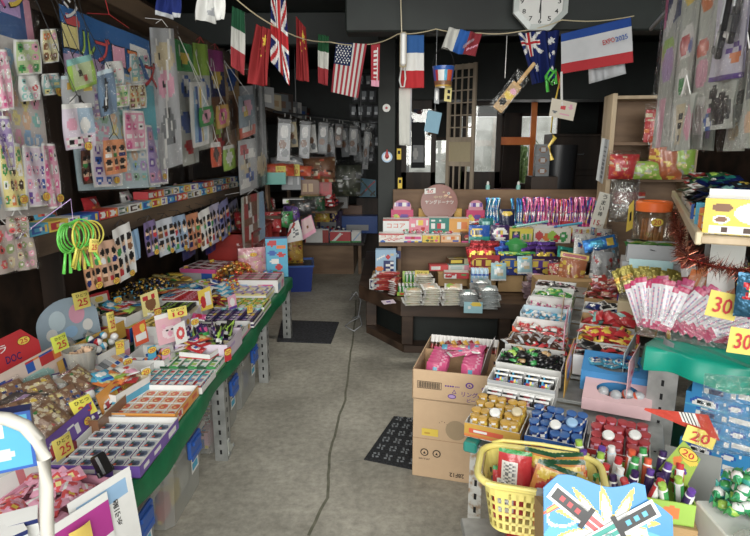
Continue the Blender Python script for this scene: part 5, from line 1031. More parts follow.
# front row: tube sweets in three cartons
TY=cyl_snack(.068,.0175,['Y','y','Y','w','Y'],'Y');TBL=cyl_snack(.068,.0175,['b','b','w','B','b'],H('3a70b8'));TR=cyl_snack(.068,.0175,['z','r','z','P','r'],H('c84048'))
def tubetray(u0,u1,v0,v1,col,art,lab,pr,plab,nx,ny,ftxt,seed):
 w=u1-u0;d=v1-v0;z=.552;M=SM @ T((u0+u1)/2,(v0+v1)/2,z)
 tray(M,w,d,.055,lab,col,art,'w',None,ftxt=ftxt)
 r=random.Random(seed)
 for j in range(ny):
  for i in range(nx):
   x=((i+.5)/nx-.5)*w*.94;y=((j+.5)/ny-.5)*d*.9
   put(pr,M @ T(x,y,.008+.006*j,0,r.uniform(-8,2)+10,r.uniform(-6,6)),plab,'tube sweet',plab.split(' in ')[0]+'s')
 return M
tubetray(-.06,.14,-.02,.19,'y',['Y',('r',0,0,1,.25,'o'),('r',.1,.3,.7,.7,'O'),('r',.15,.4,.4,.6,'w')],'yellow and orange carton of yellow tube sweets at the front of the stand',TY,'yellow tube sweet in the front carton',5,4,None,1)
tubetray(.155,.345,-.02,.19,'b',[H('1f62b8'),('r',.0,.0,1,.12,'w'),('c',.25,.25,.2,.16,'o'),('c',.25,.25,.15,.1,'y')],'blue carton of blue tube sweets in the middle of the front row',TBL,'blue tube sweet in the front carton',5,4,[('ミニサワー',.02,.035,.11,.017,'w')],2)
tubetray(.36,.55,-.02,.19,'r',[H('c81e2c'),('r',.0,.0,1,.12,'w'),('r',.1,.5,.2,.7,'w')],'red carton of red tube sweets at the right of the front row',TR,'red tube sweet in the front carton',5,4,[('ミニサワー',.0,.034,.10,.016,'w')],3)
for k,(u,c) in enumerate(((.04,'w'),(.11,'e'),(.25,'w'),(.30,'u'),(.42,'w'),(.5,'w'))):
 tag(MB().lathe([(.001,0),(.019,0),(.02,.006),(.016,.012),(.001,.013)],18,c).build('plastic_disc',PLAST,M=SM @ T(u,.02+.04*(k % 2),.645,0,20),smooth=40),'pale round cap lying on top of the %s tube sweets, %s one' % (('yellow','yellow','blue','blue','red','red')[k],'nearer' if k % 2==0 else 'farther'),'cap')
 # column A: trays going up and back
def colA(py,w,d,h,lab,col,front,inner='w',cut=0,u=.085,lift=0.0,hdr=None,hart=None,side=None):
 q=sp(int(375+0),400);v=sp(520,py,h*.5).y;z=ZT(v)+lift;M=SM @ T(u-.035*v,v+d/2,z+.01) @ T(0,0,0,0,8)
 tray(M,w,d,h,lab,col,front,inner,hdr,hart,cut=cut,side=side,tilt=5);return M
def packs(name,w,h,t,arts,mat=None,n=7):return flatpack(name,w,h,t,arts,mat,n)
M=colA(413,.27,.10,.075,'white open tray of dark packets with red print behind the yellow tubes','w',['w',('r',0,.8,1,1,'S')])
DR=packs('candy_packet',.055,.05,.014,[['k',('c',.5,.5,.4,.3,'R'),('c',.3,.6,.14,.14,'Y'),('c',.7,.4,.15,.12,'P'),('r',0,.9,1,1,'w')]])
rows(M @ T(0,0,.03),4,2,.062,.03,DR,'dark packet with red and gold print in the white tray behind the yellow tubes','candy packet','dark candy packets',rx=-30,jit=.04)
M=colA(393,.27,.11,.085,'white open tray of black packets with rainbow print, second of the stand','w',['w',('r',0,.85,1,1,'s')])
RB=packs('candy_packet',.055,.055,.014,[['k',('c',.4,.5,.35,.28,'b'),('c',.3,.45,.14,.2,'r'),('c',.5,.6,.15,.12,'y'),('c',.65,.4,.12,.14,'g'),('c',.25,.7,.1,.1,'c'),('r',0,.9,1,1,'w')]])
rows(M @ T(0,0,.04),4,2,.062,.035,RB,'black packet with rainbow print in the second tray of the stand','candy packet','rainbow candy packets',rx=-30,jit=.04)
M=colA(372,.28,.13,.08,'white open tray of black and green wrapped sweets, third of the stand','w',['w'])
BG=[P_('toffee',twist(.06,.014,['k',('r',.3,.2,.7,.8,c)])) for c in ('k','g','k','a','k')]+[P_('toffee',twist(.06,.014,['g',('r',.3,.2,.7,.8,'l')]))]
heap(M,.27,.12,.055,BG,64,'black or green twist-wrapped sweet in the third tray of the stand','sweet','black and green sweets',3,3,lh=.018)
M=colA(352,.27,.13,.09,'kraft open tray of red and black packets, fourth of the stand','w',['w'],'a')
RK=packs('candy_packet',.07,.05,.014,[['N',('r',0,.3,1,.5,'w'),('c',.5,.7,.3,.2,'r')],['r',('r',.1,.2,.9,.5,'N'),('c',.7,.7,.2,.2,'w')],['k',('r',0,.2,1,.6,'z')],['s',('r',.2,.1,.7,.9,'N')]])
heap(M,.26,.13,.07,RK,44,'red, black or silver flat packet in the kraft tray of the stand','candy packet','red and black packets',4,3,lh=.014,tilt=24)
M=colA(337,.25,.11,.13,'orange-red open box with a curved front, on the candy stand',H('f0542e'),[H('f0542e')],'w',cut=.05,side=['w'])
WZ=[P_('toffee',twist(.05,.012,[a,('r',.35,.2,.65,.8,b)])) for a,b in (('z','w'),('w','z'),('h','r'))]
heap(M,.24,.10,.085,WZ,36,'red and white wrapped sweet behind the orange-red curved front','sweet','sweets behind the orange-red front',5,2,lh=.015)
M=colA(322,.24,.10,.13,'white box with a blue wave on its curved front, on the candy stand','w',['f',('r',0,.75,1,.92,'c'),('c',.5,.6,.3,.2,'u')],'f',cut=.045)
WB=[P_('wrapped_sweet',twist(.05,.012,[a,('r',.35,.2,.65,.8,b)])) for a,b in (('c','w'),('u','w'),('w','c'))]
heap(M,.23,.09,.09,WB,30,'light blue wrapped sweet behind the blue-wave front','sweet','sweets behind the blue-wave front',6,2,lh=.015)
M=colA(311,.23,.09,.13,'white box with a pale front holding pink sweets, on the candy stand','w',['w'],'w',cut=.04)
heap(M,.21,.08,.085,[P_('wrapped_sweet',twist(.05,.012,[a,('r',.35,.2,.65,.8,b)])) for a,b in (('P','w'),('p','w'),('R','P'))],26,'pink wrapped sweet in the pale-fronted box','sweet','pink sweets in the pale-fronted box',7,2,lh=.015)
M=colA(302,.22,.09,.12,'white box of green packets near the back of the stand','w',['w',('r',0,.4,1,.8,'l')],'w')
heap(M,.2,.08,.10,packs('candy_packet',.06,.04,.012,[['g',('c',.5,.5,.3,.3,'l'),('r',0,0,.1,1,'w')]]),20,'green flat packet in the white box near the back of the stand','candy packet','green packets',8,2,lh=.014)
M=colA(293,.22,.10,.13,'white box of black-brown packets at the very back of the stand','w',['w',('r',0,.15,1,.3,'N')],'w')
heap(M,.2,.09,.11,packs('candy_packet',.06,.045,.014,[['k',('c',.5,.5,.3,.2,'w')],['N',('r',0,.4,1,.6,'P')]]),22,'black or brown packet in the rearmost white box of the stand','candy packet','dark packets at the back',9,2,lh=.015)
# column B
def colB(py,w,d,h,lab,col,front,inner='w',cut=0,u=.385,side=None,hdr=None,hart=None,px=595):
 v=sp(px,py,h*.5).y;M=SM @ T(u-.035*v,v+d/2,ZT(v)) @ T(0,0,.02,0,9);tray(M,w,d,h,lab,col,front,inner,hdr,hart,cut=cut,side=side,tilt=3);return M
def hole_cover(M,w,d,h0,h1,a,b,col,parent_lab,mouth='S',name='windowed_box'):
 """sloping carton top with an oval opening"""
 n=24;o=tag(D.objects.new(name,None),parent_lab,'box');COL.objects.link(o);o.matrix_world=M
 body=MB()
 for s in (-1,1):body.add([(s*w/2,-d/2,0),(s*w/2,d/2,0),(s*w/2,d/2,h1),(s*w/2,-d/2,h0)],[(0,1,2,3) if s>0 else (3,2,1,0)],C(col))
 body.add([(-w/2,-d/2,0),(w/2,-d/2,0),(w/2,-d/2,h0),(-w/2,-d/2,h0),(-w/2,d/2,0),(w/2,d/2,0),(w/2,d/2,h1),(-w/2,d/2,h1)],[(0,1,2,3),(5,4,7,6),(3+1-4,4,5,1)],C(col))
 body.build('carton',CARD,o)
 L=math.hypot(d,h1-h0);v=[];f=[]
 for k in range(n):
  t=2*PI*k/n;c_,s_=math.cos(t),math.sin(t);q=max(abs(c_),abs(s_));
  for x,y in ((c_/q*w/2,s_/q),(c_*a,s_*b)):yy=y if abs(y) <= 1 else y;v.append((x,yy*d/2,h0+(yy+1)/2*(h1-h0)))
 f=[(2*k,2*((k+1) % n),2*((k+1) % n)+1,2*k+1) for k in range(n)]
 MB().add(v,f,C(col)).build('cover',CARD,o);MB().quad([(-w/2+.004,-d/2+.004,h0*.55),(w/2-.004,-d/2+.004,h0*.55),(w/2-.004,d/2-.004,h0*.8),(-w/2+.004,d/2-.004,h0*.8)],[mouth],1,1,.002).build('liner',CARD,o);return o
v=sp(600,404,.03).y;Mp=SM @ T(.43,v+.075,ZT(v)-.0)
hole_cover(Mp,.25,.14,.05,.095,.078,.62,H('eec4c8'),'pale pink box with an oval opening, behind the red tube sweets','S')
EGG=('toy_egg',MB().lathe([(.002,0)]+[(.022*math.sin(PI*i/8),.026-.026*math.cos(PI*i/8)) for i in range(1,8)]+[(.002,.052)],14,['s']*3+['O']+['s']*5).mesh('m',GLOSS,1),[])
for k in range(4):put(EGG,Mp @ T(-.05+.034*k,.01*(-1)** k,.05,30*k,60),'silver egg sweet with orange band inside the pale pink box','egg sweet','silver egg sweets')
v=sp(593,387,.03).y;Mp=SM @ T(.41,v+.06,ZT(v)+.02)
hole_cover(Mp,.25,.13,.085,.13,.095,.72,H('2f8fd0'),'bright blue box with an oval opening, between the pink box and panda tray','w')
heap(Mp,.15,.07,.10,packs('candy_packet',.062,.055,.018,[['c',('c',.5,.5,.34,.28,'w'),('c',.5,.5,.2,.14,'b'),('c',.6,.6,.1,.1,'o')]],FOIL),9,'blue and white round-print packet inside the bright blue box','candy packet','blue and white packets in the blue box',3,1,lh=.01,tilt=14)
M=colB(368,.25,.12,.10,'white tray of black panda packets on the stand, above the bright blue box','w',['w'])
PND=packs('panda_packet',.065,.06,.018,[['k',('c',.5,.5,.36,.36,'w'),('c',.36,.56,.1,.12,'k'),('c',.64,.56,.1,.12,'k'),('c',.5,.36,.07,.05,'k')],['k',('c',.5,.5,.2,.2,'k')],['r',('c',.5,.5,.3,.2,'R')]])
heap(M,.24,.11,.08,PND,30,'black, white or red panda-print packet in the panda tray','candy packet','panda packets',7,2,lh=.02,tilt=24)
M=colB(352,.25,.13,.10,'white-fronted tray of red and yellow wrapped sweets on the stand','w',['w'])
heap(M,.24,.12,.08,packs('candy_packet',.07,.05,.02,[['r',('c',.5,.5,.3,.25,'y'),('r',0,0,.12,1,'r')],['r'],['y',('c',.5,.5,.3,.2,'k'),('r',.2,.7,.8,.8,'r')]]),34,'red or yellow crumpled sweet packet in the white-fronted tray','candy packet','red and yellow packets',8,3,lh=.018,tilt=40)
M=colB(334,.25,.13,.10,'kraft tray of bright red packets with pale blue ends on the stand','w',['w',('r',0,0,1,.4,'e')],'a')
heap(M,.24,.12,.08,packs('candy_packet',.07,.05,.02,[['r',('c',.5,.5,.2,.2,'z')],['r',('r',0,0,1,.3,'T')],['r']]),32,'bright red crumpled sweet packet in the kraft tray','candy packet','bright red packets',9,3,lh=.018,tilt=40)
M=colB(320,.25,.11,.10,'white tray of blue-black packets, behind the bright red packets','w',['w'])
heap(M,.23,.10,.075,packs('candy_packet',.07,.045,.016,[['k',('r',0,.3,1,.6,'b')],['B',('c',.5,.5,.2,.2,'w')],['w',('r',.2,.2,.8,.8,'k')]]),20,'blue-black packet behind the bright red packets','candy packet','blue-black packets',10,2,lh=.016,tilt=24)
M=colB(306,.26,.22,.10,'deep kraft tray heaped with dusky red and white packets at the back','a',['a'],'a')
heap(M,.25,.22,.06,packs('candy_packet',.06,.05,.018,[[H('a8544a'),('c',.5,.5,.3,.25,'h')],['q',('c',.4,.5,.2,.25,'w')],[H('8a3a34'),('r',.2,.3,.8,.7,'P')],['r',('r',.1,.2,.9,.8,'R'),('c',.5,.5,.2,.2,'w')]]),60,'dusky red or white packet heaped at the back of the stand','candy packet','dusky red packets',11,4,lh=.02,tilt=34,mound=.04)
# upright side cards between the two columns and at the outer side
def side_card(pts,h,art,lab,n=(14,10),hang=None):
 q0,q1=sp(*pts[0]),sp(*pts[1]);a=SM @ Vector((q0.x,q0.y,q0.z));b=SM @ Vector((q1.x,q1.y,q1.z))
 return tag(MB().quad([a,b,b+Vector((0,0,h)),a+Vector((0,0,h))],art,n[0],n[1],.003).build('side_card',CARD),lab,'card')
side_card(((564,398),(572,372)),.16,['Y',('c',.5,.5,.3,.3,'b'),('c',.3,.7,.15,.15,'r'),('c',.7,.3,.15,.15,'O'),('r',0,.85,1,1,'P')],'yellow, blue and red side card between the black-green tray and the blue box')
side_card(((562,368),(566,345)),.2,['P',('c',.5,.6,.3,.2,H('f6dfe2')),('r',.1,.1,.9,.25,'z')],'pink side card standing between the two columns of trays')
side_card(((560,340),(563,322)),.17,['e',('c',.5,.6,.3,.2,'n'),('r',0,.8,1,1,'r')],'tan side card farther up between the two columns of trays')
side_card(((625,410),(636,388)),.20,[H('eab6be'),('r',.6,.1,.9,.9,'w'),glyphs(.1,.2,.5,.8,.1,.1,3,['z',H('eab6be'),H('eab6be')])],'pale pink end panel at the outer side of the oval-opening box')
side_card(((621,392),(633,368)),.17,['f',('r',.1,.1,.5,.8,'b'),('r',.15,.15,.45,.3,'w'),('r',.6,0,.8,1,'w')],'white and blue striped end panel beside the panda tray')
# strings of little packets hanging at the outer side
HP=[('hanging_packet',pouch(.055,.075,.016,a,FOIL,7,seed=i),[('price_sticker',(lambda m_:m_.mesh('m',PAPER))(MB().add([(p[0],p[1]-.012,p[2]+.03) for p in _oval('20',.03,.02).v],_oval('20',.03,.02).f,list(_oval('20',.03,.02).c))))] if i % 2 else []) for i,a in enumerate(([['y',('c',.5,.5,.3,.3,'r')],['v',('r',.2,.2,.8,.5,'w')],['d',('c',.5,.5,.3,.2,'w'),('c',.5,.7,.1,.1,'r')],['o',('c',.5,.5,.3,.3,'P')],['s',('c',.5,.4,.3,.2,'k')],['V',('c',.5,.4,.3,.2,'i')]]))]
r=random.Random(12);n=0
tag(MB().box(.6,.45,.60,.606,1.9,.82,'d').build('side_net',nmat('dark_net',(.02,.02,.02),(.06,.06,.055),60,.8),M=SM),'dark net panel along the outer side of the candy stand','net')
for j in range(4):
 for i in range(14):
  M=SM @ T(.595+r.uniform(-.012,.008),.42+.105*i+r.uniform(-.02,.02),.66+.07*j+(.0 if i % 2 else .02)+.01*i*.3,180+90+r.uniform(-25,25),-6,r.uniform(-10,10))
  M=SM @ T(.592-r.uniform(0,.012),.48+.10*i,.62+.055*j+.008*i,-60+r.uniform(-20,20),-4,r.uniform(-9,9))
  put(HP[(i*2+j*3+(j>2)) % 6],M,'small shiny snack packet hanging on the dark net beside the tray columns','snack packet','snack packets on the side net');n += 1
  # clear bags of sweets between the stand and the candy sticks
CB=[('r','o','e','h'),(H('c8703a'),'o','y','h'),('s','w','r','S'),('S','w','c','q'),('w','s','b','r')]
cl=['clear bag of orange-brown sweets with a yellow header, behind the dusky red packets','clear bag of orange crackers beside the purple gummy bags','clear bag of red and silver wrapped sweets below the white sign','clear bag of white, blue and red sweets leaning on the jar box','clear bag of grey-white sweets above the orange crackers','clear bag of mixed sweets nearest the dark net','clear bag of silver and blue sweets against the rear panel']
for k,(px,py,y,w,h,ci,hd) in enumerate(((568,290,3.86,.19,.26,1,1),(560,286,4.02,.16,.2,0,0),(598,288,3.85,.16,.30,2,0),(612,280,3.95,.17,.34,3,0),(583,262,4.12,.2,.24,4,0),(617,300,3.55,.12,.24,3,0),(604,256,4.22,.22,.24,4,0))):
 p=ay(px,py,y);bagof('sweet_bag',w,h,.07,CB[ci],40,k+20,cl[k],T(p.x,p.y,p.z,-15+9*k,-8,7*(-1)** k),['y',('r',.1,.3,.9,.7,'r')] if hd else None)
tag(MB().box(1.02,3.74,0,1.75,3.94,.70,'a',bev=.004).build('kraft_carton',KRAFT),'large plain carton supporting the clear sweet bags behind the stand','carton')
put(('snack_pouch',pouch(.22,.09,.03,[H('1878c8'),('r',.7,.2,.95,.8,'y'),('c',.4,.5,.25,.25,'c')],FOIL,14),[]),T(*ay(601,250,3.9),-10,-15,-14),'bright blue long pouch lying over the clear sweet bags','snack packet')
put(('snack_pouch',pouch(.12,.09,.03,['t',('c',.4,.5,.25,.25,'G')],FOIL,8),[]),T(*ay(565,258,4.15),5,-30,12),'teal crumpled pouch behind the clear sweet bags','snack packet')
# ---------------------------------------------------------------- teal table and what stands on it
RM=T(.985,2.06,0,-38)
PKS=('long_pack',pouch(.045,.185,.008,[H('f0ecf2'),('r',0,.88,1,1,H('d8286e')),('r',0,0,1,.06,H('d8286e')),glyphs(.1,.1,.9,.82,.16,.03,3,[H('f0ecf2'),H('a8a0c8'),H('f0ecf2'),'P'])],GLOSS,7),[])
def fan(M0,n,x0,x1,a0,a1,pr,lab,grp,z=.0,rx=-14,seed=1,dy=-.004):
 r=random.Random(seed)
 for i in range(n):
  t=i/(n-1);put(pr,M0 @ T(x0+(x1-x0)*t,dy*i+r.uniform(-.002,.002),z+.012*(i % 3),r.uniform(-8,8),rx+r.uniform(-4,4),a0+(a1-a0)*t+r.uniform(-3,3)),lab,'sweet pack',grp)
def RP_(px,py,z):return az(px,py,z)
def bin_(M,w,d,h,lab,mat=CLEAR,name='clear_bin'):
 m=MB()
 for a in ((-w/2,-d/2,0,w/2,d/2,.002),(-w/2,-d/2,0,w/2,-d/2+.002,h),(-w/2,d/2-.002,0,w/2,d/2,h),(-w/2,-d/2,0,-w/2+.002,d/2,h),(w/2-.002,-d/2,0,w/2,d/2,h)):m.box(*a,'w')
 o=m.build(name,mat,None,M=M);tag(o,lab,'bin');return o
p=az(688,340,.85);Mb=T(p.x,p.y,.845,-33)
bin_(Mb @ T(.02,.06,0),.40,.17,.12,'clear shallow bin of pink-ended long packs on the teal cloth')
fan(Mb @ T(0,.08,.01),11,-.175,-.09,-20,14,PKS,'white pack with pink ends fanned out at the left of the clear bin','pink-ended packs, left fan',seed=2)
fan(Mb @ T(0,.09,.015),18,-.10,.07,30,62,PKS,'white pack with pink ends leaning in the large fan of the clear bin','pink-ended packs, large fan',seed=3)
for k in range(12):put(PKS,Mb @ T(.11+.008*k,.0,.014+.007*(k % 5),20+3*k,-84) ,'white pack with pink ends lying flat at the right of the clear bin','sweet pack','pink-ended packs lying flat')
PKM=('long_pack',pouch(.045,.13,.01,[H('d84a86'),('r',.1,.2,.9,.8,H('e8b8cc'))],GLOSS,5),[])
fan(Mb @ T(0,.17,.06),9,-.15,.0,-20,30,PKM,'magenta pack standing behind the pink-ended fan','magenta packs',seed=5)
ORP=('long_pack',pouch(.045,.15,.009,[H('f09a62'),('r',0,.8,1,1,'o'),('r',.2,.1,.8,.7,H('f4d8c0'))],GLOSS,5),[])
fan(Mb @ T(0,.24,.09),14,-.04,.14,12,34,ORP,'orange and white pack in the fan behind the pink-ended packs','orange packs',seed=6)
bin_(Mb @ T(.09,.22,0),.26,.12,.14,'clear bin of orange packs on the teal cloth')
YKP=('long_pack',pouch(.04,.24,.01,['k',('l',.2,0,.8,1,.18,H('d8d820')),('r',.1,.6,.9,.8,H('e8e430')),('r',.3,.1,.7,.5,'w'),('r',0,.92,1,1,'k')],GLOSS,6),[])
for row_ in range(3):fan(Mb @ T(0,.14+.08*row_,.03+.05*row_),8,.17+.01*row_,.33,-6,22,YKP,'black pack with yellow stripes standing near the terracotta post, '+('front','middle','rear')[row_]+' row','black and yellow packs, '+('front','middle','rear')[row_]+' row',rx=-8,seed=7+row_)
REDB=('long_pack',pouch(.045,.12,.01,['q',('r',.1,.3,.9,.6,'w'),('r',0,.8,1,1,'R')],GLOSS,5),[])
fan(Mb @ T(0,.34,.15),14,-.05,.22,-10,18,REDB,'crimson and white pack in the rear row on the teal cloth','crimson packs',seed=11)
put(('price_cone',pouch(.05,.1,.02,['r'],GLOSS,4),[]),Mb @ T(.34,.04,.02,10,-60),'small red packet under the yellow 30 card','snack packet')
price_card(T(*ay(719,318,1.75),-20,-4,8),'30','larger yellow 30 price card hanging in front of the yellow-black packs',.085,.085,head=False)
price_card(T(*ay(740,354,1.62),-14,-4,4),'30','yellow 30 price card taped to the teal cloth edge, near the terracotta post',.075,.08,head=False)
MB0=T(*ay(757,318,1.68),-18)
put(('snack_bag',pouch(.13,.14,.04,[H('2c6a8c'),star(.5,.6,.42,8,.6,'r'),('c',.5,.6,.22,.2,'k'),glyphs(.25,.5,.75,.72,.08,.08,4,['l','w','k'])],FOIL,18),[]),MB0,'blue and red starburst snack bag at the terracotta post','snack bag')
# boxes behind, left of the teal cloth: green bags, mint card, gold packs
tag(MB().box(-.18,-.14,.67,.2,.12,.84,'e',bev=.004).build('tall_carton',KRAFT,M=T(1.36,2.78,0,-24)),'tall plain carton between the candy stand and the teal rack','carton')
MG=T(1.33,2.84,.845,-20)
GBX=tray(MG @ T(.02,.06,.17),.26,.16,.09,'grey-white box of green and black bags in front of the orange-lidded jar','s',['s',('r',0,0,1,.1,'w')],'s',.0)
tag(MB().box(-.13,-.02,0,.17,.18,.168,'s').build('grey_box',CARD,M=MG),'plain grey box under the box of green bags','box')
heap(MG @ T(.02,.06,.17),.24,.14,.06,packs('snack_packet',.1,.05,.02,[[H('2c9c3c'),('r',.2,.3,.8,.5,'l'),('c',.3,.6,.1,.2,'w')],['k',('c',.5,.5,.2,.2,'G')],[H('5cc43c'),('l',.1,.1,.9,.8,.08,'w')]],FOIL),26,'green, lime or black packet in the grey-white box','snack packet','green and black packets',12,2,lh=.02,tilt=24)
put(('mint_card',carton(.20,.004,.10,[H('9ed8dc'),('r',.1,.4,.5,.5,'b'),('r',.6,.1,.9,.3,'w')],None,None,'T',10,6),[]),MG @ T(0,-.06,.09,-3,-8),'pale mint card in front of the green packets','card')
put(('red_snack_card',carton(.14,.004,.08,['r',('c',.5,.5,.3,.35,'y'),('c',.5,.5,.15,.2,'r'),('r',0,0,.2,1,'w')],None,None,'r',10,6),[]),MG @ T(.10,-.08,.06,6,-14),'red card with a yellow round mark beside the mint card','card')
GLP=('gold_packet',pouch(.05,.12,.012,[H('a89a30'),('r',0,.5,1,.6,'Y'),('r',.3,.1,.7,.4,'j')],FOIL,5),[])
fan(MG @ T(0,-.08,.02),14,-.11,.11,-22,16,GLP,'gold-green packet in the clear box below the mint card','gold-green packets',seed=8)
bin_(MG @ T(-.0,-.10,0),.27,.12,.13,'clear box of gold-green packets below the mint card')
put(('purple_box',carton(.07,.07,.14,[H('4a2890'),('r',.2,.5,.8,.8,'w'),('c',.5,.3,.25,.12,'i')],None,['V'],'V',8,10),[]),T(*(ay(622,318,3.05)),-24),'violet and white box hanging at the corner of the tall carton','box')
# jar with an orange lid
pj=T(1.42,3.05,1.07,0,0,0,1.12)
tag(MB().box(-.1,-.1,.69,.12,.12,1.07,'e').build('jar_stand_carton',KRAFT,M=T(1.42,3.05,0,-20)),'narrow tall carton carrying the orange-lidded jar','carton')
j=empty('snack_jar','large clear jar with a bright orange lid, full of brown snack sticks','jar',M=pj)
MB().lathe([(.075,0),(.085,.012),(.086,.13),(.075,.155),(.07,.17)],24,'w').build('jar_body',wrapmat('jar_plastic',.12,(.98,.95,.9),.1,3,.1),j,40)
MB().lathe([(.080,.165),(.082,.205),(.076,.212),(.055,.212),(.05,.206)],24,'O').build('lid',nmat('orange_plastic',(.8,.14,.03),(.9,.2,.04),4,.35),j,40)
sk=('snack_stick',MB().box(-.004,-.004,0,.004,.004,.12,H('b87a3c')).mesh('m',PAPER),[])
r=random.Random(9)
for k in range(28):a=r.uniform(0,6.28);q=r.uniform(0,.055);put(sk,pj @ T(q*math.cos(a),q*math.sin(a),.006,r.uniform(0,360),r.uniform(-12,12),r.uniform(-12,12)),'brown snack stick inside the orange-lidded jar','snack stick','snack sticks in the jar')
sticker(j,T(-.02,-.092,.12,0),'20',.06,.04)
# terracotta side: blue box stack below the teal shelf
BXA=[H('2196d8'),('c',.18,.62,.13,.28,'b'),('c',.18,.6,.11,.22,'w'),('c',.14,.64,.03,.07,'k'),('c',.22,.64,.03,.07,'k'),('c',.45,.7,.07,.16,'b'),('c',.45,.7,.05,.11,'w'),('c',.36,.78,.02,.05,'w'),('c',.55,.85,.02,.05,'w'),glyphs(.1,.1,.4,.28,.06,.18,3,['B','w',H('2196d8')]),('r',.42,.12,.72,.38,'w'),glyphs(.6,.55,.95,.75,.05,.2,5,['B','w',H('2196d8')]),('c',.85,.85,.06,.1,'B'),('r',.0,.45,.4,.5,'c')]
BX=('sweet_carton',carton(.36,.24,.093,BXA,[H('2196d8')],[H('2188c8')],'c',46,14),[])
bl=['lowest','second from the bottom','third from the bottom','fourth from the bottom','topmost blue']
for k in range(5):put(BX,RM @ T(.33+.006*(-1)** k,.17+.004*k,.302+.0945*k,1.5*(-1)** k),'blue carton with white faces, %s in the stack under the teal table' % bl[k],'carton',None)
put(('sweet_carton',carton(.36,.24,.035,[H('e04a90'),('r',.02,.1,.3,.8,'r'),('r',.35,.25,.95,.75,'w'),('r',.6,.3,.9,.6,'P')],['p'],['p'],'p',24,5),[]),RM @ T(.33,.17,.302+.4725),'thin pink sweet carton on top of the blue carton stack','carton')
put(('sweet_carton',carton(.3,.2,.2,['V',('c',.3,.5,.2,.3,'z'),('c',.7,.5,.2,.3,'u'),glyphs(.1,.1,.9,.3,.1,.2,3,['w','v'])],['V'],None,'V',20,14),[]),RM @ T(.3,.15,.0),'dark violet carton on the floor under the teal lower shelf','carton')
# grey panel, clear bags and white crate at the lower right corner
gp=tag(MB().box(-.085,-.004,0,.085,.004,.28,'s',bev=.003).build('plastic_sheet',nmat('grey_frosted_sheet',(.28,.29,.27),(.36,.37,.35),5,.35),M=T(1.0,1.70,.31,-30,-10)),'grey plastic sheet leaning before the blue carton stack','sheet')
tag(MB().box(.915,1.12,0,1.3,1.55,.40,'d',bev=.006).build('corner_crate',PLAST),'dark crate under the goods in the near corner beyond the sword card','crate')
GS=[P_('green_sweet',twist(.05,.016,[c,('r',.35,.2,.65,.8,b)])) for c,b in (('g','l'),(H('18a060'),'w'),('t','g'))]
pg=ay(738,500,1.42)
heap(T(pg.x+.02,1.42,pg.z-.05,0),.13,.12,0,GS,40,'bright green twist-wrapped sweet in the clear bag at the frame edge','sweet','bright green sweets',5,5,lh=.022,mound=.04)
o=empty('sweets_bag','large crumpled clear bag over the bright green sweets, white handwritten note on it','bag',M=T(1.04,1.48,.66,-12));c=D.objects.new('clear_bag',clearbag(.30,.24,.12,11,CLEAR,16));COL.objects.link(c);c.parent=o;c.location=(0,0,.06)
n_=MB();n_.quad([(-.05,-.1,.16),(.07,-.1,.14),(.08,-.09,.25),(-.04,-.09,.26)],['w'],3,3,.002,disp=lambda u,v:.004*math.sin(5*u));n_.build('note',PAPER,o)
for k,ch in enumerate(('うすい','あめ入','100')):MB().text(ch,.07,.024,'k',T(.015,-.104,.23-.03*k,-1,0,-6)).build('handwriting',PAPER,o)
tag(MB().box(-.10,-.10,0,.10,.10,.2,'w',bev=.02).build('white_container',BIN,M=T(.99,1.22,.41,-10)),'white translucent container at the lower right edge of the photo','container')
tag(MB().box(pg.x-.07,1.34,.40,pg.x+.12,1.5,pg.z-.055,'w',bev=.005).build('white_box',CARD),'white box under the bright green sweets','box')
put(('candy_packet',pouch(.09,.05,.02,['w',('r',.1,.2,.9,.8,'G'),('c',.3,.5,.1,.2,'c')],GLOSS,8),[]),T(.98,1.2,.615,20,-70),'green and white packet on the white container at the photo edge','candy packet')
# red plastic pennant with a bar code
a,b,c_,d_=ay(644,408,1.62),ay(722,446,1.5),ay(712,425,1.5),ay(700,421,1.5)
fl=MB();fl.quad([ay(644,410,1.60),ay(720,441,1.5),ay(708,415,1.5),ay(645,408,1.60)],[H('d83a20'),('r',.55,.3,.8,.95,'w')]+[('r',.56+.025*k,.3,.57+.025*k,.95,'k') for k in range(9)],60,6,.003)
tag(fl.build('red_strip',GLOSS),'red plastic pennant with a bar code poking out beside the grey post','pennant')
price_card(T(*ay(697,445,1.52),-12,-6,14),'20','crumpled yellow 20 price card under the red pennant',.085,.05,head=False)
# ---------------------------------------------------------------- foreground: bottles tray, header, sword card, basket
fb=empty('front_bench','low grey steel bench under the yellow basket and the sword card','bench',M=T(0,0,0))
MB().box(.24,1.06,.36,.90,1.645,.39,bev=.004).build('board',STEEL,fb)
for x,y in ((.26,1.08),(.85,1.08),(.26,1.59),(.85,1.59)):MB().box(x,y,0,x+.035,y+.035,.36).build('leg',STEEL,fb)
tb=T(.735,1.55,.395,-16)
tag(MB().box(-.17,-.1,0,.17,.09,.135,'a').build('riser_carton',KRAFT,M=tb),'plain carton under the fruit-print bottle tray','carton')
tt=tray(tb @ T(0,0,.137),.32,.18,.07,'lime green tray of little bottles with coloured caps, behind the sword card','l',['l',('c',.8,.5,.08,.3,'o')],'l',side=['l',('c',.4,.5,.2,.35,'o'),('r',0,0,1,.15,'g')])
bc=['O','r','v','g','r','w','V','l'];BTL={c:bottle(.095,.0135,c,'w' if c != 'w' else 'f',{'O':'O','v':'V','V':'V','l':'g'}.get(c,c)) for c in set(bc)}
cn=dict(O='orange',r='red',v='violet',g='green',w='white',V='dark violet',l='lime');r=random.Random(3);n=0
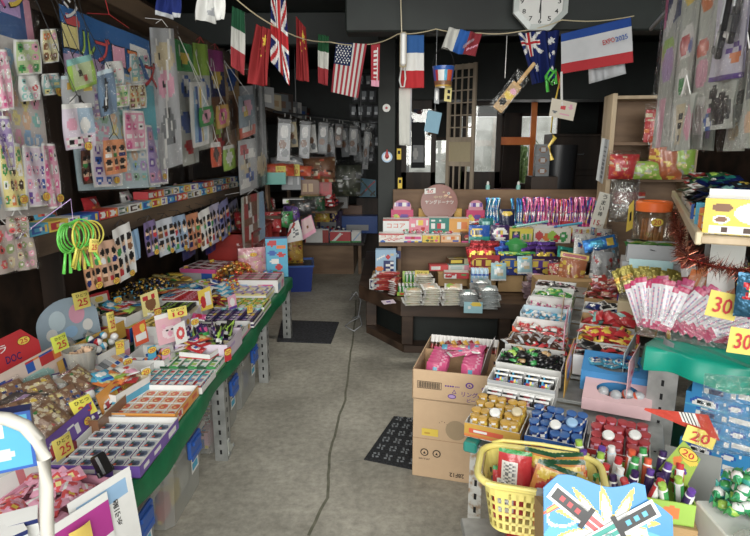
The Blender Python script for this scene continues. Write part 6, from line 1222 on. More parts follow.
for j in range(4):
 for i in range(7):
  c=bc[(i*3+j*5+(i*j) % 3) % 8];lean=j==0 and i>2
  put(BTL[c],tb @ T(-.135+.045*i,-.06+.04*j,.145+.012*j+(.02 if lean else 0),r.uniform(-90,90),r.uniform(-10,10)+(16 if lean else 0),r.uniform(-10,10)),'little bottle with %s cap in the lime tray behind the sword card' % cn[c],'bottle','little %s-capped bottles' % cn[c])
hd=MB();hd.quad([(-.042,0,0),(.042,0,0),(.04,0,.10),(-.02,0,.125)],[H('a8c838'),('c',.3,.5,.16,.14,'o'),('c',.7,.35,.12,.1,'v'),('c',.5,.2,.1,.1,'g'),('c',.6,.8,.38,.2,'y')],16,20,.003)
o=tag(hd.build('fruit_header',CARD,M=T(*(ay(672,478,1.55)),-42,-6,16)),'green fruit-print header card with a yellow 20 oval beside the bottles','card');sticker(o,T(.008,-.002,.095),'20',.055,.036)
# sword card
def sword_card():
 w,h=.30,.22;M=T(*((ay(549,536,1.16)+ay(678,536,1.16))/2-Vector((0,0,.115))),-4,-20);o=empty('sword_card','light blue toy card with two crossed swords, at the lower edge of the photo','toy card',M=M)
 m=MB();n=84;top=lambda u:h+.012*math.sin(u*9)-.055*max(0,u-.72)*3+(-.03 if u>.80 else 0)-.03*max(0,.12-u)*6
 v=[];f=[];cs=[];ny=60;art=[H('1c92d8'),('c',.15,.3,.2,.25,H('48b4ea')),('c',.85,.4,.2,.2,H('48b4ea')),('c',.5,.15,.2,.2,H('3cace6')),('c',.15,.62,.13,.15,H('d8f0fa')),('c',.15,.62,.11,.12,H('2aa0e0')),star(.52,.5,.46,11,.3,'y',.9,.3),star(.52,.5,.38,11,.25,'w',.9,.3),('c',.12,.7,.12,.04,'O'),('c',.11,.7,.09,.02,'y')]
 for j in range(ny+1):
  for i in range(n+1):u=i/n;v.append(((u-.5)*w,0,top(u)*j/ny))
 for j in range(ny):
  for i in range(n):a_=j*(n+1)+i;f.append((a_,a_+1,a_+n+2,a_+n+1));cs.append(ev(art,(i+.5)/n,(j+.5)/ny))
 m.add(v,f,cs);nb=len(v);m.add([(x,.004,z) for x,y,z in v],[q[::-1] for q in f],cs)
 m.build('card',CARD,o)
 def sword(x0,z0,x1,z1,col,dots,nm,lay_):
  d=Vector((x1-x0,0,z1-z0));L=d.length;d.normalize();p=Vector((-d.z,0,d.x));b0=Vector((x0,-.001-lay_,z0));s=MB()
  def q(a0,a1,w0,w1,c,k):s.add([tuple(b0+d*a+p*ww+Vector((0,-.0006*k,0))) for a,ww in ((a0,-w0),(a1,-w1),(a1,w1),(a0,w0))],[(0,1,2,3)],C(c))
  q(-.008,.1,.021,.021,'w',1);q(.06,L+.01,.019,.015,'w',1);q(0,.088,.014,.014,'k',3);q(.088,.1,.028,.028,'k',3);q(.1,L,.013,.011,col,2);q(.1,L,.002,.001,'w',4)
  for k in range(3):q(.018+.022*k,.03+.022*k,.006,.006,dots,4)
  s.build(nm,CARD,o)
 sword(-.125,.19,.09,.03,'z','r','red_sword',0);sword(.105,.165,-.13,.03,'t','c','green_sword',.004)
 MB().lathe([(.001,0),(.010,0)],14,'T',M=T(-.0,-.012,.095,0,90),cap=True).build('round_badge',CARD,o)
 MB().box(-.15,.01,-.02,.15,.12,.15,'a').build('carton',KRAFT,o)
sword_card()
# yellow shopping basket, tilted towards the aisle
def basket():
 M=T(.455,1.53,.466,-14);o=empty('shopping_basket','pale yellow plastic shopping basket of snack bags hooked at the front of the stand','basket',M=M)
 YB=nmat('pale_yellow_plastic',H('e6d77a'),H('efe394'),5,.35,bump=0);W,Dp,h=.33,.20,.17
 def rr(w,d,z,r=.05,n=5):
  out=[]
  for cx_,cy_,a0 in ((w/2-r,-d/2+r,-90),(w/2-r,d/2-r,0),(-w/2+r,d/2-r,90),(-w/2+r,-d/2+r,180)):
   for k in range(n+1):a_=R(a0+90*k/n);out.append((cx_+r*math.cos(a_),cy_+r*math.sin(a_),z))
  return out
  # walls as a real lattice: rings and ribs
 m=MB();base=rr(W*.84,Dp*.84,0);top=rr(W,Dp,h)
 P=lambda k,t:tuple(Vector(base[k % 24])*(1-t)+Vector(top[k % 24])*t)
 def per(t,s):  # point along perimeter
  loop=[Vector(base[k])*(1-t)+Vector(top[k])*t for k in range(24)];Ls=[(loop[(k+1) % 24]-loop[k]).length for k in range(24)];tot=sum(Ls);x=(s % 1)*tot
  for k in range(24):
   if x <= Ls[k]:return loop[k].lerp(loop[(k+1) % 24],x/Ls[k] if Ls[k] else 0)
   x -= Ls[k]
  return loop[0]
 N_=44
 for i in range(N_):
  a0,a1=per(0,(i-.17)/N_),per(0,(i+.17)/N_);b0,b1=per(.82,(i-.17)/N_),per(.82,(i+.17)/N_)
  m.add([a0,a1,b1,b0],[(0,1,2,3)],C('y'));inn=lambda q:q-Vector((q.x,q.y,0)).normalized()*.003
  m.add([inn(a1),inn(a0),inn(b0),inn(b1)],[(0,1,2,3)],C('y'))
 for t0,t1 in ((0,.06),(.18,.235),(.355,.41),(.53,.585),(.70,.84),(.84,1.0)):
  for k in range(48):
   q=[per(t0,k/48),per(t0,(k+1)/48),per(t1,(k+1)/48),per(t1,k/48)];m.add(q,[(0,1,2,3)],C('y'));m.add([inn(v) for v in q[::-1]],[(0,1,2,3)],C('y'))
 m.add(base,[tuple(range(24))[::-1]],C('y'));m.build('basket_shell',YB,o)
 m=MB();m.tube(rr(W+.03,Dp+.03,h,.065),.011,8,'y',closed=True);m.build('rim',YB,o,1)
 for s in (-1,1):
  m=MB();m.tube([(s*.0-W/2-.004+.02,s*(Dp/2+.018),h+.006),(-W/2+.05,s*(Dp/2+.03),h+.012),(0,s*(Dp/2+.034),h+.014),(W/2-.05,s*(Dp/2+.03),h+.012),(W/2-.016,s*(Dp/2+.018),h+.006)],.006,8,'y');m.build('handle',YB,o,1)
 MB().box(-.012,-Dp/2-.045,h-.002,.012,-Dp/2-.02,h+.02,'s',bev=.003).build('handle_clip',PLAST,o)
 RS=('snack_bag',pouch(.10,.15,.028,[H('d42430'),('r',.12,.12,.62,.78,'w'),glyphs(.16,.16,.58,.74,.05,.04,3,['S','w','w','s']),('r',0,.93,1,1,'g')],GLOSS,18),[])
 put(RS,M @ T(-.075,.01,.06,-4,-8),'red snack bag with a white text panel standing in the yellow basket','snack bag')
 put(RS,M @ T(-.08,-.03,.012,8,-30),'red snack bag lying at the bottom of the yellow basket','snack bag')
 OS=('snack_bag',pouch(.12,.13,.03,[H('e8902c'),('c',.3,.4,.2,.16,'r'),('c',.7,.3,.22,.14,'y'),('c',.5,.6,.2,.12,H('c04018')),('c',.2,.7,.14,.1,'y'),('c',.8,.7,.14,.1,'e'),('c',.45,.25,.07,.06,'k'),('c',.62,.48,.06,.06,'w'),('r',0,.9,1,1,'G'),('r',.1,.78,.9,.88,'y')],GLOSS,20),[])
 for k,(x,y,z,rz,ry) in enumerate(((.02,-.03,.07,6,16),(.085,.0,.07,-8,-10),(.0,.035,.07,4,8),(.09,.04,.07,10,-4),(.05,-.05,.01,0,-6))):
  put(OS,M @ T(x,y,z,rz,-14-4*k,ry),['orange snack bag with a green edge, frontmost in the yellow basket','orange snack bag with a green edge, against the right wall of the basket','orange snack bag with a green edge, behind the frontmost one','orange snack bag with a green edge at the rear right of the basket','orange snack bag low in the basket, seen through its front holes'][k],'snack bag')
 MB().text('アミタマ'[:2]+'玉ネギ'[:1],.12,.024,'b',T(.05,Dp/2-.006,h-.035)).build('lettering',PAPER,o)
 price_card(M @ T(.12,-.02,.10,-25,-10,14),'30','yellow 30 price card at the right side of the basket',.08,.075,head=False)
 put(('red_box',carton(.18,.14,.068,['r',('r',.1,.3,.6,.8,'w')]+[('r',.12+.04*k,.35,.14+.04*k,.75,'k') for k in range(11)]+[('c',.8,.8,.05,.08,'y')],['r'],None,'r',40,10),[]),T(.45,1.50,.394,-10),'red box with a bar code under the yellow basket','box')
basket()
# ---------------------------------------------------------------- cardboard cartons by the stand
CM=T(*(az(412,475,0)),-14)
def cartons():
 w,d=.365,.5;BR,BRd=H('dcb88e'),H('c09a6e')
 c0=empty('cardboard_carton','lower cardboard carton on the floor, taped shut, with handling marks','carton',M=CM)
 m=MB();m.box(0,0,0,w,d,.41,BR,bev=.003);m.box(0,-.001,.205,w,0,.208,BRd);m.build('carton_body',KRAFT,c0)
 m=MB()
 for x,z in ((.06,.135),(.12,.135)):
  m.add([(x+.02*math.cos(k*PI/8),-.002,z+.02*math.sin(k*PI/8)) for k in range(16)],[tuple(range(16))],C('k'));m.add([(x+.015*math.cos(k*PI/8),-.0025,z+.015*math.sin(k*PI/8)) for k in range(16)],[tuple(range(16))],C(BR));m.text('▲',.014,.014,'k',T(x,-.003,z))
 m.text('28F12',.07,.022,'k',T(.22,-.002,.035,0,0,180));m.text('2017.07',.055,.008,'k',T(.06,-.002,.10))
 for i in range(10):m.add([(.13+.0+.012*i+.002*math.cos(k),-.002,.30+.008*math.sin(i*1.3)+.002*math.sin(k)) for k in range(6)],[tuple(range(6))],C('k'))
 m.build('printed_marks',PAPER,c0)
 MB().quad([(.045,-.003,.225),(.125,-.003,.225),(.125,-.003,.262),(.045,-.003,.262)],['y',('r',.1,.3,.5,.5,'Y')],6,4,.001).build('yellow_label',PAPER,c0)
 MB().lathe([(.001,0),(.05,.001)],20,H('b49a74'),M=T(.21,-.0012,.27,0,90)).build('torn_tape_patch',PAPER,c0)
 c1=empty('cardboard_carton','upper open cardboard carton of pink packs, printed with a bar code and ring sweets','carton',M=CM @ T(-.004,-.006,.412));h=.15;t=.005
 m=MB();m.box(0,0,0,w+.01,d,t,BR)
 for a in ((0,0,0,w+.01,t,h),(0,d-t,0,w+.01,d,h),(0,0,0,t,d,h),(w+.01-t,0,0,w+.01,d,h)):m.box(*a,BR)
 m.box(t,d*.62,t,w,d*.62+t,h*.95,BRd);m.build('carton_body',KRAFT,c1)
 m=MB()
 for i in range(26):x=.03+.004*i;m.box(x,-.0015,.062,x+(.0026 if i % 3 else .0014),-.0005,.09,'k')
 for a in ((.024,.058,.14,.060),(.024,.092,.14,.094),(.024,.058,.026,.094),(.138,.058,.14,.094)):m.box(a[0],-.0015,a[1],a[2],-.0005,a[3],'k')
 m.build('bar_code',PAPER,c1)
 m=MB();v5=H('6b3a9a')
 for x,z,r_2 in ((.27,.095,.019),(.335,.085,.010)):
  m.add([(x+r_2*math.cos(k*PI/8),-.001,z+r_2*.8*math.sin(k*PI/8)) for k in range(16)],[tuple(range(16))],C(v5));m.add([(x+r_2*.6*math.cos(k*PI/8),-.0015,z+r_2*.5*math.sin(k*PI/8)) for k in range(16)],[tuple(range(16))],C(BR));m.text('★',r_2*.9,r_2*.8,v5,T(x,-.002,z))
 m.add([(.19+.02*math.cos(k*PI/8),-.001,.032+.012*math.sin(k*PI/8)) for k in range(16)],[tuple(range(16))],C(v5));m.add([(.19+.016*math.cos(k*PI/8),-.0015,.032+.008*math.sin(k*PI/8)) for k in range(16)],[tuple(range(16))],C('i'))
 m.text('●●●● 6001',.07,.008,v5,T(.19,-.001,.082));m.text('リングde',.10,.026,v5,T(.285,-.001,.05));m.text('△',.022,.02,v5,T(.20,-.001,.058));m.text('どーなつ',.08,.018,v5,T(.30,-.001,.02));m.build('printed_marks',PAPER,c1)
 M1=c1.matrix_world @ T(0,0,.022)
 PKP=('pink_pack',pouch(.085,.11,.018,[H('e8508e'),('l',.2,.1,.8,.9,.08,'P'),('r',.1,.0,.9,.08,'w'),('c',.5,.6,.2,.1,'c')],GLOSS,8),[])
 for col in range(2):
  for i in range(11):put(PKP,M1 @ T(.095+.17*col,.045+.022*i,.05,90*0+4*(-1)** i,-48 if col==0 else-40,0),'pink sweet pack stacked in the %s row of the upper carton' % ('aisle-side' if col==0 else 'stand-side'),'sweet pack','pink packs, %s row' % ('aisle-side' if col==0 else 'stand-side'))
 for i in range(3):put(('pink_pack',PKP[1],[]),M1 @ T(.14+.06*i,.21+.012*i,.135+.006*i,-60+25*i,-84),['pink pack lying across the top of the upper carton, lowest','pink pack lying across the top of the upper carton, middle','pink pack lying across the top of the upper carton, uppermost'][i],'sweet pack')
 TLP=('blue_trim_pack',pouch(.16,.06,.016,[H('e8508e'),('r',0,0,.15,1,'c'),('c',.4,.5,.14,.3,'o'),('c',.65,.5,.12,.3,'e'),('r',.85,0,1,1,'c')],GLOSS,12),[])
 put(TLP,M1 @ T(.18,.25,.15,6,-84),'pink and sky blue pack with a biscuit print on top of the pink packs','sweet pack')
 CHP=('choco_stick',pouch(.022,.13,.018,[H('f0ece8'),('r',0,.3,1,.7,'N'),('c',.5,.5,.4,.1,'q')],GLOSS,4),[])
 for i in range(17):put(CHP,M1 @ T(.022+.021*i,.38,.04,10,-24+(i % 3)*3,6),'white and brown striped stick in the rear part of the upper carton','stick sweet','striped sticks in the upper carton')
 for i in range(7):put(('candy_tube',pouch(.025,.13,.018,['R' if i % 2 else 'Y',('c',.5,.6,.4,.2,'y'),('c',.4,.3,.3,.1,'w')],GLOSS,5),[]),M1 @ T(.16+.028*i,.33,.06,30,-50+4*i,-20),'maroon and yellow stick lying on the striped sticks of the upper carton','stick sweet','maroon and yellow sticks')
 m=MB();m.quad([(0,0,0),(.03,.16,0),(.06,.20,.17),(.035,.06,.14)],[H('a8a0a4')],4,4,.003);tag(m.build('grey_flap',CARD,M=M1 @ T(.30,.12,.04)),'grey card flap standing up out of the upper carton','card')
 lean=MB();lean.box(0,0,0,.01,.55,.50,BRd);tag(lean.build('cardboard_sheet',KRAFT,M=CM @ T(w+.03,.03,.0,-6)),'flat cardboard sheet standing between the cartons and the candy stand','cardboard')
cartons()
# ---------------------------------------------------------------- upper shelf
UM=SM
def U(u,v,rz=0):return UM @ T(u,v,1.312,rz)
YB2=[H('eed21c'),('c',.6,.62,.26,.3,'w'),('c',.55,.7,.04,.06,'k'),('c',.72,.68,.04,.06,'k'),('c',.64,.58,.07,.06,'o'),('c',.2,.75,.12,.12,'n'),('c',.2,.42,.1,.12,'w'),('c',.2,.42,.07,.08,'n'),('c',.9,.35,.09,.12,'w'),('r',.08,.05,.9,.25,'w'),glyphs(.1,.07,.88,.23,.06,.16,4,['N','w',H('e8d8f0')])]
t=tray(U(.765,.285,-8),.24,.15,.115,'yellow chick-print box at the near corner of the upper shelf','y',YB2,'w',.09,['w',glyphs(.3,.5,.9,.6,.05,.1,3,['S','w','w'])],(24,6),fn=56,side=[H('eed21c'),glyphs(.1,.3,.9,.6,.15,.1,4,['N','y','y'])])
heap(U(.755,.29,-8),.2,.12,.05,packs('snack_packet',.07,.05,.018,[['y',('c',.5,.5,.3,.2,'n')]]),12,'yellow packet inside the chick-print box','snack packet','yellow packets in the chick box',3,2,lh=.02)
for k,(u,v,w,d,h,hd_,lab) in enumerate(((.755,.50,.22,.18,.05,.05,'white open tray right behind the chick-print box on the upper shelf'),(.74,.74,.2,.2,.05,.05,'white open tray in the middle of the upper shelf'),(1.02,.55,.2,.3,.05,.0,'white open tray at the outer side of the upper shelf'),(.74,1.05,.2,.26,.05,.04,'white open tray farther back on the upper shelf'),(.74,1.45,.2,.3,.06,.03,'white open tray at the far end of the upper shelf'),(1.02,1.0,.22,.4,.06,0,'white open tray against the hanging bags on the upper shelf'))):
 tray(U(u,v,0),w,d,h,lab,'w',[H('dcd8cc'),('r',0,.6,1,.8,['c','o','w','r','G','w'][k])],'w',hd_ or None,[H('e8e6e0')],(1,1))
 pr=[packs('foil_pouch',.09,.05,.022,[['d',('l',.1,.2,.9,.8,.1,'T'),('c',.5,.5,.2,.2,'y')],['B',('c',.3,.5,.2,.3,'T')],['k',('r',.2,.3,.8,.6,'l')]],FOIL),packs('foil_pouch',.09,.05,.02,[['k',('l',.1,.2,.9,.8,.1,'c')],['B',('r',.3,.2,.7,.8,'t')]],FOIL),packs('foil_pouch',.09,.05,.02,[['d',('l',.1,.2,.9,.8,.1,'T')],['k',('c',.5,.5,.3,.3,'l')]],FOIL),packs('foil_pouch',.08,.05,.02,[['G',('c',.3,.5,.2,.3,'l')],['w',('r',.2,.2,.8,.5,'q')]],GLOSS),packs('foil_pouch',.08,.05,.02,[['G',('r',.1,.1,.6,.5,'e')],['q',('c',.3,.5,.2,.3,'w')]],GLOSS),packs('foil_pouch',.08,.05,.02,[['w',('r',.2,.2,.8,.5,'G')],['c']],GLOSS)][k]
 nm=lab.split('tray ')[1]
 heap(U(u,v,0),w*.98,d*.95,.045,pr,(40,40,46,36,36,46)[k],('turquoise-black packet in the tray ' if k<3 else 'green or red packet in the tray ')+nm,'snack packet','packets '+nm,20+k,3,lh=.022,tilt=26,mound=.05)
for k,(u,v,c,c2,lab) in enumerate(((.655,.42,'c','T','sky blue card box at the edge of the upper shelf'),(.66,.33,'o','w','orange and white card box next to the chick-print box'),(.652,.58,'b','y','blue card box with an orange shape at the edge of the upper shelf'))):
 put(('card_box',carton(.045,.06,.085-.01*k,[c,('c',.5,.6,.3,.2,c2),('r',.2,.1,.8,.3,'w')],None,None,c,8,10),[]),U(u,v,-20),lab,'box')
 # tinsel garland along the shelf edge
def tinsel():
 r=random.Random(4);m=MB();path=[]
 for i in range(60):
  t=i/59
  if t<.72:q=Vector((.602,1.35-1.2*t/.72,1.265-.035*abs(math.sin(t*9))-.03*t))
  else:q=Vector((.602+.28*(t-.72)/.28,.155,1.235-.02*math.sin((t-.72)*11)))
  path.append(q)
 m.tube(path,.004,5,'q')
 for i in range(len(path)-1):
  for k in range(44):
   p=path[i].lerp(path[i+1],r.random());d=Vector((r.gauss(0,1),r.gauss(0,1),r.gauss(-.35,1))).normalized()*r.uniform(.02,.06);n_=d.cross(Vector((r.random(),r.random(),.3))).normalized()*.0016
   m.add([tuple(p+n_),tuple(p-n_),tuple(p+d)],[(0,1,2)],C(r.choice([H('8a3a26'),H('b0523a'),H('6a2a1c'),H('d07a58')])))
 stuff(tag(m.build('tinsel_garland',cmat('tinsel_foil',.25,.8),M=SM),'copper red tinsel garland along the edge of the upper shelf','garland'))
tinsel()
# sweets on the pale rack
OB=[('r','o','O','e'),('l','j','x','e'),('q','O','r','w'),(H('c86428'),'o','y','r')]
for k,(x,z,w,h,c,lab) in enumerate(((.10,1.36,.24,.22,0,'clear bag of orange sweets on the middle board of the pale rack'),(.26,1.36,.26,.16,1,'clear bag of pale green sweets on the middle board of the pale rack'),(.16,1.14,.26,.14,2,'clear bag of red and gold sweets on the lower board of the pale rack'),(.40,1.36,.26,.34,3,'clear bag of orange sweets leaning out of the pale rack'),(.34,1.64,.26,.28,0,'clear bag of red-orange sweets in the upper bay of the pale rack'),(.50,1.40,.22,.30,1,'clear bag of lime sweets at the outer end of the pale rack'))):
 bagof('sweet_bag',w,h,.1,OB[c],34,40+k,lab,T(1.72,4.5,0,-8) @ T(x,-.02,z-.01,6*(-1)** k))
 # ================================================================ things that hang
def hook(parent,w,h,M=None,col='r',up=.07):
 """cord loop from the pack's top up to the rail"""
 m=MB(M);m.tube([(-w*.22,0,h),(0,-.004,h+up),(w*.22,0,h)],.0022,5,col);return m.build('hanging_loop',PLAST,parent)
pt_high=lambda z:z>1.3
def hang(name,lab,cat,pl,pr,ptop,x0,x1,art,nx=24,ny=None,sleeve=None,loop='r',grp=None,t=.004,stick=None,up=.07,lean=0,bag=None,face='x',off=0,mat=None):
 """flat pack hanging over real plane(s): pl, pr its lower corners in the photo, ptop the upper-left y"""
 f=ax if face=='x' else ay
 a,b=f(*pl,x0),f(*pr,x1);h=f(pl[0],ptop,x0).z-a.z;w=math.hypot(b.x-a.x,b.y-a.y);rz=math.degrees(math.atan2(b.y-a.y,b.x-a.x));c=(a+b)/2
 o=empty(name,lab,cat,grp,T(c.x,c.y,c.z,rz,lean) @ T(0,-off,0));sk=(b.z-a.z)/max(w,.01)
 ny=ny or max(6,int(nx*h/w));ny=min(ny,60)
 MB().panel(w*.94,h*.97,art,nx,ny,T(0,0,h*.01),disp=lambda u,v:(0,.004*math.sin(u*9+v*4),sk*(u-.5)*w),t=t).build('printed_card',mat or CARD,o)
 if sleeve:rr_=random.Random(int(pl[0]*7+pl[1]));MB().panel(w,h,['w'],max(4,int(w/.02)),max(6,int(h/.03)),T(0,-.012,0),disp=lambda u,v:(0,-.004*math.sin(u*13+v*7)-rr_.uniform(0,.009),sk*(u-.5)*w)).build('clear_sleeve',sleeve,o)
 if loop and face=='x' and c.x<0:
  Mi=o.matrix_world.inverted();e=Mi @ (Vector((-1.362,c.y,2.29)) if pt_high(c.z+h) else Vector((-1.425,c.y,1.19)))
  MB().tube([(-w*.22,0,h),(0,-.002,h+.03),(w*.22,0,h)],.002,5,loop).tube([(0,-.002,h+.028),tuple(e)],.0018,5,loop).build('hanging_loop',PLAST,o)
 elif loop:hook(o,w,h,col=loop,up=up)
 if stick:sticker(o,T(w*stick[1],-.012,h*stick[2]),stick[0],.05,.034)
 return o,w,h
def stickerart(seed,base,pal,n=26,hdr=None,border=None):
 r=random.Random(seed);a=[base]
 if border:a += [('r',0,0,1,1,border),('r',.05,.04,.95,.96,base)]
 nx=max(2,int(n** .5));ny=max(2,n// nx)
 for j in range(ny):
  for i in range(nx):
   x,y=(i+.5)/nx*.9+.05,(j+.5)/ny*(.72 if hdr else .9)+.04;s=.36/nx
   c=r.choice(pal);a.append(('c',x,y,s,s*r.uniform(.7,1.1)*nx/ny,c));a.append(('c',x+r.uniform(-.3,.3)*s,y,s*.4,s*.35*nx/ny,r.choice('wkwwe')));a.append(('c',x,y+s*.2,s*.25,s*.15,r.choice(pal)))
 if hdr:a += hdr
 return a
PAST=['P','u','T','j','i','w','h',H('e8a0b8'),H('9cc8a8')]
# --- big sticker boards on the left rail
hang('sticker_board','large sticker board with a blue lettered header, nearest the camera on the left rail','sticker board',(-24,226),(57,214),-30,-1.36,-1.36,stickerart(1,H('d8d0cc'),PAST,60,[('r',0,.80,1,1,H('1c5a9c')),('r',.88,.78,1,1,'P'),('r',.6,.90,.84,.99,'i')]),54,sleeve=CLEAR,loop=None)
def chunky(lst):
 m=MB()
 for ch,c,x,z,s,y in lst:m.text(ch,s*1.12,s*1.12,'k' if c != 'w' else 'B',T(x,y+.0008,z)).text(ch,s,s,c,T(x,y,z))
 return m
B1=D.objects['sticker_board'];bw=.52
chunky([('ス','y',-.22,.80,.09,-.006),('タ','o',-.10,.79,.09,-.0065),('ズ','p',.02,.785,.09,-.007),('ン','y',.13,.80,.10,-.0065)]).build('lettering',PAPER,B1)
hang('sticker_board','large sticker board with blue lettered header, second on the left rail beyond the dark post','sticker board',(76,193),(163,188),8,-1.40,-1.30,stickerart(2,H('c4dce4'),PAST+['l','u'],80,[('r',0,.74,1,1,H('1a6cb4')),('c',.1,.93,.07,.04,'z'),('r',.72,.86,.95,.93,'w'),('c',.2,.7,.3,.07,H('c8a8d0')),('r',.55,.28,.9,.34,'l'),('r',.72,.34,1,.7,H('58b8c8'))]),64,sleeve=CLEAR,loop='r',up=.12)
B2=D.objects['sticker_board.001']
chunky([('シ','w',-.28,.80,.09,-.008),('ー','j',-.30,.68,.10,-.008),('ル','l',-.19,.67,.10,-.009),('ブ','z',-.08,.66,.11,-.008),('ー','P',.04,.65,.10,-.009),('ス','o',.16,.64,.11,-.008),('ズ','r',.32,.60,.13,-.009)]).build('lettering',PAPER,B2)
SP_=[('P','pw'),(H('c9e0a0'),'gPw'),(H('e8e0a8'),'noP'),(H('b8a0d8'),'vPw'),('w','PzT'),(H('90c8c8'),'wPj'),('j','oNg'),(H('e8d8e8'),'vbP')]
WH=['top row nearest the camera','top row second','top row third','middle row nearest the camera','middle row second','middle row third','bottom row nearest the camera','bottom row second','bottom row third']
k=0
for (px,py,w_,h_) in ((-4,110,16,60),(14,74,26,34),(41,62,16,32),(-6,170,20,55),(18,100,20,24),(41,94,18,20),(2,210,24,70),(26,206,22,62),(46,208,14,66)):
 c,p=SP_[k % 8];hang('sticker_packet','pastel sticker packet on the nearest sticker board, '+WH[k],'sticker packet',(px,py+2),(px+w_,py),py-h_,-1.34+.006*(k % 3),-1.34+.006*(k % 3),stickerart(k+30,c,list(p)+['w'],16 if h_>40 else 9,border='w'),22,sleeve=CLEAR,loop=None,stick=('10' if k % 2 else '20',.2,.16) if k>4 else None,off=.012);k += 1
k=0
for (px,py,w_,h_) in ((78,118,22,26),(103,84,18,22),(128,82,20,28),(146,104,18,40),(90,186,30,46),(122,150,22,40),(112,106,14,20),(126,108,18,24),(146,184,20,60)):
 c,p=SP_[(k+3) % 8];hang('sticker_packet','pastel sticker packet on the sticker board beyond the dark post, '+WH[k],'sticker packet',(px,py+2),(px+w_,py),py-h_,-1.37+.05*(px-78)/90,-1.36+.05*(px+w_-78)/90,stickerart(k+50,c,list(p)+['w'],12,border='w'),20,sleeve=CLEAR,loop=None,stick=('10',.2,.14) if k in (4,8) else None,off=.02);k += 1
 # small packs hooked in front of the gap between the boards
hang('toy_pack','green card with little red pins, tilted, hooked beside the dark post','toy pack',(72,92),(99,84),60,-1.24,-1.22,['l',('r',.1,.1,.9,.8,H('c8d8a0')),('c',.4,.5,.08,.1,'k'),('c',.6,.3,.08,.1,'r'),('c',.3,.7,.08,.08,'w'),('r',0,.85,1,1,'T')],16,sleeve=CLEAR,loop='k',lean=-8)
hang('toy_pack','grey card of tiny animal stickers beneath the tilted green card','toy pack',(64,112),(96,107),76,-1.26,-1.24,['s',('c',.2,.7,.1,.1,'Y'),('c',.5,.7,.1,.1,'n'),('c',.8,.6,.12,.12,'y'),('c',.25,.3,.1,.1,'w'),('c',.5,.3,.08,.1,'k'),('r',0,.86,1,1,'f')],16,sleeve=CLEAR,loop='k')
hang('toy_pack','square lavender and blue pack with a white tab, hooked lowest beside the dark post','toy pack',(66,151),(97,146),104,-1.20,-1.18,[H('e8dcec'),('r',.5,.3,1,.9,H('a8c4dc')),('c',.25,.55,.15,.15,'P'),('c',.7,.5,.15,.18,'w'),glyphs(.05,.05,.9,.25,.08,.08,3,['w','P','k','w']),('r',0,.92,1,1,'w')],22,sleeve=CLEAR,loop='k',stick=('10',.12,.05))
hang('toy_pack','blue-grey card with a small black knife toy, hooked left of the second sticker board','toy pack',(101,118),(118,112),72,-1.22,-1.20,[H('6c88a4'),('l',.3,.2,.5,.7,.14,'k'),('l',.32,.3,.5,.65,.06,'w'),('r',0,.9,1,1,'f')],14,sleeve=CLEAR,loop='k')
FACE=lambda base,s:[base]+sum([[('c',.18+.32*(i % 3),.28+.4*(i// 3),.11,.13,'h'),('c',.18+.32*(i % 3),.36+.4*(i// 3),.11,.08,'k'),('c',.18+.32*(i % 3),.16+.4*(i// 3),.12,.07,'Bnrkwg'[(i+s) % 6])] for i in range(6)],[])
hang('photo_card_pack','orange-edged strip of portrait cards hanging under the second sticker board','card pack',(106,176),(128,172),140,-1.26,-1.24,FACE(H('e8945c'),1),20,sleeve=CLEAR,loop='k')
hang('photo_card_pack','dark strip of portrait cards behind the orange-edged strip','card pack',(84,185),(100,182),150,-1.38,-1.36,FACE(H('6a4030'),2),16,sleeve=CLEAR,loop='k')
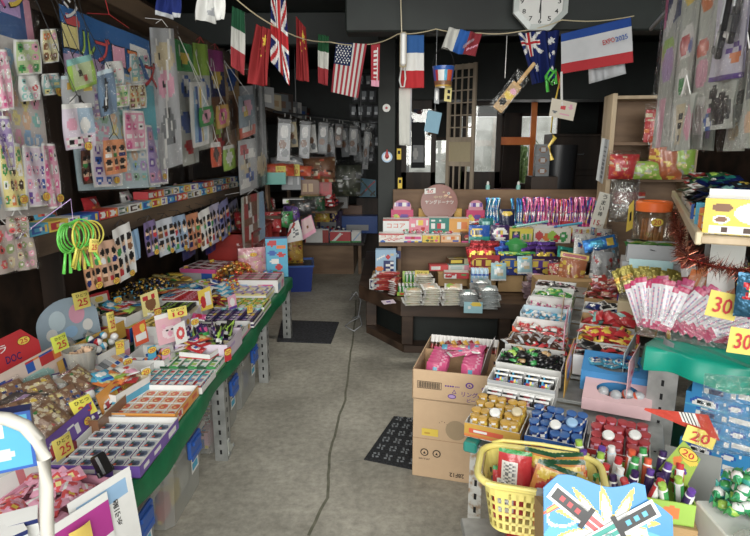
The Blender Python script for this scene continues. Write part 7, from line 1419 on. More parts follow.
# narrow packs farther along the rail
LP_=[((160,172),(184,165),30,-1.30,-1.24,'long silvery clear pack of pale toys, first beyond the two sticker boards',['s',('c',.5,.8,.4,.1,'e'),('c',.5,.6,.35,.1,'P'),('c',.5,.3,.3,.14,'S'),('l',.2,0,.8,1,.05,'w')]),
((183,168),(200,163),38,-1.38,-1.36,'green-topped pack with blue cat-like toy shapes on the left rail',['x',('r',0,.75,1,1,'g'),('c',.5,.85,.25,.05,'y'),('c',.5,.62,.35,.09,'b'),('c',.5,.64,.2,.06,'w'),('c',.4,.35,.3,.09,'b'),('c',.5,.15,.3,.06,'r')]),
((199,152),(214,148),44,-1.36,-1.33,'green-topped pack with a blue and white round toy, behind the pencil pack',['x',('r',0,.7,1,1,'l'),('c',.5,.55,.4,.12,'b'),('c',.5,.57,.26,.08,'w'),('c',.5,.3,.3,.1,'r')]),
((193,149),(210,144),82,-1.26,-1.25,'clear pack of blue and yellow pencils hanging foremost on the left rail',['w',('r',.15,.05,.3,.9,'u'),('r',.35,.05,.5,.95,'b'),('r',.55,.05,.68,.9,'y'),('r',.74,.05,.88,.95,'f')]),
((213,166),(229,160),50,-1.36,-1.34,'purple-topped pack with a yellow rabbit print',['n',('r',0,.8,1,1,H('c040a0')),('r',0,.6,1,.8,'B'),('c',.5,.75,.3,.08,'y'),('c',.5,.35,.3,.12,'l'),('c',.5,.15,.3,.08,'r')]),
((228,172),(243,164),56,-1.38,-1.36,'brown and gold pack hanging between the purple-topped pack and the dotted packs',['a',('c',.5,.8,.3,.1,'b'),('c',.5,.5,.4,.16,'n'),('c',.5,.25,.3,.1,'h')]),
((212,168),(222,166),142,-1.25,-1.24,'small orange and brown toy pack low on the left rail',['O',('c',.5,.5,.3,.3,'N'),('r',0,.8,1,1,'w')]),
((224,172),(236,168),146,-1.27,-1.26,'small lime toy pack low on the left rail',['l',('c',.5,.5,.3,.3,'w'),('r',0,.8,1,1,'w')]),
((200,128),(214,124),108,-1.22,-1.21,'small green pack with a pink face, in front of the pencil pack',['g',('c',.5,.5,.34,.34,'P'),('c',.5,.5,.14,.14,'k')]),
((217,130),(230,126),106,-1.24,-1.23,'small yellow pack with a pink ring toy',['Y',('c',.5,.5,.36,.36,'p'),('c',.5,.5,.16,.16,'j')]),
((240,140),(256,134),96,-1.20,-1.18,'rainbow toy pack with an orange label, hanging foremost at the far end of the rail',[H('8aa0b0'),('c',.5,.7,.35,.18,'P'),('c',.4,.6,.2,.1,'y'),('r',0,0,1,.28,'O'),('r',.2,.1,.8,.2,'w')]),
((240,196),(258,188),140,-1.22,-1.18,'clear pack of red, white and blue shell toys at the far end of the rail',['s',('c',.3,.8,.25,.12,'r'),('c',.7,.7,.2,.1,'w'),('c',.4,.5,.3,.1,'e'),('c',.6,.3,.25,.12,'b'),('c',.3,.15,.25,.1,'w')]),
((257,190),(268,184),74,-1.22,-1.20,'dark striped clear pack, last on the left rail',['S',('r',.2,0,.4,1,'d'),('r',.6,0,.75,1,'s'),('c',.5,.2,.4,.1,'e')]),
((243,252),(266,238),196,-1.20,-1.16,'pack of small red rectangles on white, hanging under the shell toys',['x',('g',.05,.05,.7,.95,.2,.1,4,['q','n','w']),('r',.75,0,1,1,'u')])]
for k,(a,b,t_,x0,x1,lab,art) in enumerate(LP_):hang('toy_pack',lab,'toy pack',a,b,t_,x0,x1,art+[('c',.2+.07*i,.9-.1*i,.06,.03,'wk'[i % 2]) for i in range(8)],12,sleeve=CLEAR2 if k in (0,11) else CLEAR,loop='r' if k in (1,2,4) else 'w')
# pink swirl packs below the shelf at the very left
for k,(a,b,t_) in enumerate((((-10,278),(20,270),226),((18,272),(38,268),238),((8,235),(30,232),216))):
 hang('swirl_pack',['pink and green swirl pack at the very left under the sticker board','pink swirl pack hanging beside the shelf bracket, below the first board','glossy crumpled pink swirl pack, topmost under the first board'][k],'toy pack',a,b,t_,-1.40+.02*k,-1.38+.02*k,stickerart(k+70,H('b8a8a0'),['z','P',H('8aa060'),'e','q'],9),22,sleeve=CLEAR2,loop='w')
 # portrait card packs hanging from the lower beam
CP=[((88,293),(104,286),244),((104,288),(122,282),240),((120,284),(138,272),228),((148,258),(160,252),222),((160,258),(178,250),220),((176,254),(190,248),216),((190,252),(203,246),214),((202,252),(214,243),212),((212,246),(224,238),206),((222,242),(232,232),204),((232,236),(241,228),203)]
CPL=['nearest of the eleven, over the pearly sweet bags','second, with orange tops','third, tallest of the near cluster','fourth, small and violet-edged','fifth, white with a blue edge','sixth, tilted beside the white one','seventh, orange-edged','eighth, with a long yellow foot','ninth, pale and tilted','tenth, blue-edged','farthest of the eleven, darkest']
CB_=[H('d89a6c'),H('e0b090'),'w',H('7a6898'),H('d8e0ec'),H('9cb8d8'),H('d88a5c'),'w',H('b8b4d0'),H('8a8cc0'),H('6a6a90')]
for k,(a,b,t_) in enumerate(CP):hang('portrait_card_pack','portrait card pack under the shelf beam, '+CPL[k],'card pack',a,b,t_,-1.38+.02*(k % 2),-1.36+.02*(k % 2),FACE(CB_[k],k),18,loop='k',stick=('20',.1,.08),up=.05,lean=-4)
for k,(a,b,t_) in enumerate((((134,262),(141,258),230),((183,262),(196,254),232),((206,256),(216,250),232))):
 hang('blue_card_pack',['plain blue-backed card pack behind the near portrait cards','blue and yellow card pack behind the tilted portrait card','green and navy card pack behind the long portrait card'][k],'card pack',a,b,t_,-1.46,-1.44,['u' if k==0 else 'B',('r',.2,.3,.8,.7,'uyG'[k])],8,loop='k',up=.05)
 # green and yellow ring toys
def rings():
 for c,nm,px,hexa,n in (('l','green',72,H('58d838'),5),('y','yellow',84,H('e8dc28'),6)):
  m0=MB();R_=.052;m0.tube([(R_*math.cos(2*PI*k/28),0,-R_+R_*math.sin(2*PI*k/28)) for k in range(28)],.0035,6,hexa,closed=True);m0.tube([(0,0,-2*R_),(0,0,-2*R_-.075)],[.0045,.006],6,hexa);me=m0.mesh('m',PLAST,1)
  p=ax(px,222,-1.16)
  for k in range(n):put(('ring_toy',me,[]),T(p.x+.004*k,p.y-.014*k+(.02 if nm=='yellow' else 0),p.z,60+7*k,0,-30+(60/n)*k+(18 if nm=='yellow' else 0)),'bright %s plastic hoop toy with short handle, in the bunch near the shelf beam' % nm,'hoop toy',nm+' hoop toys in the hanging bunch')
 p=ax(72,210,-1.16);o=tag(MB().tube([(p.x,p.y,p.z-.06),(p.x,p.y,p.z+.04),(-1.42,p.y+.04,1.24)],.0018,5,'i').build('lilac_string',PLAST),'lilac cord carrying the green and yellow hoop toys','cord')
 price_card(T(p.x+.05,p.y+.02,p.z-.16,60,0,12),'25','small yellow tag on the bunch of hoop toys',.035,.05)
rings()
# goods standing on the left shelf board
r=random.Random(31);y=2.0;k=0
SHC=[('w','N',.16,.05),('c','b',.12,.045),('y','r',.14,.04),('w','v',.09,.07),('b','c',.16,.06),('r','w',.09,.06),('O','w',.09,.06),('s','G',.12,.06)]
wd=['chocolate','sky blue','yellow','violet','blue','red','orange','grey']
sect=['above the hoop toys','near the sticker board foot','over the first portrait cards','over the tilted portrait cards','toward the far end','at the far end']
used=set()
while y<5.3:
 c,d,w_,h_=SHC[k % 8];s=sect[min(5,int((y-2.0)/.56))]
 for row_ in range(2 if y>3.3 else 1):
  lab='small %s-printed box on the left shelf board, %s row, %s' % (wd[(k+row_*3) % 8],'front' if row_==0 else 'upper',s)
  c,d,w2,h2=SHC[(k+row_*3) % 8]
  grp=None
  if lab in used:grp=lab[:60]
  used.add(lab)
  h3=.045
  put(('small_box',carton(w_,.09,h3,[c,('r',.1,.2,.6,.8,d),glyphs(.1,.3,.9,.7,.14,.4,k,[d,'w',c]),('c',.85,.5,.1,.3,'y')],None,None,c,14,6),[]),T(-1.47-.02*row_,y+w_/2,1.236+row_*.047,90),lab,'box','boxes on the left shelf: '+lab[6:40])
 y += w_+.008;k += 1
for k in range(7):  # bags on the shelf
 put(('snack_bag',pouch(.16,.14,.06,rart(k,'scrwyPo'[k],'wryoPk'),GLOSS,12),[]),T(-1.62,2.2+.42*k,1.185,80+5*k,-12),['grey','sky blue','red','white','yellow','pink','orange'][k]+' snack bag standing at the back of the left shelf board','snack bag')
 # ---------------------------------------------------------------- right-hand hanging bags
def hangR(lab,pl,pr,pt,x0,x1,art,sl=CLEAR2,nm='toy_bag',nx=20,cat='toy bag',t=.006):return hang(nm,lab,cat,pl,pr,pt,x0,x1,art,nx,sleeve=sl,loop='w',t=t)
hangR('clear bag with pink-edged blue card, first of the bags hanging at the right',(651,150),(668,148),-6,1.30,1.24,['x',('r',0,.75,1,1,'B'),('r',0,.75,.2,1,'p'),('l',.3,.75,.9,1,.1,'w'),('c',.4,.6,.35,.06,'l'),('c',.5,.5,.3,.1,'i'),('r',.2,.0,.6,.3,'P')])
hangR('clear bag with red and white cat-shaped toy, second of the right-hand bags',(666,152),(685,150),-8,1.20,1.15,['x',('c',.5,.9,.3,.06,'y'),('c',.5,.63,.38,.1,'w'),('c',.4,.62,.2,.06,'r'),('c',.7,.6,.14,.04,'b'),('c',.5,.4,.25,.08,'w'),('c',.45,.38,.12,.05,'g'),('r',.15,.05,.8,.25,'e')])
hangR('clear bag with orange fish and yellow toys, third of the bags hanging at the right',(684,150),(702,150),-8,1.16,1.10,['x',('c',.5,.9,.4,.09,'o'),('c',.5,.93,.2,.05,'y'),('c',.4,.6,.3,.05,'O'),('c',.5,.45,.3,.08,'P'),('r',.2,.08,.8,.3,'w')])
o,w_,h_=hangR('lavender card with two black toy pistols, hanging large at the upper right',(707,84),(742,78),-20,1.04,.98,[H('d8d4e8'),('r',0,0,1,.04,'v'),('c',.75,.2,.14,.05,'o'),glyphs(.5,.25,.9,.32,.08,.03,2,['v',H('d8d4e8')])],nm='toy_pistol_card')
def gun(M,parent):MB(M).box(-.012,-.02,0,.012,-.004,.17,'k',bev=.003).box(-.016,-.022,.03,.016,-.004,.08,'d',bev=.003).box(-.045,-.02,.01,-.01,-.006,.035,'k',bev=.004).box(-.006,-.024,.1,.006,-.02,.165,'s').build('toy_pistol',PLAST,parent)
gun(T(-.04,0,.07,0,0,14),o);gun(T(.05,0,.10,0,0,16),o)
o,w_,h_=hangR('clear bag with a black plush-like toy and blue round label, below the pistol card',(700,132),(733,128),84,1.05,1.0,['x',('c',.2,.2,.18,.2,'b'),('c',.2,.2,.12,.12,'w'),('c',.55,.4,.35,.3,'k'),('c',.3,.75,.12,.12,'k'),('c',.2,.42,.08,.06,'p')],nm='toy_bag')
hangR('clear bag with a pale panel at the photo edge, nearest of the right-hand bags',(735,150),(756,150),-14,.96,.92,['x',('r',.1,.3,.6,.9,'S'),('c',.3,.8,.14,.05,'k'),('c',.5,.15,.3,.06,'h')])
hangR('clear bag of pink toys with a long white price slip, low among the right-hand bags',(670,152),(690,150),100,1.10,1.06,['x',('r',.1,.1,.5,.9,'e'),glyphs(.15,.2,.45,.8,.15,.1,3,['k','e','e']),('c',.75,.5,.2,.3,'P')])
hangR('clear bag of assorted pale toys behind the pistol card',(688,150),(712,152),40,1.20,1.14,['x',('c',.3,.7,.2,.1,'P'),('c',.7,.5,.2,.12,'w'),('c',.4,.3,.2,.1,'o'),('r',.5,.1,.8,.25,'i'),('l',.2,0,.4,1,.04,'s')])
hangR('clear bag with pale blue slips, between the pistol card and the photo edge',(722,152),(742,152),60,1.08,1.02,['x',('c',.3,.8,.2,.08,'s'),('c',.6,.55,.25,.08,'k'),('c',.4,.2,.3,.1,'e')])
o=stuff(tag(empty('x','x','x'),'x','x'));D.objects.remove(o)
tag(MB().tube([(1.55,3.6,2.28),(.88,1.1,2.28)],.012,8,'S').tube([(1.22,2.37,2.28),(1.22,2.37,2.78)],.008,6,'S').build('hanging_rail',PLAST),'grey steel rail from which the right-hand clear bags hang','rail')
bl_=[('bag of orange fish-shaped sweets',(660,183),.14,.16),('bag of small red bells',(700,176),.12,.1)]
# ---------------------------------------------------------------- flags and bunting
def cord(pts,lab,r_=.0035,col='e',name='bunting_cord'):
 P=[Vector(p) for p in pts];out=[]
 for i in range(len(P)-1):
  for k in range(6):
   t=k/6;q=P[i].lerp(P[i+1],t);q.z -= .04*math.sin(PI*t)*(P[i+1]-P[i]).length;out.append(q)
 out.append(P[-1]);return tag(MB().tube(out,r_,6,col).build(name,PLAST),lab,'cord')
cord([ay(222,-14,3.0),ay(274,26,3.3),ay(330,42,3.9),ay(372,44,4.1),ay(398,34,3.93)],'pale bunting cord swagging from the left beam to the dark middle post')
cord([ay(398,34,3.92),ay(436,29,3.9),ay(478,33,3.88),ay(522,31,3.85),ay(562,20,3.8),ay(634,16,3.8)],'pale bunting cord along the dark ceiling beam at the right')
wav=lambda a,f,p:(lambda u,v:a*math.sin(u*f+p+v*3)*(1.3-v)+a*.5*math.sin(u*f*2.3+p))
def flag(lab,q,y,art,nx=36,ny=30,a=.018,f=9,p=0,txt=None,cat='flag',y2=None):
 """q: bottom-left, bottom-right, top-right, top-left in the photo; y depth of the hanging plane"""
 y2=y2 or y;P=[ay(*q[0],y),ay(*q[1],y2),ay(*q[2],y2),ay(*q[3],y)]
 o=tag(MB().quad(P,art,nx,ny,.0015,disp=wav(a,f,p)).build('flag',CLOTH,smooth=1),lab,cat)
 return o
UKA=['B',('l',0,0,1,1,.15,'w'),('l',0,1,1,0,.15,'w'),('l',0,0,1,1,.05,'r'),('l',0,1,1,0,.05,'r'),('r',.36,0,.64,1,'w'),('r',0,.36,1,.64,'w'),('r',.42,0,.58,1,'r'),('r',0,.42,1,.58,'r')]
dk=lambda a:a
GN=H('1a5a3a');CR_=H('9a2228')
flag('green, white and red tricolour hanging first at the left of the bunting',((231,66),(245,76),(245,12),(232,6)),3.1,[GN,('r',0,.34,1,.67,H('cfcfc8')),('r',0,0,1,.34,H('a83038'))],12,30)
CN=[H('a8262a'),('s',.66,.78,.14,5,.38,'y',1.2,.3),('c',.4,.62,.03,.02,'y'),('c',.5,.52,.03,.02,'y'),('c',.8,.6,.03,.02,'y')]
flag('red flag with yellow stars, left of the union flag, partly folded',((247,84),(268,86),(271,30),(256,24)),3.25,CN,30,34,.03,7)
flag('red, white and blue union flag hanging vertically at the top of the bunting',((272,62),(290,86),(286,0),(271,-6)),3.3,UKA,40,60,.025,8,1)
flag('red flag with yellow star, right of the union flag',((297,80),(309,82),(306,28),(296,16)),3.6,CN,24,34,.02,8,2)
flag('green, white and red tricolour hanging beside the striped flag',((318,83),(328,86),(329,36),(318,34)),3.9,['G',('r',0,.32,1,.67,H('d8d8d0')),('r',0,0,1,.32,H('b0323a'))],12,30)
USA=[H('d8d8d2')]+[('r',k*2/13,0,(k*2+1)/13,1,H('b03040')) for k in range(7)]+[('r',0,.57,.55,1,H('1c2c58'))]+[('c',.05+.1*(i % 5)+(.05 if i// 5 % 2 else 0),.62+.045*(i// 5),.022,.014,'w') for i in range(40) if .05+.1*(i % 5)+(.05 if i// 5 % 2 else 0)<.53]
flag('red and white striped flag with a starry blue corner, before the dark post',((331,92),(358,98),(367,44),(336,42)),4.0,USA,52,60,.012,6)
flag('narrow red vertical banner with white lettering next to the striped flag',((371,86),(379,87),(380,43),(371,45)),4.1,[H('c03040'),('g',.3,.15,.75,.9,.45,.05,3,['w',H('c03040'),'w']),('r',0,0,1,.14,'P')],10,34,.004,cat='banner')
flag('white cloth with a blue edge hanging at the top of the left beam',((196,22),(226,21),(224,-14),(200,-12)),2.6,['w',('r',0,.8,.4,1,'B'),('c',.5,.3,.2,.1,'s')],20,14,.03,cat='cloth')
flag('navy and white shiny cloth hanging above the second sticker board',((156,16),(182,19),(180,-14),(160,-14)),2.3,['B',('r',0,.9,1,1,'w'),('r',0,0,1,.12,'s')],20,14,.02,cat='cloth')
flag('blue, white and red tricolour hanging vertically beside the white intercom',((400,88),(424,88),(424,35),(400,35)),3.9,['r',('r',0,.33,1,1,'w'),('r',0,.67,1,1,H('2c68b0'))],16,30,.008)
flag('long white cloth hanging below the tricolour by the middle post',((399,145),(411,146),(412,86),(399,88)),3.95,[H('dcdcd4'),('r',.85,0,1,1,'s')],8,20,.008,cat='cloth')
flag('blue, white and red tricolour flying sideways on the beam cord',((441,49),(475,57),(482,34),(449,27)),3.85,[H('9c2c38'),('r',0,0,.32,1,H('dcdcd4')),('r',.32,0,.64,1,H('2468c0')),('l',.6,.3,.8,.7,.05,H('b898a8')),('l',.7,.2,.95,.5,.04,'P')],36,20,.02)
AU=['B']+[('l',0,.6,.5,1,.05,'w'),('l',0,1,.5,.6,.05,'w'),('r',.2,.55,.3,1,'w'),('r',0,.74,.5,.84,'w'),('r',.22,.55,.28,1,'r'),('r',0,.77,.5,.81,'r'),star(.8,.8,.09,7,.5,'w'),star(.75,.5,.06,7,.5,'w'),star(.88,.55,.06,7,.5,'w'),star(.8,.22,.06,7,.5,'w'),star(.35,.3,.09,7,.5,'w')]
flag('dark blue flag with stars and a small union cross, crumpled on the cord',((532,85),(556,78),(560,30),(518,33)),3.82,AU,44,44,.035,10)
EX=flag('white flag with blue and red edges, lettered EXPO2025, on the right beam',((561,74),(634,62),(631,17),(561,34)),3.75,[H('d8dade'),('r',0,.80,1,1,H('2050a8')),('r',0,0,1,.24,H('cc2a34'))],64,40,.006,5)
a,b=ay(608,50,3.72),ay(628,44,3.72)
rz_=math.degrees(math.atan2(b.z-a.z,b.x-a.x))
MB().text('EXPO',.075,.03,'r',T(ay(609,41,3.71).x,3.715,ay(609,41,3.71).z,0,0,-rz_)).text('2025',.075,.03,'b',T(ay(622,37.5,3.71).x,3.715,ay(622,37.5,3.71).z,0,0,-rz_)).build('lettering',PAPER,EX)
flag('white shiny cloth showing under the EXPO2025 flag',((589,84),(625,74),(622,20),(584,30)),3.84,[H('c8ccd0'),('l',.1,.6,.9,.9,.03,'d')],20,12,.02,cat='cloth')
# intercom
ic=empty('intercom','white wall intercom handset with a looped cord on the middle beam','intercom',M=T(*ay(403,68,3.86)));MB().box(-.022,-.02,0,.022,.02,.22,'e',bev=.008).build('base_plate',PLAST,ic);MB().box(-.018,-.05,.01,.018,-.02,.21,'w',bev=.01).build('handset',PLAST,ic)
MB().tube([(-.012,-.02,0),(-.022,-.02,-.08),(-.012,-.02,-.12),(.008,-.02,-.12),(.016,-.02,-.07),(.012,-.02,0)],.006,6,'w').build('cord',PLAST,ic,1);MB().tube([(-.01,0,.2),(-.02,0,.45)],.004,6,'e').build('wire',PLAST,ic)
# octagonal clock
ck=empty('wall_clock','octagonal silver-framed wall clock high on the dark beam','clock',M=T(*ay(540,2,3.86)))
n=8;ro,ri=.185,.15;f8=lambda r_,y:[(r_*math.cos(PI/8+2*PI*k/n),y,r_*math.sin(PI/8+2*PI*k/n)) for k in range(n)]
m=MB();m.add(f8(ro,0)+f8(ro,-.03)+f8(ri,-.036)+f8(ri,-.02),[tuple((k,(k+1) % n,n+(k+1) % n,n+k)) for k in range(n)]+[(n+k,n+(k+1) % n,2*n+(k+1) % n,2*n+k) for k in range(n)]+[(2*n+k,2*n+(k+1) % n,3*n+(k+1) % n,3*n+k) for k in range(n)]+[tuple(range(n))],C(H('c8d0cc')));m.build('frame',PLAST,ck)
m=MB();m.add(f8(ri,-.021),[tuple(range(n))],C('w'));
for k in range(12):a_=PI/2-2*PI*(k+1)/12;m.text(str(k+1),.022 if k<9 else .032,.028,'k',T(.118*math.cos(a_),-.022,.118*math.sin(a_)))
m.build('dial',PAPER,ck)
for nm,an,l in (('hour_hand',95,.07),('minute_hand',88,.105)):MB(T(0,-.024,0,0,0,an)).box(-.01,-.001,-.003,l,.001,.003,'k').build(nm,PLAST,ck)
# bucket, mitt, racket, badge and little things
bk=empty('tin_bucket','small blue printed tin bucket hanging from the beam cord','bucket',M=T(*ay(443,87,3.8)))
MB().lathe([(.052,0),(.056,.02),(.068,.10),(.072,.125),(.07,.125),(.055,.01)],20,['Y',['c',glyphs(0,0,1,1,.08,.5,4,['O','c','w','r','b'])],['c',('r',0,0,1,1,'b')],'y','n']).build('pail',GLOSS,bk,40)
MB().tube([(-.07,0,.12)]+[(.07*math.cos(PI-PI*k/10),0,.12+.12*math.sin(PI*k/10)) for k in range(11)],.003,6,'k').build('handle',PLAST,bk)
tag(MB().quad([ay(424,131,3.9),ay(438,134,3.9),ay(442,113,3.9),ay(428,110,3.9)],[H('8ab8d0')],6,6,.012).build('pot_holder',CLOTH),'light blue square mitt hanging under the tin bucket','mitt')
tag(MB().quad([ay(444,101,3.85),ay(451,102,3.85),ay(452,88,3.85),ay(445,87,3.85)],['j',glyphs(.2,.2,.8,.8,.2,.2,3,['k','j','j'])],10,12,.002).build('paper_tag',PAPER),'small cream tag under the tin bucket','tag')
tag(MB().quad([ay(434,103,3.87),ay(439,104,3.87),ay(439,88,3.87),ay(435,87,3.87)],['S',('c',.5,.5,.3,.3,'w')],8,10,.004).build('key_ring',PLAST),'small grey fob hanging left of the cream tag','fob')
rk=empty('toy_bat','wooden toy bat in a clear printed bag, hanging aslant below the beam','toy',M=T(*ay(497,110,3.7),0,0,38))
MB().box(-.035,-.006,0,.035,.006,.2,H('c9a36a'),bev=.005).box(-.012,-.006,.2,.012,.006,.36,H('d0ae78'),bev=.005).build('bat',nmat('pale_bat_wood',H('b8905a'),H('d4b482'),10),rk)
MB().panel(.1,.28,['x',('c',.5,.6,.3,.12,'y'),('c',.4,.35,.3,.1,'k'),('c',.6,.75,.2,.08,'P'),('c',.5,.5,.3,.08,H('d8c020')),('r',0,0,1,.25,'s')],14,30,T(-.01,-.012,-.01)).build('printed_wrap',wrapmat('printed_wrap_film',.04),rk)
MB().panel(.07,.17,[H('c9a36a'),('c',.5,.6,.4,.16,'y'),('c',.4,.3,.3,.14,'k'),('c',.6,.8,.3,.1,'P')],10,20,T(0,-.0075,.01)).build('print',PAPER,rk)
cord([ay(505,78,3.7),ay(507,36,3.84)],'thin cord carrying the wooden toy bat',.002,'w')
pf=ay(386.5,108,5.35);pf2=ay(387,157,5.35)
tag(MB().lathe([(.001,0),(.034,.001),(.036,.008)],20,'w',M=T(pf.x,5.352,pf.z,0,90)).lathe([(.001,.009),(.012,.01)],12,'r',M=T(pf.x,5.352,pf.z,0,90)).build('round_badge',PLAST),'small round white badge with a red centre, high on the dark middle post','badge')
tag(MB().lathe([(.001,0),(.048,.001),(.05,.008)],24,'u',M=T(pf2.x,5.352,pf2.z,0,90)).lathe([(.001,.009),(.036,.0095)],20,'w',M=T(pf2.x,5.352,pf2.z,0,90)).lathe([(.002,.0),(.02,.02),(.014,.05),(.002,.09)],10,'r',M=T(pf2.x,5.335,pf2.z-.02,0,0)).build('red_bell_badge',PLAST),'round pale blue plate with a red bell on the dark middle post','badge')
for k,(px,py,c) in enumerate(((399,154,'y'),(400,183,'y'))):q=ay(px,py,5.34);tag(MB().box(-.02,-.01,-.05,.02,0,.05,c).box(-.012,-.012,0,.012,-.01,.03,'k').build('yellow_tag',PAPER,M=T(*q)),['small yellow tag on the post edge above the display shelf','small yellow tag low on the post edge behind the fruit box'][k],'tag')
pc_=ay(562,110,3.7)
tag(MB().quad([ay(549,116,3.7),ay(573,121,3.7),ay(577,103,3.7),ay(552,98,3.7)],[H('e6dcc8'),('c',.5,.6,.1,.14,'z'),('c',.8,.7,.08,.14,'P'),('c',.2,.3,.12,.06,'S'),('r',.4,.2,.8,.3,'P')],20,14,.001).build('postcard',PAPER),'cream postcard with pink stamps hanging before the rear chest','postcard')
cord([ay(561.5,72,3.75),ay(562,106,3.7)],'thick white string holding the cream postcard',.008,'w')
cord([ay(435,112,3.9),ay(437,30,3.9)],'thin cord carrying the light blue square mitt',.0015,'S')
gr=tag(MB().tube([ay(548,92,3.8),ay(546,76,3.8),ay(550,69,3.78),ay(556,74,3.8),ay(552,84,3.8),ay(548,80,3.76),ay(555,70,3.8),ay(556,84,3.8)],.011,8,H('48d838')).build('green_ribbon',PLAST,smooth=1),'bright green coiled ribbon toy hanging left of the EXPO2025 flag','ribbon')
tag(MB().tube([ay(556,72,3.85),ay(561,84,3.85),ay(557,92,3.85)],[.008,.012,.004],6,'r').build('red_tassel',PLAST),'short red tassel beside the bright green ribbon','tassel')
tag(MB().tube([ay(562,70,3.78),ay(553,112,3.9),ay(551,132,3.9),ay(555,138,3.9),ay(549,146,3.9),ay(552,160,3.9)],[.002,.008,.006,.014,.01,.014],8,'y').build('yellow_toy',PLAST,smooth=1),'thin yellow toy dangling under the postcard','toy')
for k in range(3):tag(MB().artbox(.13,.1,.1,['S',('c',.5,.5,.3,.3,'n'),('c',.5,.5,.2,.2,'s')],base='S',nx=12,nz=10).build('grey_toy_box',CARD,M=T(ay(542,160,5.6).x,5.62,1.32+.102*k)),['grey box with a ring print, lowest of three before the chest','grey box with a ring print, middle of three before the chest','grey box with a ring print, uppermost of three before the chest'][k],'box')
MB_=tag(MB().box(ay(530,160,5.6).x,5.5,1.0,ay(556,160,5.6).x,5.75,1.318).build('dark_stand',WOOD_D),'dark wooden stand under the three grey ring-print boxes','stand')
tag(MB().quad([ay(596,180,4.52),ay(603,184,4.52),ay(610,140,4.52),ay(602,138,4.52)],[H('b8bcbc'),('g',.2,.1,.8,.9,.2,.05,3,['S',H('b8bcbc'),H('b8bcbc')])],10,30,.002,disp=lambda u,v:.01*math.sin(u*5)).build('paper_scroll',PAPER),'grey-white written scroll hung on the pale rack upright','scroll')
tag(MB().quad([ay(411,168,6.97),ay(425,168,6.97),ay(425,122,6.97),ay(412,122,6.97)],['d',('r',.1,.1,.9,.5,'s'),('c',.3,.3,.2,.12,'w')],10,16,.003).build('paper_notice',PAPER),'grey and white notice on the dark sliding door beyond the white cloth','notice')
tag(MB().box(0,0,0,.2,.1,.13,H('5c1030'),bev=.006).box(.03,-.002,.03,.09,0,.08,'g').build('crimson_box',CARD,M=T(cx(494,5.31) ,5.34,1.08)),'dark crimson box behind the wainscot between the two white-capped bottles','box')
# crumpled clear bag hanging off the rack beside the jar, and bags near the shelf corner
o=empty('empty_bag','grey crumpled translucent bag between the written scroll and the jar','bag',M=T(*ay(622,222,3.7),-20,-10));c=D.objects.new('clear_bag',clearbag(.17,.28,.08,21,wrapmat('grey_film',.22,(.7,.7,.7)),12));COL.objects.link(c);c.parent=o
tag(MB().quad([ay(626,232,3.4),ay(633,228,3.4),ay(634,200,3.4),ay(629,206,3.4)],['y',('c',.5,.5,.2,.2,'k')],6,12,.002).build('yellow_slip',PAPER),'narrow yellow slip on the grey crumpled bag','slip')
# ================================================================ stock at the rear left
RL=random.Random(77)
def rbag(lab,px,py,y,w,h,cols,rz=0,t=.1,nm='sweet_bag',rx=-8,head=None):
 p=ay(px,py,y);return bagof(nm,w,h,t,cols,34,int(px*3+py),lab,T(p.x,p.y,p.z,rz,rx),head)
 # top shelf: long boxes and packs
for k,(px,c,d,w_,h_) in enumerate(((271,'s','w',.26,.2),(284,'e','a',.26,.16),(297,'S','n',.3,.2),(306,'N','S',.26,.24),(314,'S','w',.24,.18),(322,'w','s',.2,.2),(334,'S','b',.26,.18),(345,'N','q',.24,.18))):
 y=5.8+.38*k
 put(('stock_box',carton(w_,.3,h_,[c,('r',.1,.2,.8,.6,d),('r',0,.85,1,.9,'k')],None,None,c,10,8),[]),T(-1.36,y,1.982,70),['silver-grey box first','cream box second','grey-brown box third','dark brown box fourth','grey and white box fifth','white box sixth','grey and blue box seventh','brown and red box last'][k]+' on the topmost rear shelf','box')
 # hanging clear packs under the top shelf
HL=['first','second','third','fourth','fifth','sixth','seventh','eighth','ninth','tenth','eleventh','twelfth']
for k,(px,py,w_,h_,c) in enumerate(((274,140,.16,.44,'s'),(279,150,.12,.3,'e'),(288,138,.14,.42,'s'),(294,146,.12,.36,'w'),(303,140,.14,.38,'S'),(309,150,.16,.5,'s'),(319,140,.12,.3,'N'),(326,146,.12,.42,'S'),(334,152,.14,.4,'s'),(342,144,.12,.5,'S'),(350,150,.1,.6,'s'),(357,140,.14,.4,'d'))):
 y=5.85+.22*k;p=Vector((-1.15+.95*(y-5.7)/2.8,y,1.90-h_))
 o=empty('hanging_toy_pack','dim clear toy pack under the topmost rear shelf, %s from the aisle end' % HL[k],'toy pack',None,T(p.x,p.y,p.z,10*(-1)** k,0,4*(-1)** k))
 MB().panel(w_*.8,h_*.95,[c,('c',.5,.7,.35,.14,'w'),('c',.4,.4,.3,.1,'n'),('c',.6,.2,.3,.1,'S'),('r',0,.9,1,1,'d')],10,20,t=.01).build('printed_card',CARD,o)
 c_=D.objects.new('clear_bag',clearbag(w_,h_,.05,k,CLEAR2));COL.objects.link(c_);c_.parent=o;c_.location=(0,.005,0)
 MB().tube([(0,0,h_),(0,0,1.935-p.z)],.003,5,'w').build('hanging_loop',PLAST,o)
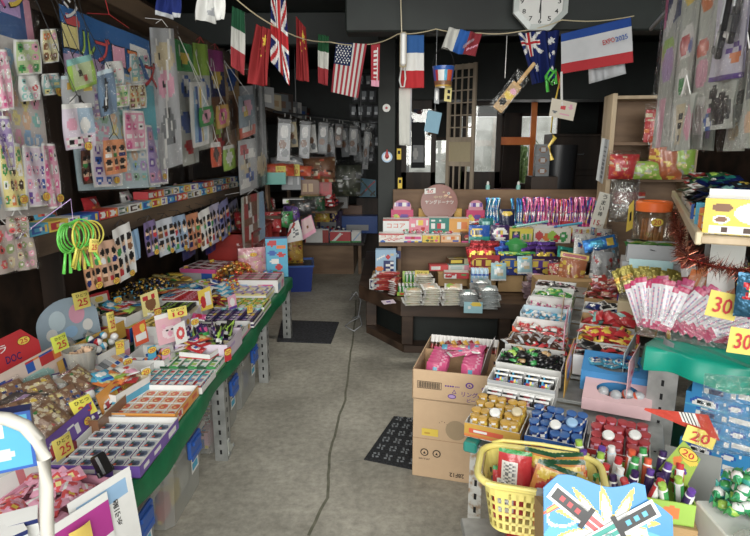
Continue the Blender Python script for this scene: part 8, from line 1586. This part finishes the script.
 # second shelf: orange and silver sweets
rbag('silver-grey crumpled bag lying on the orange sweets of the rear shelf',288,166,6.0,.36,.16,['s','w','S'],20,.14,rx=-50)
rbag('bag of orange-red sweets at the near end of the rear middle shelf',279,176,5.75,.34,.16,['O','r','q','o'],15,.16,rx=-30)
rbag('bag of orange-red sweets beside the yellow card on the rear middle shelf',297,176,6.0,.32,.14,['O','q','R','o'],-5,.16,rx=-30)
rbag('large clear bag of orange-brown sweets farther along the rear shelf',316,182,6.3,.46,.34,['n','O','q','e','N'],5,.2,rx=-20)
rbag('olive green net bag bulging off the rear shelf',344,196,6.6,.42,.42,[H('3a4030'),'x',H('5a6048'),'S'],-10,.22)
p=ay(275,184,5.7);tray(T(p.x,p.y,p.z,10),.22,.2,.12,'teal green plastic tray at the near end of the rear middle shelf','t',['t'],'t')
for k,(px,py,y) in enumerate(((281,178,5.68),(295,176,5.9))):q=ay(px,py,y);price_card(T(*q,10,-10),'30',['yellow 30 price card on the teal tray at the rear','yellow 30 price card on the orange sweets at the rear'][k],.10,.12)
# goods standing on z=.92 shelf
G9=[(272,232,5.65,.2,.24,'r','bag of red sweets hanging off the lower rear shelf, nearest'),(283,228,5.75,.22,.2,'g','green-topped bag next to the nearest red bag'),(292,224,5.85,.18,.22,'v','violet and green bag on the lower rear shelf'),(302,216,5.9,.3,.2,'d','dark glossy bag of small toys on the lower rear shelf'),(313,212,6.1,.28,.2,'G','dark green bag of toys beside the yellow strip')]
for px,py,y,w_,h_,c,lab in G9:rbag(lab,px,py,y,w_,h_,[c,C(c),'k','w' if c=='r' else 'S','n'],5,.12)
for k,(px,py,y,w_,h_,c,d,lab) in enumerate(((292,204,5.9,.22,.05,'w','l','white and lime long box on the rear shelf edge'),(308,203,6.1,.2,.07,'y','k','yellow labelled strip box on the rear shelf edge'),(290,190,6.0,.2,.22,'S','s','clear grey box of dark sticks on the rear shelf'),(306,180,6.25,.26,.08,'b','w','blue-topped white lettered box on the rear shelf'),(309,196,6.25,.2,.18,'n','a','brown box under the blue-topped box'),(322,196,6.4,.2,.2,'r','q','red packets box beside the brown box'))):
 p=ay(px,py,y);put(('stock_box',carton(w_,.16,h_,[c,('r',.1,.2,.8,.7,d),glyphs(.1,.3,.9,.7,.1,.4,k,[c,d,d])],None,None,c,12,8),[]),T(p.x,p.y+.1,p.z,8),lab,'box')
RD=P_('wrapped_sweet',twist(.09,.02,['r',('c',.5,.5,.2,.3,'w')]))
heap(T(-.78,6.5,.925),.36,.4,0,[RD,P_('wrapped_sweet',twist(.09,.02,['q',('c',.5,.5,.2,.3,'k')]))],50,'large red wrapped sweet heaped at the end of the rear shelf','sweet','red sweets at the rear',4,4,lh=.03,mound=.05)
tag(MB().tube([(-1.15,5.7,1.94),(-.2,8.5,1.94)],.012,6,'d').tube([(-1.0,6.15,1.94),(-1.0,6.15,2.78)],.006,6,'d').tube([(-.4,7.9,1.94),(-.4,7.9,2.78)],.006,6,'d').build('hanging_rail',PLAST),'dark rail with a row of dim clear toy packs at the rear left','rail')
# papers clipped on the red shelf
for k,(q,art,lab) in enumerate(((((285,243),(304,240),(298,220),(290,224)),['w',('l',0,.4,.5,.9,.12,'q'),glyphs(.3,.2,.9,.7,.1,.1,3,['S','w','w'])],'white paper with a red corner pinned at the red shelf unit'),(((303,240),(316,232),(311,215),(301,220)),['P',('r',.1,.2,.9,.9,H('e8c8c8')),('c',.5,.5,.1,.1,'n')],'pinkish paper sheet pinned beside the white paper'))):tag(MB().quad([ay(*c,5.6) for c in q],art,14,14,.002,disp=lambda u,v:.02*math.sin(u*5)).build('paper_sheet',PAPER),lab,'paper')
# goods inside the red shelves
for k in range(6):
 put(('stock_box',carton(.28,.3,.2,rart(k,'nYqGcv'[k],'wykr'),None,None,'nYqGcv'[k],10,8),[]),T(-1.38,4.94+.38*(k % 3),(.075,.365)[k// 3],90),['brown','gold','dark red','green','sky blue','violet'][k]+' box inside the red shelf unit, '+('lower row' if k<3 else 'middle row'),'box')
for k in range(9):
 p_=T(-1.30,4.84+.17*k,.885,90+8*(-1)** k,-10);bagof('sweet_bag',.17,.2,.08,[('r','P','e'),('g','l','w'),('v','i','w'),('y','o','r'),('c','w','b'),('q','N','e'),('k','S','r'),('G','g','y'),('r','w','o')][k],24,k+90,'bag of %s sweets on top of the red shelf unit' % ['pink-red','lime green','violet','yellow-orange','sky blue','dark red','black-grey','deep green','red and orange'][k],p_)
 # blue crate with a gold bag
bc_=empty('blue_crate','deep blue plastic crate on the floor beyond the red shelf unit','crate',M=T(-1.08,6.3,0,8))
m=MB();v_=[(-.17,-.2,0),(.17,-.2,0),(.17,.2,0),(-.17,.2,0),(-.2,-.23,.3),(.2,-.23,.3),(.2,.23,.3),(-.2,.23,.3)];m.add(v_,[(3,2,1,0),(0,1,5,4),(1,2,6,5),(2,3,7,6),(3,0,4,7)],C(H('1a3c98')));m.build('crate_body',PLAST,bc_);MB().box(-.21,-.24,.29,.21,-.225,.31,'b').box(-.21,.225,.29,.21,.24,.31,'b').box(-.21,-.225,.29,-.195,.225,.31,'b').box(.195,-.225,.29,.21,.225,.31,'b').build('rim',PLAST,bc_)
bagof('snack_bag',.24,.34,.12,['Y','o','n','y','r'],30,15,'gold and brown snack bag standing on the blue crate',T(-1.1,6.25,.3,6),None)
tag(MB().box(-.18,-.18,0,.18,.18,.285,'d').build('dark_box',CARD,M=T(-1.08,6.3,.01,8)),'dark box filling the blue crate','box')
# the rear counter's bottles, boxes and bags
BT2=[bottle(.12,.022,c,b_,l_) for c,b_,l_ in (('r','w','r'),('k','s','N'),('w','V','v'),('b','w','b'))]
k=0
for j in range(4):
 for i in range(9):put(BT2[(i+j) % 4],T(-1.22+.075*i,7.12+.16*j,.425,0,0),'small dark-labelled bottle in the rows on the rear counter','bottle','bottles on the rear counter');k += 1
tray(T(-.92,7.03,.42),.3,.12,.16,'white box with a red frame at the front of the rear counter','w',['w',('r',.75,0,1,1,'q'),('r',0,0,.06,1,'q')],'w')
tray(T(-.62,7.03,.42),.26,.12,.14,'red box with white triangles and green foot on the rear counter','r',['r',('l',.2,.2,.5,.8,.12,'w'),('r',0,0,1,.15,'g')],'w')
tray(T(-.42,7.05,.42),.12,.12,.14,'small white and blue striped box at the corner of the rear counter','w',['w',('l',.1,.1,.9,.9,.1,'u'),('r',0,0,1,.15,'g')],'w')
for k,(x,y,z,w_,h_,c,lab) in enumerate(((-.42,7.9,.42,.5,.24,'b','blue flat box at the far end of the rear counter'),(-.55,8.2,.42,.3,.36,'n','brown box standing at the far end of the rear counter'),(-.85,8.0,.42,.36,.3,'V','dark violet box in the middle of the rear counter'),(-.75,7.5+.6,.75,.3,.16,'w','white flat box on the dark violet box'),(-1.15,8.1,.42,.3,.42,'a','tan box against the rear wall shelves'))):
 put(('stock_box',carton(w_,.2,h_,[c,('r',.1,.2,.7,.5,'s')],None,None,c,8,6),[]),T(x,y,z,0),lab,'box')
rbag('yellow round bag inside the bright alcove of the rear counter',322,222,6.9,.2,.16,['y','Y','o'],0,.1)
rbag('violet bottles pack with a yellow band on the rear counter',334,222,7.0,.14,.3,['V','y','v'],0,.1)
tag(MB().quad([ay(359,197,8.2),ay(376,197,8.2),ay(376,180,8.2),ay(360,178,8.2)],[H('3c94b8'),('l',.1,.1,.9,.9,.06,'z'),('l',.1,.9,.9,.1,.06,'G'),('l',.7,.1,.9,.3,.08,'k'),('l',.1,.1,.3,.3,.08,'k')],24,22,.01).build('sword_toy_card',CARD),'small light blue card with two crossed swords, deep at the rear','toy card')
tag(MB().box(ay(357,240,8.2).x,8.15,0,ay(380,240,8.2).x,8.6,ay(360,198,8.2).z,'d').build('rear_cabinet',WOOD_D),'dark cabinet under the small crossed-swords card at the rear','cabinet')
# net of dim goods on the far wall
for k in range(26):
 px,py=352+(k % 4)*8+3*(k// 4 % 2),84+(k// 4)*16;p=ay(px,py,8.6)
 if px>378:continue
 o=empty('dim_toy_pack','dim black and silver toy pack on the far rear wall','toy pack','toy packs on the far rear wall',T(p.x,8.975,p.z,0,0,RL.uniform(-8,8)))
 MB().panel(.13,.2,['d',('c',.5,.6,.3,.2,'S'),('c',.4,.3,.2,.1,'s'),('r',0,.9,1,1,'k')],8,10,t=.01).build('printed_card',FOIL,o)
